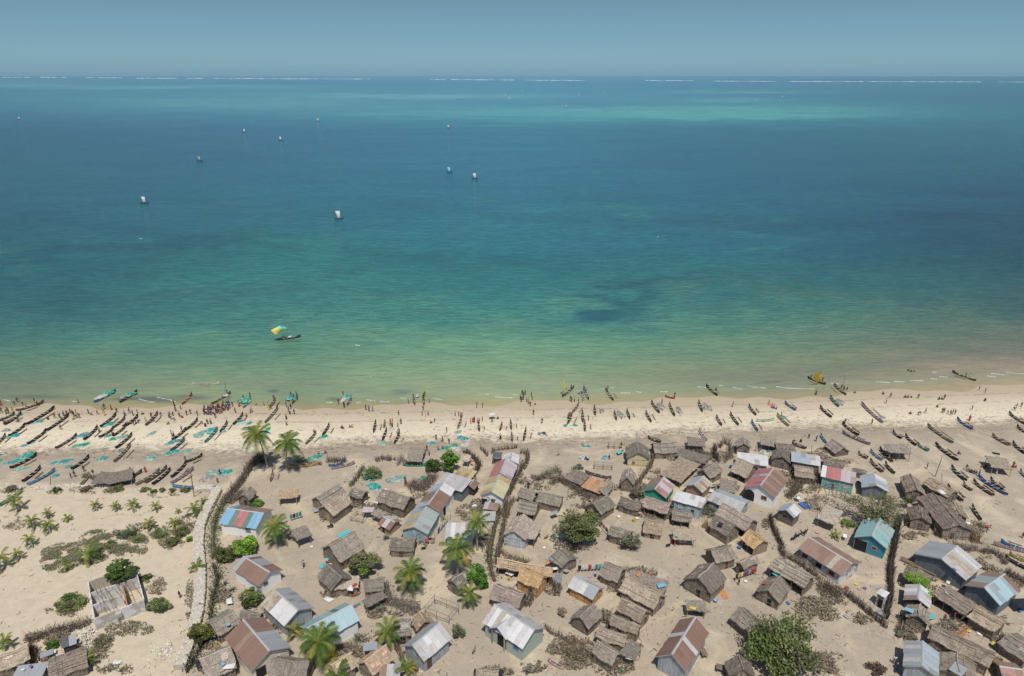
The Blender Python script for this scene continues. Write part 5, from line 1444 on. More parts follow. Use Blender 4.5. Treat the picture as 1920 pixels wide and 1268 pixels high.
YP = [('g',160,370,215,495,2.2,2.3,'big bushy young palm by the green canoe'),('g',370,610,400,740,1.6,1.8,'bushy young palm, left of a close pair'),('g',560,650,600,755,1.5,1.9,'bushy young palm, right of a close pair'),('g',555,515,565,580,1.1,1.3,'young palm above the close pair'),('g',800,580,800,610,.5,1.2,'flat spreading young palm on open sand'),
      ('g',1125,415,1160,490,1.1,1.3,'young palm, first of four in the dune row'),('g',1370,430,1385,500,1.0,1.2,'young palm, second of four in the dune row'),('g',1570,405,1620,500,1.3,1.6,'young palm, third of four in the dune row'),('g',1845,425,1870,520,1.2,1.3,'young palm, fourth of four in the dune row'),
      ('g',1765,640,1795,715,1.2,1.6,'young palm above the dry patch'),('g',340,830,395,930,1.4,1.5,'young palm leaning left below the close pair'),('g',195,1000,210,1110,1.3,1.5,'upright young palm near the left edge'),('g',1050,1000,1110,1110,1.6,2.7,'largest young palm, with a yellow frond, in the dry patch'),('g',775,1130,785,1190,1.0,1.4,'young palm inside the dry patch'),
      ('g',-5,1060,15,1230,2.0,2.2,'young palm cut by the left edge'),('h',475,650,520,730,1.5,2.0,'dark young palm beside the stone wall bend'),('h',585,570,590,610,.8,1.0,'small young palm on the stone wall corner'),('h',310,680,315,710,.5,.8,'tiny young palm between two others'),('h',262,800,265,855,.9,1.5,'young palm right of the dry patch'),
      ('o',470,175,500,215,.9,1.7,'young palm leaning against the stone wall'),('n',45,900,40,985,1.4,1.6,'young palm above the big thatched hut'),('n',880,1100,900,1170,1.4,2.0,'young palm by the rubble heap'),('l',1080,1110,1075,1165,.7,1.2,'low young palm in the blue house yard'),('l',1185,990,1190,1030,.6,1.1,'low young palm under the thorn tree'),('i',1550,740,1550,790,.4,.8,'potted looking plant beside the long tin house'),('h',500,1250,520,1268,.4,.9,'young palm sprouting on the stone wall')]
for a_ in YP: palm(*a_, n=11, yellow=1, young=True, group='young palms in the dunes')

def agave(t, x, y, r, label):
    p = T(t, x, y, 0); rng = random.Random(int(x*y) % 9973)
    mb = MB()
    for k in range(34):
        a = rng.uniform(0, 6.28); e_ = rng.uniform(.15, 1.3); l_ = r*rng.uniform(.6, 1)
        tip = Vector((math.cos(a)*math.cos(e_), math.sin(a)*math.cos(e_), math.sin(e_)))*l_
        sd = Vector((-math.sin(a), math.cos(a), 0))*.05*r
        c = (.20*rng.uniform(.8,1.2), .24*rng.uniform(.8,1.2), .19)
        mb.add([Vector((0,0,.05))-sd, Vector((0,0,.05))+sd, tip*.6+sd*1.2, tip, tip*.6-sd*1.2], [(0,1,2,3,4)], c)
    o = mb.build('spiky_plant', getmat('leaf'), None, (p.x, p.y, 0))
    prop(o, label, 'spiky plant', 'grey green spiky plants')
for (t_, x, y, r, l_) in [('p',600,900,1.5,'large spiky plant beside the turquoise roof house'),('i',950,980,1.1,'spiky plant below the small rust striped shed'),('i',1000,900,1.0,'spiky plant at the wall of the rust striped shed'),('o',700,280,.9,'spiky plant in the path hedge, upper'),('o',760,350,.9,'spiky plant in the path hedge, middle'),('o',830,410,1.0,'spiky plant in the path hedge, lower'),('i',600,600,.9,'spiky plant between thatched hut pair and small hut'),('j',700,430,1.0,'spiky plant in the fence right of the yellow roof'),('j',790,380,1.0,'spiky plant left of the latrine hut'),('j',960,340,1.0,'spiky plant right of the latrine hut'),('p',830,620,1.2,'spiky plant above the dark bushy palm'),('i',1090,740,1.0,'spiky plant beside the wide thatched hut'),('q',800,1225,1.2,'bleached spiky plant at the bottom edge'),('o',1255,770,1.2,'spiky plant between the streaked tin roof and rust roof')]:
    agave(t_, x, y, r, l_)

# dry creeping scrub of the dunes: uncountable low growth
def scrub(label, areas, n, cols, name='dry_ground_cover', size=.14, hmax=.3):
    mb = MB(); rng = random.Random(len(areas)*31+n)
    tot = sum(a[3]*a[4] for a in areas)
    for (t_, x, y, rx, ry) in areas:
        for k in range(int(n*rx*ry/tot)):
            while True:
                u, v = rng.uniform(-1,1), rng.uniform(-1,1)
                if u*u+v*v < 1 and rng.random() > (u*u+v*v)*.6: break
            p = T(t_, x+u*rx, y+v*ry, 0)
            if noise.fractal(Vector((p.x*.45, p.y*.6, 1.5)), 1.0, 2.0, 4) < rng.uniform(-.35, .1): continue
            c = cols[int(rng.random()*len(cols))]; q = rng.uniform(.7, 1.3)
            a = rng.uniform(0, 6.28); s_ = size*rng.uniform(.6, 1.6)
            z = rng.uniform(.02, hmax)
            d = Vector((math.cos(a), math.sin(a), rng.uniform(-.3,.6)))*s_; e_ = Vector((-math.sin(a), math.cos(a), rng.uniform(-.2,.4)))*s_*.35
            mb.add([p+Vector((0,0,z))-d, p+Vector((0,0,z))+e_, p+Vector((0,0,z))+d, p+Vector((0,0,z))-e_], [(0,1,2,3)], (c[0]*q, c[1]*q, c[2]*q))
    o = mb.build(name, getmat('leaf')); o['kind'] = 'stuff'; o['label'] = label
scrub('dry olive and grey creeping scrub on the dunes', [('g',900,1010,420,140),('g',700,1120,230,120),('g',1350,840,420,120),('g',1500,960,260,90),('g',1200,780,200,60),('h',240,1000,150,110),('h',330,860,190,70)], 17000, [(.23,.215,.13),(.27,.24,.16),(.18,.20,.09),(.30,.26,.19),(.20,.21,.12)])
scrub('grey dry scrub around the rubble wall and left edge', [('g',150,640,170,90),('g',120,240,150,60),('g',640,260,120,50),('g',1020,250,200,50),('h',150,510,180,40),('h',420,790,130,70),('h',600,640,60,80),('g',1700,700,200,60),('n',1350,780,260,90),('n',1050,990,140,110),('n',1620,320,120,110),('n',1200,1200,200,60),('o',410,520,60,220),('n',700,590,240,60)], 6500, [(.24,.20,.15),(.19,.155,.115),(.15,.14,.08),(.28,.235,.18)])

# ================================================================ FENCES, WALLS, HEAPS OF BRUSH
def poly_walk(t, pts):
    P = [T(t, x, y, 0) if not isinstance(t, dict) else None for x, y in pts]
    seg = []
    for a, b in zip(P, P[1:]): seg.append((a, b, (b-a).length))
    return P, seg
def fence(t, pts, label, h=1.4, wd=.35, dens=16, cols=((.20,.16,.125),(.27,.22,.17),(.14,.11,.09)), tilt=.22, name='brushwood_fence', cat='fence', leaf=0, thick=.028):
    wd *= 1.25; dens *= 1.15
    P, seg = poly_walk(t, pts)
    o0 = P[0].copy()
    rng = random.Random(int(pts[0][0]*3+pts[0][1]))
    root = empty(name, o0, 0, label, cat, 'brushwood fences between the yards')
    mats_ = [MB(), MB(), MB()]
    for a, b, L in seg:
        d = (b-a).normalized(); n_ = Vector((-d.y, d.x, 0))
        for k in range(int(L*dens)):
            p = a.lerp(b, rng.random()) + n_*rng.uniform(-wd, wd)*.5 - o0
            hh = h*rng.uniform(.5, 1.12)
            q = p + Vector((rng.gauss(0, tilt), rng.gauss(0, tilt), hh))
            mats_[rng.randint(0, 2)].stick(p-Vector((0,0,.1)), q, thick*rng.uniform(.7, 2.0), thick*.6, 3)
    for i, mb in enumerate(mats_[:1]):
        pass
    al = MB()
    for i, mb in enumerate(mats_):
        for v_f in [None]:
            base = len(al.v)
            al.v += mb.v; al.f += [tuple(q+base for q in f) for f in mb.f]; al.c += [cols[i]]*len(mb.f)
    al.cols = True
    al.build('upright_sticks', getmat('vcol'), root)
    rl = MB()
    for a, b, L in seg:
        for z in (h*.35, h*.75):
            rl.stick(a-o0+Vector((0,0,z)), b-o0+Vector((0,0,z+rng.uniform(-.1,.1))), .035, .03, 4)
    rl.build('rail', getmat('wood', cols[1]), root)
    if leaf:
        lf = MB()
        for a, b, L in seg:
            for k in range(int(L*leaf)):
                p = a.lerp(b, rng.random()) - o0 + Vector((rng.gauss(0,wd), rng.gauss(0,wd), rng.uniform(.1, h)))
                s_ = rng.uniform(.08,.2); q = rng.uniform(.7,1.3)
                lf.add([p+Vector((-s_,0,0)), p+Vector((0,s_*.4,s_)), p+Vector((s_,0,.05)), p+Vector((0,-s_*.4,-s_*.3))], [(0,1,2,3)], (.12*q,.15*q,.07*q))
        lf.build('creeper', getmat('leaf'), root)
    return root
DKF = ((.10,.08,.07),(.16,.13,.105),(.07,.055,.05))
fence('h',[(1215,85),(1100,200),(1000,370),(880,520),(800,620)],'thick dark brushwood fence curving inland from the tall palms',1.6,1.0,42,tilt=.35)
fence('h',[(800,620),(720,760),(690,960),(700,1200)],'leafy brushwood fence along the path beside the stone wall',1.2,.5,18,leaf=30)
fence('o',[(650,170),(690,300),(650,480),(615,640),(630,800),(540,960),(470,1060),(380,1240)],'rough brushwood hedge beside the lower stone wall',1.2,.5,20,DKF,leaf=16)
fence('b',[(1330,1010),(1450,1030),(1640,1055)],'stick fence right of the second tall palm',1.0,.2,14)
fence('b',[(1690,1010),(1780,1020),(1900,1010)],'thick grey thorn fence behind the short blue hull',1.3,1.0,34)
fence('c',[(370,1010),(450,985),(545,1000)],'tangled thorn fence left of the small squatting figure',1.1,.8,34,tilt=.4)
fence('c',[(620,1060),(640,990),(700,1040)],'lattice of white sticks at the bow of the cream hull',1.4,.5,18,((.45,.42,.36),(.35,.32,.27),(.28,.24,.2)),tilt=.45)
fence('i',[(700,220),(640,330),(560,420)],'ragged hedge running down to the small thatched hut',1.2,.6,22,leaf=10)
fence('i',[(1200,400),(1300,470),(1400,400),(1460,300)],'big tangle of thorn brush left of the pale tin roof',1.3,1.6,46,((.22,.16,.13),(.3,.24,.19),(.13,.10,.09)),tilt=.5)
fence('c',[(1330,910),(1440,990),(1500,1060),(1420,1180)],'thorn fence and scrap right of the beach tree',1.3,.7,30,DKF,tilt=.4)
fence('c',[(1500,870),(1580,960)],'short row of upright sticks at the lane mouth',1.2,.3,16)
fence('c',[(1620,940),(1650,900),(1900,870)],'stick fence on the beach side of the pink roof house',1.2,.3,16)
fence('j',[(780,60),(865,70),(850,160),(760,300),(700,420),(640,560)],'brushwood fence beside the pink and yellow roofed houses',1.5,.5,22)
fence('j',[(565,590),(545,720),(500,900),(470,1060),(440,1268)],'left hand fence of the straight sandy alley',1.4,.45,20,leaf=8)
fence('j',[(640,590),(610,760),(590,950),(555,1120),(530,1268)],'right hand fence of the straight sandy alley',1.4,.45,20,leaf=4)
fence('q',[(490,0),(495,120),(500,160)],'end of the right hand alley fence by the long brown house',1.3,.5,20)
fence('q',[(415,-10),(410,90),(430,230),(470,330)],'end of the left hand alley fence by the green tree',1.3,.5,20,leaf=10)
fence('j',[(720,560),(650,660),(640,760)],'yellowing reed hedge at the alley corner',1.2,.7,26,((.38,.29,.17),(.30,.23,.15),(.22,.17,.12)))
fence('j',[(540,1120),(680,1190),(860,1240)],'reddish dry brush row behind the long brown thatched house',.8,.6,26,((.33,.22,.14),(.25,.18,.13),(.18,.13,.1)),tilt=.4)
fence('j',[(900,330),(1000,350),(1080,280)],'thick thorn hedge above the stacked poles',1.1,1.0,34)
fence('j',[(1100,400),(1220,350),(1300,410),(1420,480),(1530,560)],'thorn hedge left of the orange tin roof',1.2,1.0,36,leaf=5)
fence('j',[(1460,640),(1560,700),(1640,720)],'low thorn hedge under the slatted hole hut',1.0,.7,28)
fence('j',[(1210,300),(1170,240),(1080,330)],'heap of leaning canoe planks and poles in the hedge',1.4,.8,14,((.42,.36,.27),(.34,.29,.22),(.25,.2,.16)),thick=.05,tilt=.7)
fence('k',[(640,170),(600,250),(590,340),(530,440),(470,520)],'curving dark brushwood fence right of the blue and yellow gable',1.4,.5,26,leaf=4)
fence('k',[(470,520),(400,600),(380,720)],'grey brush fence in the lane below the barrel hut',1.3,.8,26)
fence('k',[(1060,220),(1160,270),(1230,300)],'bristling stick heap beyond the collapsed stick roof',1.2,1.2,40,tilt=.5)
fence('k',[(930,520),(1020,420),(1060,360)],'dense stick fence right of the stick roof pen',1.3,.6,30)
fence('k',[(1270,180),(1260,270),(1300,330)],'heap of dark upright posts beside the stick dome',1.8,.6,14,DKF,thick=.05)
fence('k',[(1320,180),(1370,120),(1430,160),(1440,260),(1380,330)],'dome of bent sticks near the beach edge',1.9,.5,16,((.33,.27,.2),(.25,.2,.16),(.2,.16,.12)),tilt=.5,thick=.035)
fence('k',[(1180,820),(1230,870),(1270,800)],'rough thorn fence between two sloping roofs',1.2,.8,30,leaf=14)
fence('k',[(1140,1050),(1180,1020),(1215,1080)],'bundle of fresh yellow reeds leaning on the solar panel hut',1.5,.5,30,((.48,.34,.2),(.42,.31,.18),(.35,.26,.16)),tilt=.35)
fence('k',[(560,700),(700,760),(800,760)],'row of dark poles below the green gable',1.3,.4,18,DKF)
fence('l',[(590,400),(650,480),(690,560),(620,660),(560,720)],'thick brushwood hedge right of the arched white house',1.4,1.1,46,leaf=8,tilt=.35)
fence('l',[(700,540),(860,560),(905,540)],'tall grey thorn hedge in front of the pale blue roof',1.4,1.0,40,tilt=.35)
fence('l',[(870,430),(880,500),(900,560)],'bundle of poles at the corner of the pale blue roof',1.7,.4,20)
fence('l',[(372,920),(385,1010),(420,1100),(460,1190),(510,1268)],'dark dense hedge along the footpath below the grey plank hut',1.2,.5,44,DKF)
fence('u',[(400,90),(430,160),(520,200),(600,250),(700,320),(760,390)],'brushwood fence in front of the long rust roofed house',1.3,.6,30,leaf=4)
fence('u',[(750,440),(860,480),(960,560)],'bulging stack of brushwood and palm ribs',1.7,1.4,60,((.28,.23,.17),(.36,.29,.21),(.17,.14,.11)),tilt=.4,thick=.03)
fence('u',[(980,500),(1100,590),(1220,690),(1340,790),(1380,830)],'woven brushwood fence running down to the dark hedge',1.3,.5,34,((.17,.14,.115),(.22,.18,.15),(.12,.1,.08)))
fence('m',[(375,940),(345,1080),(330,1200),(322,1280)],'dark hedge beside the bright blue house',1.5,.6,44,DKF,leaf=5)
fence('v',[(290,-20),(270,120),(240,230),(250,330)],'dark hedge below the bright blue house',1.4,.6,40,DKF)
fence('v',[(235,250),(232,360),(245,470),(225,600),(195,745)],'long dark hedge passing the white roofed latrine',1.5,.55,44,DKF)
fence('v',[(340,720),(350,800),(330,880)],'brown brush pile left of the plank gabled hut',1.0,.8,30)
fence('q',[(960,790),(1010,830),(1100,880),(1180,930)],'fence of pale stakes beside the white porch house',1.3,.3,18)
fence('q',[(1180,930),(1260,1000),(1200,1080),(1300,1130)],'tangle of dry brown brush at the bottom, left part',1.0,1.8,46,((.3,.23,.15),(.22,.17,.12),(.16,.13,.1)),tilt=.6)
fence('q',[(1330,1020),(1420,1060),(1530,1090)],'tangle of dry brown brush at the bottom, right part',1.0,1.8,50,((.27,.21,.15),(.2,.16,.12),(.15,.12,.1)),tilt=.6)
fence('q',[(920,330),(1000,330),(1090,400),(1080,470)],'brush fence curling round the golden thatched hut',1.3,.9,38)
fence('q',[(720,520),(790,570),(840,470)],'brush pile behind the wide grey thatched hut',1.1,.9,36)
fence('n',[(280,920),(420,880),(520,830),(640,800),(800,760),(940,720)],'rubbish strewn brush fence at the bottom left',1.2,1.1,40,tilt=.45)
fence('n',[(290,960),(390,1040),(330,1130)],'orange brown palm leaf screen by the bottom left hut',1.3,.5,40,((.42,.26,.14),(.33,.22,.13),(.22,.16,.1)))
fence('p',[(900,520),(980,560),(1080,600),(1180,640)],'pale grey thorn hedge left of the pole frame',1.2,1.2,40,((.30,.27,.24),(.24,.21,.19),(.36,.32,.27)),tilt=.5)
fence('p',[(870,370),(890,460),(910,560)],'grey cactus and thorn hedge right of the square hut',1.4,.7,30,((.30,.28,.24),(.24,.22,.19),(.2,.18,.15)),leaf=8)
fence('p',[(350,1030),(450,1010),(560,1000),(620,1040)],'dry brush bank above the palm hidden hut',.9,1.3,34,((.33,.27,.2),(.26,.21,.16),(.2,.16,.12)),tilt=.6)
fence('p',[(960,960),(1010,1060),(1060,1190)],'leaning brown stick fence at the grey tin house corner',1.3,.4,22)
fence('m',[(780,1130),(880,1090),(1000,1080),(1180,1120),(1210,1200)],'orange tinged brush bank under the huge thatched roof',1.2,1.3,46,((.36,.23,.11),(.25,.18,.11),(.14,.11,.09)),tilt=.4)
fence('v',[(830,60),(940,110),(1040,90)],'bank of long poles behind the tall dark tin house',.9,1.0,22,((.26,.22,.18),(.2,.16,.13),(.32,.27,.22)),thick=.04,tilt=.9)
fence('v',[(1080,130),(1180,130),(1280,190),(1290,240)],'thorn fence at the beach side of the right hand tin houses',1.2,.8,34)
fence('v',[(1300,310),(1400,370),(1480,430)],'dark thorn hedge on the right edge by the beach',1.1,.9,40,DKF)
fence('v',[(1250,900),(1330,1010),(1420,1060)],'dark thatch and pole screen near the right edge',1.2,.9,34,((.22,.18,.13),(.16,.13,.11),(.12,.1,.08)))
fence('v',[(1140,1190),(1190,1120),(1200,1240)],'tawny straw pile beside the very long thatched roof',.9,.8,40,((.45,.31,.17),(.36,.26,.16),(.28,.2,.13)))
fence('r',[(150,390),(200,440),(180,500)],'reddish brush heap left of the stepped row',1.1,.9,34,((.25,.17,.12),(.2,.15,.11),(.14,.11,.09)))
fence('r',[(40,740),(100,790),(20,1100),(90,1150)],'dark gap fence left of the stepped row',1.2,.5,14,DKF)
fence('a',[(900,1180),(1000,1190),(1140,1240)],'brush and poles of the thatch boat shelter, left part',1.0,.9,30)
fence('a',[(1160,1240),(1300,1200),(1450,1150)],'brush and poles of the thatch boat shelter, right part',1.0,.9,26)
fence('m',[(1180,1030),(1260,1000),(1300,1080)],'loose sticks beside the red cloth at right',.8,1.0,20,tilt=.5)
fence('u',[(700,1120),(850,1200),(950,1268)],'fallen dry branches right of the biggest green tree',.4,1.6,14,((.3,.22,.16),(.25,.19,.14),(.2,.16,.12)),tilt=1.0)
fence('h',[(860,600),(960,540),(1030,480)],'leaning grey pole shed by the small fence hut',1.3,1.2,26,((.28,.24,.2),(.22,.18,.15),(.17,.14,.11)),tilt=.7,thick=.04)

# thatch and mat shelter over the canoe row on the left beach
Bd('a',(990,1240,1170,1245,1220,1150),'cn',h=1.3,rise=.4,label='left thatch cover over the row of canoes',cat='shelter',name='shade_shelter')
Bd('a',(1180,1250,1420,1200,1460,1105),'cn',h=1.3,rise=.4,label='right thatch cover over the row of canoes',cat='shelter',name='shade_shelter')
Bd('c',(700,1000,860,1005,860,885),'cn',h=1.5,rise=.4,label='domed thatch shade behind the big green and cream hull',cat='shelter',name='shade_shelter')
Bd('c',(1310,1000,1370,1010,1390,960),'cn',h=1.6,rise=.3,label='bleached board shade by the beach tree',cat='shelter',name='shade_shelter',thc=(.42,.36,.28))

# ---------------------------------------------------------------- stone walls
def rock(mb, c, r, rng, colr):
    vs = []
    for v in ((1,0,0),(-1,0,0),(0,1,0),(0,-1,0),(0,0,1),(0,0,-1)):
        vs.append(Vector(c)+Vector(v)*r*rng.uniform(.7, 1.2)+Vector((rng.uniform(-.3,.3),rng.uniform(-.3,.3),rng.uniform(-.2,.2)))*r)
    mb.add(vs, [(4,0,2),(4,2,1),(4,1,3),(4,3,0),(5,2,0),(5,1,2),(5,3,1),(5,0,3)], colr)
STC = [(.72,.66,.55),(.66,.60,.50),(.76,.70,.60),(.58,.52,.43)]
def stonewall(pts, label, wd=1.3, h=.8, dens=90, name='stone_wall', rr=(.06,.14), core=True):
    P = [at(x, y, 0) for x, y in pts]; o0 = P[0].copy(); rng = random.Random(int(pts[0][0]))
    root_mb = MB(); mb = MB()
    for a, b in zip(P, P[1:]):
        d = b-a; L = d.length; d.normalize(); n_ = Vector((-d.y, d.x, 0))
        if core:
            m_ = max(1, int(L/.8))
            root_mb.slab(a+n_*wd/2-o0+Vector((0,0,h)), b+n_*wd/2-o0+Vector((0,0,h)), b-n_*wd/2-o0+Vector((0,0,h)), a-n_*wd/2-o0+Vector((0,0,h)), m_, 3, h+.1, .05, .08, (.5,.45,.37), rng)
        for k in range(int(L*dens)):
            u = rng.random(); v = rng.uniform(-1, 1)
            if core:
                side = rng.random() < .35
                z = rng.uniform(0, h) if side else h + rng.uniform(-.03,.06)
                v = (math.copysign(1, v) if side else v)
            else:
                v = max(-1.3, min(1.3, rng.gauss(0, .5))); z = h*(1-abs(v))*rng.random()
            p = a.lerp(b, u)+n_*v*wd/2-o0+Vector((0,0,max(0, z)))
            rock(mb, p, rng.uniform(*rr), rng, tuple(q*rng.uniform(.85,1.15) for q in rng.choice(STC)))
    root = empty(name, o0, 0, label, 'wall')
    if core: root_mb.build('wall_core', getmat('vcol'), root)
    mb.build('loose_stones', getmat('vcol'), root)
def hpx(t, pts): return [px(t, x, y) for x, y in pts]
stonewall(hpx('h',[(495,470),(600,450),(690,458),(745,490)]) , 'short seaward arm of the pale dry stone wall', 1.5, .7, 70)
stonewall(hpx('h',[(735,480),(675,600),(600,745),(548,880),(535,1050),(545,1268)])+hpx('o',[(512,150),(512,300),(510,450),(490,640),(470,720),(430,860),(390,980),(340,1110),(305,1200)]), 'long pale dry stone wall running down to the bottom edge', 1.6, .8, 60)
stonewall(hpx('g',[(40,190),(150,205),(290,225)]), 'left end of the white rubble wall', 1.3, .35, 60, 'rubble_wall', (.07,.2), False)
stonewall(hpx('g',[(430,235),(640,205),(830,200),(1010,210),(1180,200),(1400,215)]), 'white rubble wall dividing dunes from the canoe row', 1.2, .35, 60, 'rubble_wall', (.07,.2), False)
stonewall(hpx('g',[(1560,240),(1760,260),(1900,215)]), 'right end of the rubble wall near the bare pole', .8, .25, 40, 'rubble_wall', (.06,.15), False)
stonewall(hpx('o',[(80,1060),(150,990),(225,960)]), 'scattered pile of white stones left of the long wall', 3.2, .3, 90, 'stone_pile', (.08,.2), False)
stonewall(hpx('n',[(840,960),(880,860),(960,780)]), 'rubble heap at the corner of the roofless house', 2.4, .8, 120, 'stone_pile', (.08,.2), False)
stonewall(hpx('n',[(870,1250),(890,1100),(900,950)]), 'grey rubble wall below the rubble heap', 1.0, .6, 60, 'rubble_wall', (.08,.2), False)
stonewall(hpx('n',[(1620,1060),(1668,1000),(1720,1090)]), 'stones scattered at the foot of the dunes, bottom', 2.6, .15, 16, 'stone_pile', (.06,.16), False)

# ---------------------------------------------------------------- roofless house
zt = 2.1
FL, FR, BL = T('n',978,660,zt), T('n',1497,468,zt), T('n',905,280,zt)
for p in (FL, FR, BL): p.z = 0
u = (FR-FL); LU = u.length; u.normalize(); v = Vector((-u.y, u.x, 0)); LV = (BL-FL).dot(v)
root = empty('roofless_house', FL+u*LU/2+v*LV/2, math.atan2(u.y, u.x), 'unfinished roofless house of grey block walls with orange rooms', 'house')
def rw(x0, y0, x1, y1, h, mat, name='wall', th=.2):
    mb = MB(); x0 -= LU/2; x1 -= LU/2; y0 -= LV/2; y1 -= LV/2
    nseg = 5
    d = Vector((x1-x0, y1-y0, 0)); d.normalize(); n_ = Vector((-d.y, d.x, 0))*th/2
    hs = [h*R.uniform(.93, 1.03) for _ in range(nseg+1)]
    vs = []
    for i in range(nseg+1):
        q = Vector((x0, y0, 0)).lerp(Vector((x1, y1, 0)), i/nseg)
        vs += [q-n_-Vector((0,0,.1)), q+n_-Vector((0,0,.1)), q+n_+Vector((0,0,hs[i])), q-n_+Vector((0,0,hs[i]))]
    fs = [(0,3,2,1)] + [((i*4+k), (i*4+(k+1)%4), ((i+1)*4+(k+1)%4), ((i+1)*4+k)) for i in range(nseg) for k in range(4)] + [(nseg*4, nseg*4+1, nseg*4+2, nseg*4+3)]
    mb.add(vs, fs); return mb.build(name, mat, root)
cm = getmat('concrete', (.42,.38,.33)); om = getmat('plaster', (.42,.20,.11)); bm_ = getmat('plaster', (.46,.40,.33))
rw(0, 0, LU, 0, 2.05, cm); rw(0, .13, 0, LV, 2.1, cm); rw(LU, .13, LU, LV*.93, 2.05, cm); rw(.12, LV, LU*.62, LV, 2.0, bm_)
rw(.12, LV*.36, LU*.62, LV*.36, 1.9, cm, 'inner_wall'); rw(.12, LV*.68, LU-.12, LV*.66, 2.0, cm, 'inner_wall'); rw(LU*.66, .13, LU*.66, LV*.62, 2.2, om, 'inner_wall'); rw(LU*.84, LV*.7, LU*.84, LV, 2.4, om, 'inner_wall')
for k in range(9):
    mb = MB(); x = LU*(.12+.085*k)-LU/2; mb.stick((x, LV*R.uniform(.5,.9)-LV/2, 2.15), (x+R.uniform(.2,.9), LV*R.uniform(-.02,.35)-LV/2, 2.05), .05, .04, 5); mb.build('roof_pole', getmat('wood', (.24,.2,.16)), root)
mb = MB(); mb.box(-.1*LU, .02*LU, -LV*.56, -LV*.5-.12, 1.0, 1.6); mb.build('blocked_window', bm_, root)

# ---------------------------------------------------------------- pole frames
def poleframe(t, x, y, w_, d_, rz, label, h=1.3):
    p = T(t, x, y, 0); root = empty('pole_frame', p, rz, label, 'pole rack', 'open pole racks')
    for sx in (-1, 0, 1):
        for sy in (-1, 1):
            mb = MB(); mb.stick((sx*w_/2, sy*d_/2, -.1), (sx*w_/2+R.uniform(-.1,.1), sy*d_/2, h), .05, .04, 5); mb.build('post', getmat('wood', (.22,.18,.15)), root)
    for sy in (-1, 1):
        for z in (h*.5, h*.95):
            mb = MB(); mb.stick((-w_/2-.2, sy*d_/2, z), (w_/2+.2, sy*d_/2, z+.05), .04, .04, 5); mb.build('rail', getmat('wood', (.26,.21,.17)), root)
    for sx in (-1, 1):
        mb = MB(); mb.stick((sx*w_/2, -d_/2-.2, h*.95), (sx*w_/2, d_/2+.2, h), .04, .04, 5); mb.build('rail', getmat('wood', (.26,.21,.17)), root)
poleframe('p',1430,650,4.2,2.6,rad(-28),'open rectangular frame of poles above the grey tin house',1.7)
poleframe('l',1020,660,1.2,2.2,rad(-10),'bare pole frame, left of two before the teal house',1.6)
poleframe('l',1110,680,1.6,2.6,rad(-12),'bare pole frame, right of two before the teal house',1.6)
poleframe('l',880,800,3.2,3.0,rad(-10),'half built pole shelter between plank hut and stick shade',1.6)
poleframe('k',180,180,2.4,.6,0,'drying rack with clothes left of the blue and yellow gable',1.3)
poleframe('m',430,230,1.6,1.6,rad(-8),'extra poles at the left end of the neat beach shade',1.8)
poleframe('j',960,380,2.0,1.6,rad(30),'stack of crossed poles in the hedge behind the latrine',.8)
poleframe('i',660,770,2.4,2.0,rad(-20),'low pole pen in front of the pink sheet shade',.8)
poleframe('d',985,1090,3.6,1.0,rad(-10),'pole rack piled with branches in the upper yards',1.2)

# ---------------------------------------------------------------- washing lines, cloths, bowls and other small things
CC = dict(r=(.42,.06,.05), w=(.66,.65,.62), b=(.06,.15,.38), B=(.20,.40,.52), g=(.06,.28,.19), k=(.03,.03,.04), y=(.60,.47,.10), p=(.52,.30,.33), o=(.48,.24,.11), v=(.20,.10,.30), t=(.10,.45,.45), G=(.30,.32,.34), n=(.25,.18,.12))
CN_ = dict(r='red', w='white', b='blue', B='light blue', g='green', k='black', y='yellow', p='pink', o='orange', v='purple', t='turquoise', G='grey', n='brown')
def washing(t, x0, y0, x1, y1, items, label):
    a, b = T(t, x0, y0, 1.4), T(t, x1, y1, 1.4); a.z = b.z = 0
    d = b-a; L = d.length; rz = math.atan2(d.y, d.x)
    root = empty('washing_line', (a+b)/2, rz, label, 'washing line')
    for s_ in (-1, 1):
        mb = MB(); mb.stick((s_*L/2, 0, -.1), (s_*L/2, 0, 1.55), .05, .04, 5); mb.build('post', getmat('wood', (.25,.2,.16)), root)
    mb = MB(); mb.stick((-L/2, 0, 1.45), (L/2, 0, 1.45), .015, .015, 3); mb.build('line', getmat('wood', (.3,.28,.25)), root)
    n = len(items)
    for i, c in enumerate(items):
        if c == '-': continue
        x = -L/2+L*(i+.5)/n; w_ = L/n*.42
        cloth('hanging_cloth', [(x-w_, 0, .55), (x+w_, .02, .6), (x+w_, 0, 1.46), (x-w_, 0, 1.46)], CC[c], 3, 3, .08, parent=root)
washing('q',1300,165,1570,150,'kwwrwgtw','washing line with black, white, red and green clothes')
washing('h',1420,760,1640,690,'ww-gkgg','washing line with white and green cloths by the palm')
washing('u',0,330,190,270,'kywrbprr','clothes hung along the wall beside the golden open hut')
washing('i',1470,920,1640,700,'-bwww-','white washing along the long tin house')
washing('j',1640,780,1729,880,'vpv','purple patterned cloth beside the round green tree')
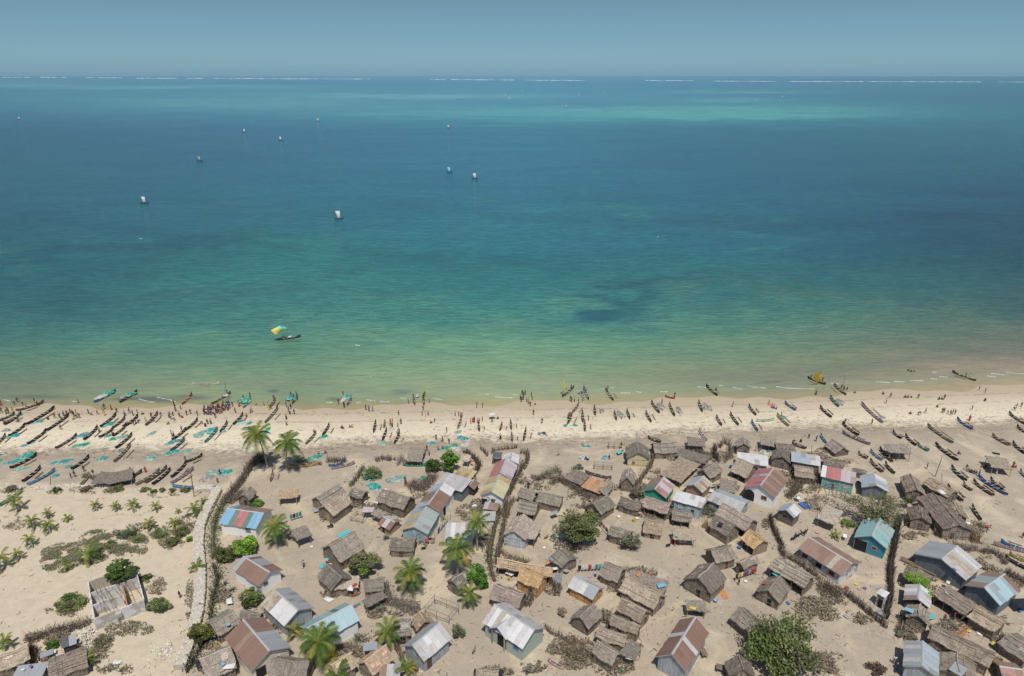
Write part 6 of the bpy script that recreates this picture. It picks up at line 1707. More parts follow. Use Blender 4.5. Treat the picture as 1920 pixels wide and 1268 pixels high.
def small(kind, t, x, y, c, label, z=0.0, s=1.0, rz=None):
    p = T(t, x, y, z); rng = random.Random(int(x*y+z*10)); rz = rng.uniform(0, 3) if rz is None else rz
    mb = MB(); colr = CC[c]
    if kind == 'basin':
        s *= .8
        n = 12; prof = [(.0,.03),(.22,.03),(.34,.2),(.37,.21),(.33,.19),(.21,.06),(0,.06)]
        vs = [(r*s*math.cos(2*math.pi*k/n), r*s*math.sin(2*math.pi*k/n), h*s) for r, h in prof for k in range(n)]
        mb.add(vs, [(i*n+k, i*n+(k+1) % n, (i+1)*n+(k+1) % n, (i+1)*n+k) for i in range(len(prof)-1) for k in range(n)])
        o = mb.build('basin', getmat('paint', colr), None, p, rz); cat = 'basin'; g = 'plastic basins and buckets in the yards'
    elif kind == 'bucket':
        n = 10; prof = [(.0,.0),(.14,.0),(.19,.34),(.17,.34),(.12,.03),(0,.03)]
        vs = [(r*s*math.cos(2*math.pi*k/n), r*s*math.sin(2*math.pi*k/n), h*s) for r, h in prof for k in range(n)]
        mb.add(vs, [(i*n+k, i*n+(k+1) % n, (i+1)*n+(k+1) % n, (i+1)*n+k) for i in range(len(prof)-1) for k in range(n)])
        mb.tube([(-.18*s,0,.33*s),(-.1*s,0,.48*s),(.1*s,0,.48*s),(.18*s,0,.33*s)],[.012]*4,4)
        o = mb.build('bucket', getmat('paint', colr), None, p, rz); cat = 'bucket'; g = 'plastic basins and buckets in the yards'
    elif kind == 'cloth':
        s = min(s, 1.5)*(.6 if c in 'royp' else .8); a, b = .62*s, .4*s
        o = cloth('cloth', [(-a,-b,.06),(a,-b*.8,.05),(a*.9,b,.06),(-a*.8,b*.9,.05)], colr, 5, 4, .12*s, loc=p, rz=rz); cat = 'cloth'; g = 'cloths and sheets lying about'
    elif kind == 'panel':
        mb.box(-.55*s, .55*s, -.4*s, .4*s, .12, .17); mb.box(-.5*s,-.44*s,-.3*s,.3*s,0,.12); mb.box(.44*s,.5*s,-.3*s,.3*s,0,.12)
        o = mb.build('panel', getmat('paint', colr), None, p, rz); cat = 'panel'; g = 'panels and boards lying about'
    elif kind == 'table':
        o = empty('table', p, rz); 
        m2 = MB(); m2.box(-.6*s,.6*s,-.35*s,.35*s,.68,.74); m2.build('table_top', getmat('wood', colr), o)
        for sx in (-1,1):
            for sy in (-1,1):
                m2 = MB(); m2.box(sx*.5*s-.03, sx*.5*s+.03, sy*.28*s-.03, sy*.28*s+.03, 0, .68); m2.build('leg', getmat('wood', (.2,.16,.12)), o)
        cat = 'table'; g = 'tables in the yards'
    elif kind == 'planks':
        for k in range(7):
            y_ = -.5+.16*k; mb.box(-1.3*s+rng.uniform(-.2,.2), 1.3*s+rng.uniform(-.2,.2), y_, y_+.12, .03+.03*(k%2), .08+.03*(k%2))
        o = mb.build('plank_stack', getmat('wood', colr), None, p, rz); cat = 'planks'; g = 'stacked planks'
    elif kind == 'goat':
        sk = [(-.38,0,.5),(-.1,0,.5),(.2,0,.52),(.36,0,.6),(.48,0,.78)]
        mb.tube(sk, [.10,.16,.15,.10,.07], 8); mb.tube([(.44,0,.8),(.56,0,.76),(.68,0,.7)], [.07,.065,.035], 6)
        for sx in (-.3,.22):
            for sy in (-.09,.09): mb.tube([(sx,sy,.45),(sx+(.03 if sx<0 else -.01),sy,.24),(sx,sy,0)], [.055,.03,.025], 5)
        for sy in (-.05,.05): mb.tube([(.5,sy,.84),(.45,sy*2.2,.83)], [.02,.012], 4); mb.tube([(.48,sy*.6,.85),(.42,sy*.9,.97)], [.015,.006], 4)
        mb.tube([(-.4,0,.55),(-.48,0,.6)], [.03,.015], 4)
        o = mb.build('goat', getmat('paint', colr), None, p, rz, True); cat = 'goat'; g = 'small animals in the village'
    else:
        return
    prop(o, label, cat, g)
    return o
SM = '''cloth|o|800|520|w|white sheet drying on sticks above the round backed hut|.5|1.4
panel|o|515|1150|k|dark panel leaning by the cluttered hut|.3|1.5
bucket|o|665|960|y|yellow orange bucket by the hedge|0|1.5
cloth|o|640|920|b|blue sheet by the hedge beside the orange bucket|.1|1.3
cloth|o|760|1110|r|red cloth on the cluttered hut roof|2.3|1.1
cloth|o|800|1170|w|white cloths on the cluttered hut roof|2.0|1.6
basin|o|735|1155|B|pale blue basin on the cluttered hut|2.2|1
basin|o|790|760|B|pale blue basin on the round backed hut|2.1|1
cloth|p|560|360|r|orange red cloth hung at the patched roof|1.6|1.2
cloth|p|520|385|w|row of white cloth at the patched roof eave|1.4|1.5
basin|p|555|460|r|red ring shaped basin behind the turquoise roof|.1|1.4
basin|p|565|575|v|purple basin near the turquoise roof corner|0|1
basin|p|598|555|g|dark green basin near the turquoise roof corner|0|1
cloth|p|300|500|w|heap of whitish netting and shells|.1|2.2
cloth|p|235|168|t|turquoise cloth near the teal patched hut|.05|1.2
cloth|p|370|95|y|yellow cloth hanging on the teal patched hut|1.0|.8
cloth|p|278|100|B|light blue cloth hanging on the teal patched hut|1.0|.8
panel|p|675|1205|w|small white board beside the steep thatched hut|.3|1.0
panel|p|715|980|G|grey tin sheet on the steep thatched hut, upper|2.2|1.7
panel|p|980|1200|G|grey tin sheet by the red strip roof|1.6|1.4
panel|p|870|1000|n|broken board under the bushy palm|.1|1.0
cloth|i|1385|1000|r|bright red cloth by the long tin house|.8|1.2
cloth|i|1410|960|o|orange cloth by the long tin house|.9|.9
panel|i|530|965|t|teal sheet on the far roof slope of the bush hut|2.7|2.8
panel|i|935|480|w|long pale plank slab on the wide hut roof|2.7|1.6
cloth|i|720|580|w|white sack below the small thatched hut|.2|1.0
cloth|i|845|590|w|white sheet at the left of the wide thatched hut|.4|1.0
basin|i|140|1075|w|white basin alone on open sand|0|1
bucket|i|1550|850|k|dark pot beside the tin row|0|1
panel|i|190|670|G|grey scrap and bicycle parts beside the open door hut|.2|1.4
cloth|j|1180|75|G|small grey bundle on the orange sand|.1|.7
cloth|j|1440|95|w|cream bundle beside the cactus clump, upper yards|.2|1.1
cloth|j|1500|120|k|dark bundle beside the cream one|.2|1.0
panel|j|70|1510|B|light blue board|0|1
cloth|j|80|530|B|light blue cloth by the white tin row end|.4|1.0
cloth|j|400|590|r|red and green washing below the black doorway|.8|1.0
cloth|j|300|620|w|scattered scrap left of the striped lean-to|.1|2.0
cloth|j|190|680|w|white scrap pile beside the leaning palm|.1|1.1
basin|j|1040|1085|w|white basin below the pale tin fronted house|0|1
cloth|j|1150|700|G|grey sheet shelter end under the round green tree|1.2|1.6
panel|j|1190|1210|B|blue sheet on the broken hut|1.6|1.9
cloth|q|1170|210|G|grey tarpaulin heap right of the broken hut|.6|1.3
planks|q|1110|290|G|grey cart of boards beside the broken hut|.5|1.0
cloth|q|1000|130|o|orange brown matting inside the broken hut|1.2|1.6
cloth|q|1065|195|w|white spar and cloth beside the broken hut|1.0|1.0
basin|q|1420|280|p|pink basin above the half white roof|.0|1
bucket|q|1470|272|b|blue bucket above the half white roof|0|1.2
bucket|q|610|300|y|yellow can in the long brown house porch|.2|1.2
cloth|q|620|240|w|stored white and grey goods in the long brown house porch|.5|1.8
panel|q|510|1250|k|black panel on the bottom centre hut|1.8|1.2
cloth|k|340|170|p|pink cloth, upper on the ladder gable hut|2.2|1.0
cloth|k|285|165|y|yellow cloth at the corner of the ladder gable hut|1.2|.9
cloth|k|240|220|t|turquoise and white washing heap by the drying rack|.5|1.6
cloth|k|380|318|r|red thing at the blue and yellow gable|1.0|.8
cloth|k|300|320|b|blue cloth at the foot of the blue and yellow gable|.5|.8
cloth|k|95|280|B|light blue sheet with black and orange bundles|.05|1.7
cloth|k|130|285|o|small orange bundle on the light blue sheet|.25|.7
cloth|k|310|765|p|pink cloth on the low thatched hut|1.9|.8
cloth|k|450|875|p|pink and white washing by the low thatched hut|.6|1.2
bucket|k|398|970|y|yellow can in the open sand right of the palm tree shade|0|1.8
basin|k|430|940|w|white basin beside the yellow can|0|1.1
basin|k|235|925|w|curved white scrap in open sand|0|1.2
panel|k|1330|1005|k|small black solar panel on thatch|2.6|.9
cloth|k|1347|1045|r|red cloth hung on the solar panel hut|1.9|.6
cloth|k|655|1000|B|blue scrap on the haystack shaped hut|1.7|.6
panel|k|822|1195|r|red and white board under the crooked shade|.1|1.0
table|k|915|1215|w|white table leaning under the crooked shade|0|1.0
basin|k|860|1130|t|turquoise bowl on the crooked shade|2.0|.8
cloth|k|935|250|w|white bundle on the collapsed stick roof|1.6|.8
cloth|k|1262|575|g|green barrel bundle by the peeling roof house|.8|.9
cloth|k|1240|640|w|white shell heap between two grey roofs|.3|1.5
bucket|k|1440|385|b|blue bucket by the shaggy thatched hut|.2|1.4
panel|l|740|800|b|bright blue sheet on the sand by the pole shelter|.05|1.8
cloth|l|888|660|r|red cloth on poles before the teal house|1.0|.8
cloth|l|670|710|w|blue and white washing at the arched house corner|.8|1.3
basin|l|880|1095|p|pink basin in the footpath yard|0|1.1
basin|l|1450|1268|b|x|0|0
cloth|l|625|120|w|x|0|0
cloth|l|370|190|C|x|0|0
basin|l|35|1255|b|blue bowl beside the golden open hut|0|1.3
cloth|l|1330|545|k|dark oval tyre behind the white tin roofed house|.4|1.0
basin|l|1435|945|y|yellow tub on the pale green roof ridge|4.0|.7
table|l|1170|1160|w|white chair like table by the blue house|0|.8
basin|u|90|400|w|white bowl beneath the hanging clothes|0|1
planks|r|1150|490|o|stack of fresh cut planks on the open square|0|1.2
basin|r|1090|575|B|blue bowl beside the grey thatched hut|.2|1.2
cloth|r|880|640|y|yellow and white bundle on the cluttered shade|1.6|1.3
cloth|r|590|430|B|bright blue tarpaulin on the flat strewn roof|1.9|2.6
cloth|r|380|330|o|orange and brown scrap on the flat strewn roof|1.8|2.2
cloth|r|500|330|r|red scrap on the flat strewn roof|1.8|.7
cloth|r|290|1080|w|white sacks hung on the small thatch shade|1.4|1.4
basin|r|220|1225|g|green basin by the small thatch shade|0|1.1
panel|r|690|660|G|x|0|0
table|r|975|1080|n|wooden bench table by the rust roofed tin house|0|1.1
table|r|1150|1225|n|wooden trough table left of the dark ridged hut|0|1.4
basin|u|265|420|r|red bowl on thatch before the long shelter|2.2|.9
cloth|u|480|595|b|dark blue cloth lying on the sand|.05|.7
cloth|u|720|570|y|yellow scrap on the sand below the long shelter|.05|.5
bucket|u|668|440|k|black pot at the end of the long shelter|0|1.3
panel|u|380|340|t|teal sheet at the long shelter|1.2|1.2
basin|u|1020|460|r|red basin behind the long rust roofed house|0|1.2
basin|u|1185|462|v|purple basin behind the long rust roofed house|0|1
basin|u|1135|468|p|pink basin behind the long rust roofed house|0|1
basin|u|1110|428|y|yellow basin behind the long rust roofed house|0|1
cloth|u|1340|690|G|grey curved sheet beside the latrine|.4|1.8
cloth|u|1110|570|w|white scrap by the woven fence|.1|.8
cloth|u|1020|720|G|grey flat scrap in the empty yard|.05|1.0
cloth|v|600|432|r|red ring on the green creeper roof|2.0|.7
cloth|v|775|405|w|white bundle under the tall tin house|1.2|.8
basin|v|765|505|w|white basin on the long dark shelter|2.0|.9
bucket|v|935|620|r|red thing hanging on the long dark shelter|1.2|2.0
panel|v|415|665|B|light blue scrap on the plank gabled hut|2.4|1.0
panel|v|608|720|t|teal board beside the plank gabled hut|.8|1.2
panel|v|865|1210|G|grey panel on the bottom right thatch|2.5|1.9
planks|v|900|870|o|orange brown plank heap above the very long roof|.2|1.6
cloth|v|960|850|y|yellow cloth beside the plank heap|.2|1.0
cloth|v|1195|970|y|yellow and white bundle at the right hand yards|.6|1.2
cloth|v|1060|870|w|white ash patch cloth in the right hand yard|.03|1.1
planks|v|500|250|n|long tan planks below the tall tin house|.3|2.0
panel|v|830|290|b|small blue panel on the patched pale roof|3.2|.5
panel|v|1460|600|k|dark tarpaulin shade at the right edge|1.2|2.2
cloth|v|1440|660|b|blue bundle under the dark tarpaulin|.2|1.0
cloth|m|840|650|w|big white sheet on the thatch cluster|2.5|2.6
cloth|m|795|705|y|yellow sheet on the thatch cluster|2.0|1.4
cloth|m|1100|980|w|long white cloth beside the thatch cluster|.8|1.8
cloth|m|1345|1025|r|red net cloth by the sticks at right|.3|1.7
cloth|m|1320|365|r|red bundles under the ragged beach shelter|.4|1.2
cloth|m|435|240|p|pink cloth under the neat beach shade|.3|.8
panel|i|470|650|n|x|0|0
cloth|n|240|1200|w|small white panel on the grey tin roof, left|2.4|.5
cloth|n|320|1165|v|small blue panel on the grey tin roof, right|2.6|.5
panel|n|490|1040|G|grey tin door propped by the small green bush|.4|1.4
cloth|n|565|1010|w|white rag beside the small green bush|.3|.8
cloth|n|620|1090|t|teal scrap on the planked thatch|1.6|1.2
cloth|n|1220|1125|w|dusty white sack in the dunes|.1|1.2
cloth|a|1240|1165|r|red and violet bundle on the left thatch cover|1.5|1.0
cloth|a|1140|1190|k|x|0|0
cloth|f|1600|985|k|dark purple canopy at the right edge of the beach|1.5|2.4
basin|e|930|600|g|x|0|0
cloth|c|1630|500|w|white sun canopy over a group at the waterline|1.3|1.6
cloth|c|1410|1010|r|red banner beside the bleached board shade|1.2|1.0
cloth|b|600|800|w|x|0|0'''
for ln_ in SM.split('\n'):
    q = ln_.split('|')
    if q[5] == 'x' or q[4] not in CC: continue
    if q[1] == 'j' and float(q[3]) > 1400: continue
    small(q[0], q[1], float(q[2]), float(q[3]), q[4], q[5], float(q[6]), float(q[7]))
for (x, y, rzz, c) in [(610,1175,.2,'k'),(640,1150,1.2,'k'),(665,1140,.3,'k'),(720,1120,2.2,'k'),(745,1100,.4,'k')]:
    small('goat','l',x,y,c,'black goat in the footpath yard',0,.9,rzz)
for (t_, x, y, rzz, c, l_) in [('i',335,870,.4,'k','black goat, left of a pair on open sand'),('i',360,855,2.4,'k','black goat, right of a pair on open sand'),('r',650,80,.2,'k','dark goat near the crooked shade'),('q',258,1035,1.2,'n','brown goat by the white porch house'),('j',1060,985,.6,'n','brown goat at the edge of the tree shadow'),('i',1350,1105,.3,'k','small dark goat below the low thatched hut')]:
    small('goat', t_, x, y, c, l_, 0, .9, rzz)

# ================================================================ PEOPLE
def skinmesh(chains, name, sub=1):
    vs = []; es = []; rs = []
    idx = {}
    for ch in chains:
        prev = None
        for p, r in ch:
            k = tuple(round(c, 4) for c in p)
            if k not in idx:
                idx[k] = len(vs); vs.append(p); rs.append(r)
            i = idx[k]
            if prev is not None and prev != i: es.append((prev, i))
            prev = i
    me = bpy.data.meshes.new(name); me.from_pydata(vs, es, [])
    o = bpy.data.objects.new(name, me); col.objects.link(o)
    mod = o.modifiers.new('s', 'SKIN')
    for i, r in enumerate(rs):
        me.skin_vertices[0].data[i].radius = (r, r) if not isinstance(r, tuple) else r
    me.skin_vertices[0].data[0].use_root = True
    if sub:
        sm = o.modifiers.new('b', 'SUBSURF'); sm.levels = sub
    dg = bpy.context.evaluated_depsgraph_get()
    out = bpy.data.meshes.new_from_object(o.evaluated_get(dg))
    out.name = name
    bpy.data.objects.remove(o)
    out.polygons.foreach_set('use_smooth', [True]*len(out.polygons))
    return out
def mid(a, b, t_=.5): return tuple(a[i]*(1-t_)+b[i]*t_ for i in range(3))
POSE = {
 's': dict(hip=(0,0,.92), chest=(0,.0,1.28), neck=(0,0,1.45), head=(0,-.01,1.6), sh=.19, hand=[(-.27,-.05,.82),(.27,-.05,.82)], el=[(-.25,.03,1.1),(.25,.03,1.1)], kn=[(-.1,-.02,.5),(.1,-.02,.5)], an=[(-.11,0,.07),(.11,0,.07)]),
 'w': dict(hip=(0,0,.9), chest=(0,-.04,1.26), neck=(0,-.06,1.43), head=(0,-.08,1.58), sh=.19, hand=[(-.25,-.28,.95),(.25,.2,.9)], el=[(-.25,-.03,1.1),(.25,.12,1.12)], kn=[(-.1,-.2,.5),(.1,.05,.5)], an=[(-.1,-.22,.07),(.1,.32,.12)]),
 'b': dict(hip=(0,.12,.86), chest=(0,-.2,1.02), neck=(0,-.36,1.06), head=(0,-.5,1.03), sh=.18, hand=[(-.16,-.5,.42),(.16,-.5,.42)], el=[(-.2,-.38,.74),(.2,-.38,.74)], kn=[(-.12,.0,.48),(.12,.0,.48)], an=[(-.14,.08,.07),(.14,.08,.07)]),
 't': dict(hip=(0,.1,.2), chest=(0,-.02,.52), neck=(0,-.04,.7), head=(0,-.07,.84), sh=.18, hand=[(-.14,-.42,.42),(.14,-.42,.42)], el=[(-.25,-.16,.34),(.25,-.16,.34)], kn=[(-.14,-.32,.42),(.14,-.32,.42)], an=[(-.12,-.42,.06),(.12,-.42,.06)]),
}
PM = {}
def build_pose(k):
    P = POSE[k]; hip, chest, neck, head = P['hip'], P['chest'], P['neck'], P['head']
    ch = [[(hip, .13), (mid(hip, chest), .115), (chest, .14), (neck, .055), (mid(neck, head, .55), .075), (head, .10), ((head[0], head[1], head[2]+.09), .085)]]
    hd = Vector(head)
    ch.append([(head, .10), (tuple(hd+Vector((0,-.10,-.01))), .02)])           # nose
    ch.append([(head, .10), (tuple(hd+Vector((0,-.085,-.07))), .03)])          # mouth and chin
    for s_ in (-1, 1): ch.append([(head, .10), (tuple(hd+Vector((s_*.10,.01,0))), .02)])   # ears
    for i, s_ in enumerate((-1, 1)):
        sh = (chest[0]+s_*P['sh'], chest[1], chest[2]+.08)
        el, ha, kn, an = P['el'][i], P['hand'][i], P['kn'][i], P['an'][i]
        d = (Vector(ha)-Vector(el)).normalized(); pa = Vector(ha)+d*.07
        ch.append([(chest, .14), (sh, .065), (el, .042), (ha, .028), (tuple(pa), .034)])
        side = d.cross(Vector((0,1,0.3))).normalized()
        for q, (off, ln_, cu) in enumerate([(-.028,.075,.3),(-.01,.088,.35),(.009,.082,.4),(.026,.062,.45)]):
            b_ = pa + side*off + d*.02; m_ = b_ + d*ln_*.5; e_ = m_ + (d+Vector((0,-cu,0))).normalized()*ln_*.5
            ch.append([(tuple(pa), .034), (tuple(b_), .010), (tuple(m_), .009), (tuple(e_), .008)])
        tb = Vector(ha)+d*.03+side*(-.035*s_); ch.append([(tuple(ha), .028), (tuple(tb), .012), (tuple(tb+d*.04+side*(-.02*s_)), .009)])
        hp = (hip[0]+s_*.09, hip[1], hip[2]-.05)
        fd = Vector((0,-1,0)) 
        ch.append([(hip, .13), (hp, .10), (kn, .062), (mid(kn, an, .35), .058), (an, .036), (tuple(Vector(an)+Vector((0,-.14,-.035))), .03)])
    body = skinmesh(ch, 'body')
    c2 = [[(tuple(Vector(hip)+Vector((0,0,.06))), .155), (mid(hip, chest), .14), (chest, .165), (mid(chest, neck, .6), .09)]]
    for i, s_ in enumerate((-1, 1)):
        sh = (chest[0]+s_*P['sh'], chest[1], chest[2]+.08)
        c2.append([(chest, .165), (sh, .085), (mid(sh, P['el'][i], .6), .07)])
    shirt = skinmesh(c2, 'shirt')
    # wrap skirt: closed cone from waist to shin
    def skirt():
        mb = MB(); n = 14; rings = []
        kc = mid(P['kn'][0], P['kn'][1]); ac = mid(P['an'][0], P['an'][1])
        for c_, rx, ry in ((tuple(Vector(hip)+Vector((0,0,.1))), .15, .13), (hip, .19, .16), (kc, .24, .15), (mid(kc, ac, .75), .24, .17)):
            rings.append([(c_[0]+rx*math.cos(2*math.pi*q/n), c_[1]+ry*math.sin(2*math.pi*q/n), c_[2]) for q in range(n)])
        vs = [v for r in rings for v in r]
        mb.add(vs, [(i*n+q, i*n+(q+1) % n, (i+1)*n+(q+1) % n, (i+1)*n+q) for i in range(3) for q in range(n)])
        o = mb.build('skirt', None); me = o.data; bpy.data.objects.remove(o); return me
    sk = skirt()
    c3 = [[(tuple(Vector(hip)+Vector((0,0,.06))), .15), (hip, .16)]]
    for i, s_ in enumerate((-1, 1)):
        hp = (hip[0]+s_*.09, hip[1], hip[2]-.05)
        c3.append([(hip, .16), (hp, .125), (mid(hp, P['kn'][i], .9), .09)])
    shorts = skinmesh(c3, 'shorts')
    ch_ = (hd.x, hd.y+.03, hd.z+.05)
    hair = skinmesh([[((ch_[0], ch_[1]+.03, ch_[2]-.05), .095), (ch_, .105), ((ch_[0], ch_[1]-.01, ch_[2]+.06), .09)]], 'hair')
    for me in (body, shirt, sk, shorts, hair):
        me.materials.append(getmat('cloth', (.5,.5,.5)))
    PM[k] = (body, shirt, sk, shorts, hair)
for k in POSE: build_pose(k)
SKIN = getmat('paint', (.085,.05,.035)); HAIR = getmat('paint', (.015,.013,.012))
LOWC = [(.05,.05,.07),(.25,.16,.10),(.12,.14,.28),(.35,.1,.1),(.3,.3,.3),(.45,.35,.15),(.08,.08,.08),(.28,.12,.25)]
PN = [0]
def person(p, c, pose, label, group, z=0, facing=None):
    PN[0] += 1
    rng = random.Random(PN[0]*17)
    rz = rng.uniform(0, 6.28) if facing is None else facing
    root = empty('person', (p.x, p.y, z), rz, label, 'person', group)
    s_ = rng.uniform(.8, .94) if rng.random() > .25 else rng.uniform(.65, .82)
    root.scale = (s_, s_, s_)
    body, shirt, sk, shorts, hair = PM[pose]
    def part(nm, me, mat):
        o = bpy.data.objects.new(nm, me); col.objects.link(o); o.parent = root
        o.material_slots[0].link = 'OBJECT'; o.material_slots[0].material = mat
    part('body', body, SKIN)
    part('hair', hair, HAIR)
    cc = CC.get(c, (.3,.2,.15))
    low = rng.choice(LOWC)
    if c == 'n': part('shorts', shorts, getmat('cloth', low))
    elif c == 'k': part('shirt', shirt, getmat('cloth', (.05,.05,.06))); part('skirt' if rng.random() < .3 else 'shorts', sk if 0 else shorts, getmat('cloth', low))
    else:
        part('shirt', shirt, getmat('cloth', cc))
        if rng.random() < .5: part('skirt', sk, getmat('cloth', low if rng.random() < .6 else cc))
        else: part('shorts', shorts, getmat('cloth', low))
    return root
PE = {
'a': '10,405,r 20,490,k 85,480,o 100,500,r 140,480,y 70,500,g 160,395,kb 190,370,k 250,410,k 380,385,k 410,415,n 290,440,b 845,380,y 1110,470,y 1130,445,k 1130,515,y 1205,455,r 960,500,k 995,510,pt 1055,505,n 1265,485,k 1400,490,k 1350,520,p 1440,520,r 1485,490,k 1535,505,pt 595,545,r 640,540,w 655,550,k 525,560,nt 690,520,p 725,515,k 760,490,r 785,505,k 800,525,k 825,500,r 830,540,yb 860,545,k 805,555,yt 660,670,n 1075,695,y 1575,580,y 1640,545,k 1660,580,n 1740,525,k 1830,540,p 1850,560,w 1870,520,k 1885,575,w 1840,530,r 1825,610,nt 1880,410,k 1215,720,rt 1440,600,kt 1470,610,k 1500,600,n 1860,745,y 1880,760,r 40,600,k 200,590,n 910,1120,n 1000,1130,kt 1410,1110,rt 1575,1130,r 770,1190,n 810,1180,n',
'b': '40,415,k 55,470,r 110,450,n 95,530,y 130,540,rt 175,515,k 215,500,k 290,520,r 485,545,k 700,490,r 670,420,k 740,420,p 770,390,r 860,310,k 785,330,k 880,480,w 865,490,p 920,400,yt 1010,410,p 1050,430,w 1065,455,y 1090,440,o 1115,340,k 820,525,pt 345,610,kb 375,635,yb 400,610,n 435,610,y 1250,425,k 1275,480,k 1290,500,w 1300,445,k 1335,500,k 1250,555,y 1255,620,w 1300,310,k 1330,330,k 1360,300,k 1375,350,k 1855,655,rt 1880,430,k 1815,395,k 120,690,k 35,740,r 10,735,y 160,1010,n 610,275,k 1550,700,rt 560,1140,wt 510,1240,r 1640,930,wt 1600,940,w 1670,930,kt 535,1160,k',
'c': '30,425,k 20,295,k 85,385,p 105,350,w 265,455,k 300,470,g 340,470,r 620,510,p 885,460,k 875,515,r 910,525,w 940,515,p 965,600,rt 1008,590,k 530,610,k 555,610,p 550,640,y 645,610,r 610,640,o 625,700,r 610,730,w 885,345,r 902,305,k 1270,525,k 1305,525,r 1290,550,y 1400,605,p 1425,590,r 1440,590,k 1475,600,w 1490,600,r 1525,580,k 1695,550,rt 1465,430,k 1527,430,k 1025,780,k 1093,800,k 1140,700,n 1165,820,k 1230,520,w 90,645,pt 120,645,yt 10,655,rt 905,920,k 925,900,k 950,950,p 880,980,rt 850,950,bt 580,1000,rt 1045,890,r 1095,890,r 1720,770,w 1630,590,n 690,1240,k 705,1250,rt 780,385,k',
'd': '100,370,k 110,290,k 130,290,y 143,290,k 90,340,n 120,350,n 160,370,r 178,390,y 210,310,k 218,350,k 198,415,k 250,395,wt 630,360,k 645,370,n 675,365,w 720,360,p 770,355,w 780,250,k 775,235,b 800,270,g 1035,240,r 640,220,r 232,510,n 325,600,kw 620,540,r 605,550,r 625,530,b 1620,385,r 1757,310,k 490,945,wt 800,990,kt 745,975,wt 1180,870,k 1210,870,y 1050,970,kt',
'e': '275,210,w 360,250,k 540,425,n 930,400,y 960,430,pt 985,440,kt 1010,450,bt 1065,520,r 1440,290,bw 1510,150,r 1385,110,k 1715,225,r 1740,250,n 1775,240,k 1865,270,w 1360,765,k 1440,795,b 1205,790,wt 1275,800,kt 1230,830,kt',
'f': '75,330,w 457,380,n 410,440,w 375,340,nt 620,380,kt 650,380,yt 685,380,kt 757,390,n 985,400,kt 1010,400,gt 1040,395,k 1415,300,kw 1480,325,n 1480,415,kt 965,485,nt 1340,510,kw 675,560,nt 760,570,kb 835,550,nw 1015,550,n 1035,545,n 1075,560,b 1105,570,r 1130,560,n 1155,560,k 1310,630,r 1795,520,w 1815,500,b 255,665,k 1270,155,k 1320,150,w 1870,480,n 1190,990,nt 850,1150,n 655,88,kt 685,98,kt 710,95,kt',
'm': '1102,415,n 1130,425,nt 1150,435,kt 1170,440,nt 1190,447,nt 1212,452,kt 1240,475,b 1270,380,rt 1300,385,kt 1370,385,rt 1610,385,r 1640,388,rt 1430,455,w 1360,1050,wt 1710,1150,r',
'o': '308,488,k 1530,190,w', 'h': '1510,1000,r', 'i': '1150,410,rt', 'k': '1395,1110,w', 'v': '275,1155,w 300,1205,p 735,765,r 825,745,r', 'r': '1300,430,k', 'q': '270,1268,k 580,990,r', 'p': '52,180,w', 'j': '1640,770,v'}
GP = [(0,400,'people on the left beach'),(400,650,'people near the crowd and tall palms'),(650,1000,'people on the middle beach'),(1000,1500,'people right of the middle beach'),(1500,1920,'people on the right beach')]
for tl, s_ in PE.items():
    for it in s_.split():
        x, y, cp = it.split(','); x = float(x); y = float(y)
        c = cp[0]; pose = cp[1] if len(cp) > 1 else ('s' if (x*7+y) % 3 else 'w')
        X, Y = px(tl, x, y)
        p = at(X, Y, 0)
        d = interp(SHORE, p.x) - p.y
        z = 0 if d > 0 else (-.12 if pose != 't' else -.25)
        grp = 'people in the village' if Y > 900 else [g for a_, b_, g in GP if a_ <= X < b_][0]
        nm = {'s':'standing','w':'walking','b':'bending','t':'sitting'}[pose]
        cl = 'bare chested person' if c == 'n' else ('person in %s' % ('dark clothes' if c == 'k' else CN_[c]))
        person(p, c, pose, '%s %s' % (cl, nm), grp, z)
for (X, Y, c, pose) in [(531,635.5,'k','s'),(534,635,'k','t'),(559,631,'n','t')]:
    person(at(X, Y, .1), c, pose, '%s %s in the canoe under the coloured sail' % ('person in dark clothes' if c == 'k' else 'bare chested person', 'standing' if pose == 's' else 'sitting'), 'people out at sea', .1)
small('cloth','X',547,632,'g','green net bundle in the canoe under the coloured sail',.4,1.5)
small('cloth','X',543.5,631.5,'w','white bundle in the canoe under the coloured sail',.45,1.3)
# the dense crowd at the waterline
rc_ = random.Random(5)
for k in range(62):
    u = rc_.random(); x = 20+680*u; y = 250+160*rc_.random() + (60 if u < .35 else (40 if u < .75 else -40))
    p = T('z', x, y+60, 0)
    c = rc_.choice('wrrkbwpkkrwbgonkpv')
    cl = 'bare chested person' if c == 'n' else ('person in %s' % ('dark clothes' if c == 'k' else CN_[c]))
    person(p, c, rc_.choice('sssswb'), cl+' in the dense waterline crowd', 'crowd packed at the waterline')

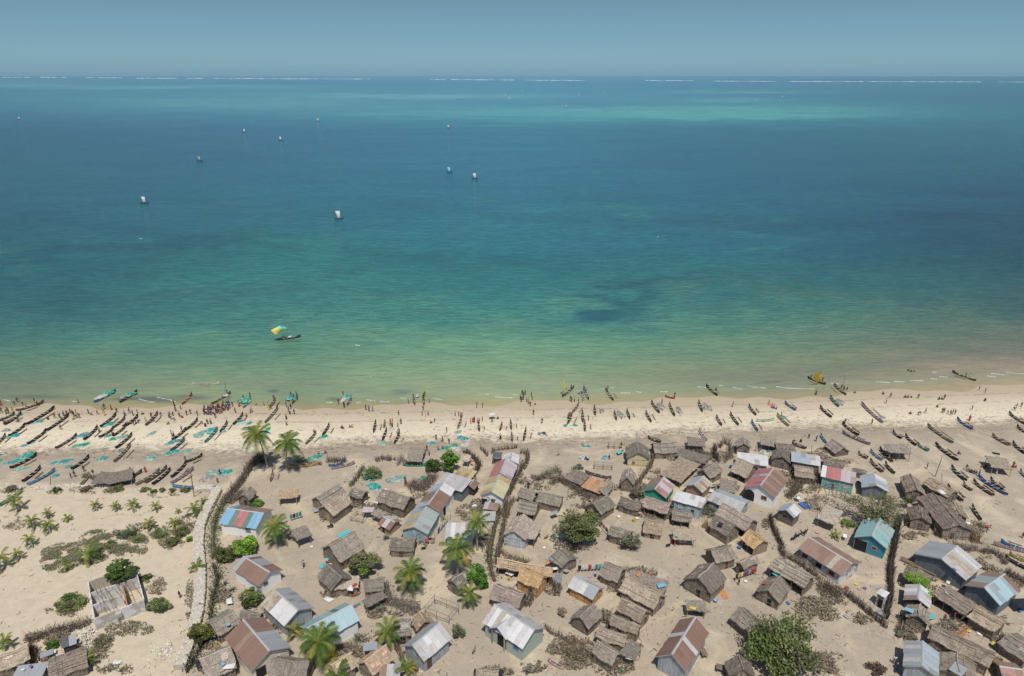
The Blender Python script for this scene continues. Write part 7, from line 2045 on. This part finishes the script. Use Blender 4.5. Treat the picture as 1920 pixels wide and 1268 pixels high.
scrub('grey brush, palm ribs and straw lying between the huts', [('j',760,250,60,170),('j',1000,380,220,80),('j',1180,350,200,90),('j',1450,560,180,100),('j',1600,660,120,60),('j',350,640,130,90),('j',180,700,100,90),('j',400,1010,90,90),('j',1300,1080,160,90),('j',600,700,60,120),
  ('k',1000,250,300,100),('k',760,480,260,80),('k',450,640,110,110),('k',1200,860,130,80),('k',1400,600,140,100),('k',700,900,300,50),('k',1330,260,160,90),('k',950,880,180,60),('k',200,640,80,60),('l',620,520,200,150),('l',780,600,160,70),('l',430,470,120,60),('l',900,780,180,90),('l',1080,330,220,60),('l',950,240,120,70),('l',400,190,200,70),('l',330,1000,60,60),
  ('m',560,1130,150,50),('m',1150,1050,160,80),('m',820,760,140,70),('m',1040,1150,160,80),('v',420,820,130,80),('v',700,420,110,90),('v',1000,640,160,70),('v',1150,250,150,90),('v',800,820,200,80),('v',1250,850,110,140),('v',480,240,110,50),('v',1400,420,90,60),('v',1200,1180,100,90),
  ('u',880,520,180,80),('u',600,420,120,60),('u',800,640,260,130),('u',1180,740,120,60),('u',820,1150,220,100),('u',520,220,130,60),('r',340,330,220,70),('r',170,470,90,90),('r',60,720,90,60),('r',940,650,110,60),('r',150,1200,200,70),('q',1250,1040,280,170),('q',820,350,120,80),('q',1050,400,90,70),('q',620,130,160,40),('q',1120,180,120,70),('q',480,1230,180,50),('q',850,1180,150,60),
  ('p',1030,590,190,90),('p',870,480,60,140),('p',760,640,90,70),('p',500,1040,220,90),('p',700,880,150,60),('p',820,1180,100,120),('p',500,420,150,60),('p',320,430,110,70),('i',1330,450,130,110),('i',820,640,160,60),('i',1050,720,110,60),('i',640,600,90,60),('i',300,760,90,50),('i',1350,1010,140,50),('o',720,500,110,120),('o',640,960,90,120),('o',1270,790,100,70),('o',700,1200,220,60),('n',450,880,200,70),('n',650,860,160,90),('n',400,1100,130,80),('n',780,1100,130,80)], 40000,
  [(.27,.225,.175),(.20,.165,.13),(.34,.285,.22),(.15,.12,.095),(.38,.31,.22)], 'brushwood_litter', .2, .5)
# fine litter: twigs, shells and seaweed nobody could count
mb = MB(); rg = random.Random(99)
for k in range(7000):
    x = rg.uniform(-10, 1930); y = 850+430*rg.random()**.8
    p = at(x, y, 0)
    v_ = noise.fractal(Vector((p.x*.12, p.y*.15, 4.0)), 1.0, 2.0, 4)
    if v_ < -.05 and rg.random() < .8: continue
    if x < 400 and rg.random() < .6: continue
    a = rg.uniform(0, 3.14); l_ = rg.uniform(.06, .35); c = rg.choice([(.30,.24,.18),(.22,.17,.13),(.16,.12,.1),(.62,.58,.5),(.4,.33,.25)])
    d = Vector((math.cos(a), math.sin(a), 0))*l_; n_ = Vector((-d.y, d.x, 0))*rg.uniform(.08,.3)
    z = Vector((0,0,.05))
    mb.add([p-d-n_, p+d-n_*.4, p+d+n_, p-d+n_*.6, p+z], [(0,1,4),(1,2,4),(2,3,4),(3,0,4)], c)
o = mb.build('ground_litter', getmat('vcol')); o['kind'] = 'stuff'; o['label'] = 'twigs and shell scraps strewn over the yards'
mb = MB()
for k in range(5200):
    x = rg.uniform(-10, 1930)
    yy = topx((at(x, 760).x, interp(EDGE, at(x, 800).x), 0))[1]
    y = yy + rg.gauss(-3, 9) if rg.random() < .65 else rg.uniform(765, yy+20)
    p = at(x, y, 0)
    if interp(SHORE, p.x)-p.y < 4: continue
    if noise.fractal(Vector((p.x*.1, p.y*.4, 2.0)), 1.0, 2.0, 4) < .05 and rg.random() < .8: continue
    a = rg.gauss(0, .4); l_ = rg.uniform(.1, .5)
    d = Vector((math.cos(a), math.sin(a), 0))*l_; n_ = Vector((-d.y, d.x, 0))*rg.uniform(.15,.35)
    c = rg.choice([(.20,.155,.11),(.26,.2,.15),(.15,.115,.085)])
    mb.add([p-d-n_*.3, p+d*.2-n_, p+d, p+n_, p+Vector((0,0,.05))], [(0,1,4),(1,2,4),(2,3,4),(3,0,4)], c)
o = mb.build('washed_up_seaweed', getmat('vcol')); o['kind'] = 'stuff'; o['label'] = 'dark washed up seaweed across the pale beach'

# ================================================================ LABELS THAT SINGLE OUT
LM = [('the two tall palms',515,845),('the long stone wall',378,1020),('the roofless house',220,1120),('the striped roof house',455,975),('the turquoise roof house',620,1165),('the white porch house',965,1180),('the yellow roof house',930,920),
      ('the long tin row',810,930),('the round green tree',1090,985),('the biggest green tree',1460,1215),('the bright blue house',1635,1010),('the arched white house',1435,905),('the green gable',1230,915),('the long rusty roof',1550,1045),
      ('the yellow sailed canoe',1530,708),('the yellow wrapped mast',1058,725),('the neat beach shade',1687,845),('the waterline crowd',405,768),('the green net canoes',220,742),('the blue and yellow gable',1192,855),
      ('the thatch boat shelter',230,893),('the ragged beach shelter',1872,872),('the big cream hull',778,868),('the pale broadside canoe',385,717),('the tall right tin house',1775,1045),('the turquoise net canoe',648,748),('the stripped pale log',1433,788),
      ('the left edge corner',10,790),('the pink net heap',1448,764),('the white waterline canopy',923,778),('the far right canoe afloat',1808,705),('the crooked pole',1760,885),('the blue green net row',860,820),('the tall bare pole',360,905)]
def phrase(x, y):
    best = min(LM, key=lambda l_: (l_[1]-x)**2+(1.5*(l_[2]-y))**2)
    dx, dy = x-best[1], (y-best[2])*1.5
    if math.hypot(dx, dy) < 12: w_ = 'at'
    elif abs(dx) > abs(dy): w_ = 'left of' if dx < 0 else 'right of'
    else: w_ = 'seaward of' if dy < 0 else 'inland of'
    return w_+' '+best[0]
from collections import defaultdict
D = defaultdict(list)
for o in THINGS: D[o['label']].append(o)
ORD = ['leftmost','second from left','third from left','fourth from left','fifth from left','sixth from left','seventh from left','eighth from left','ninth from left','tenth from left','eleventh from left','twelfth from left']
for lab, os_ in D.items():
    if len(os_) < 2: continue
    E = defaultdict(list)
    crowd = 'crowd' in lab
    for o in os_:
        X, Y = topx(o.location)
        E['' if crowd else phrase(X, Y)].append((X, o))
    for ph, ls in E.items():
        ls.sort(key=lambda q: q[0])
        for i, (X, o) in enumerate(ls):
            l2 = lab.replace(' heaped on the sand', '').replace(' on the sand', '').replace(' canoe', ' canoe')
            if len(ls) > 1:
                pre = ORD[i] if i < len(ORD) else ('%dth from left' % (i+1))
                l2 = l2 + ', ' + pre + (',' if ph else '')
            o['label'] = (l2 + ' ' + ph).strip().replace(' ,', ',')
seen = defaultdict(int)
for o in THINGS: seen[o['label']] += 1
print('DUP', [k for k, v_ in seen.items() if v_ > 1][:8], 'LONG', [o['label'] for o in THINGS if len(o['label'].split()) > 16][:8], len(THINGS))
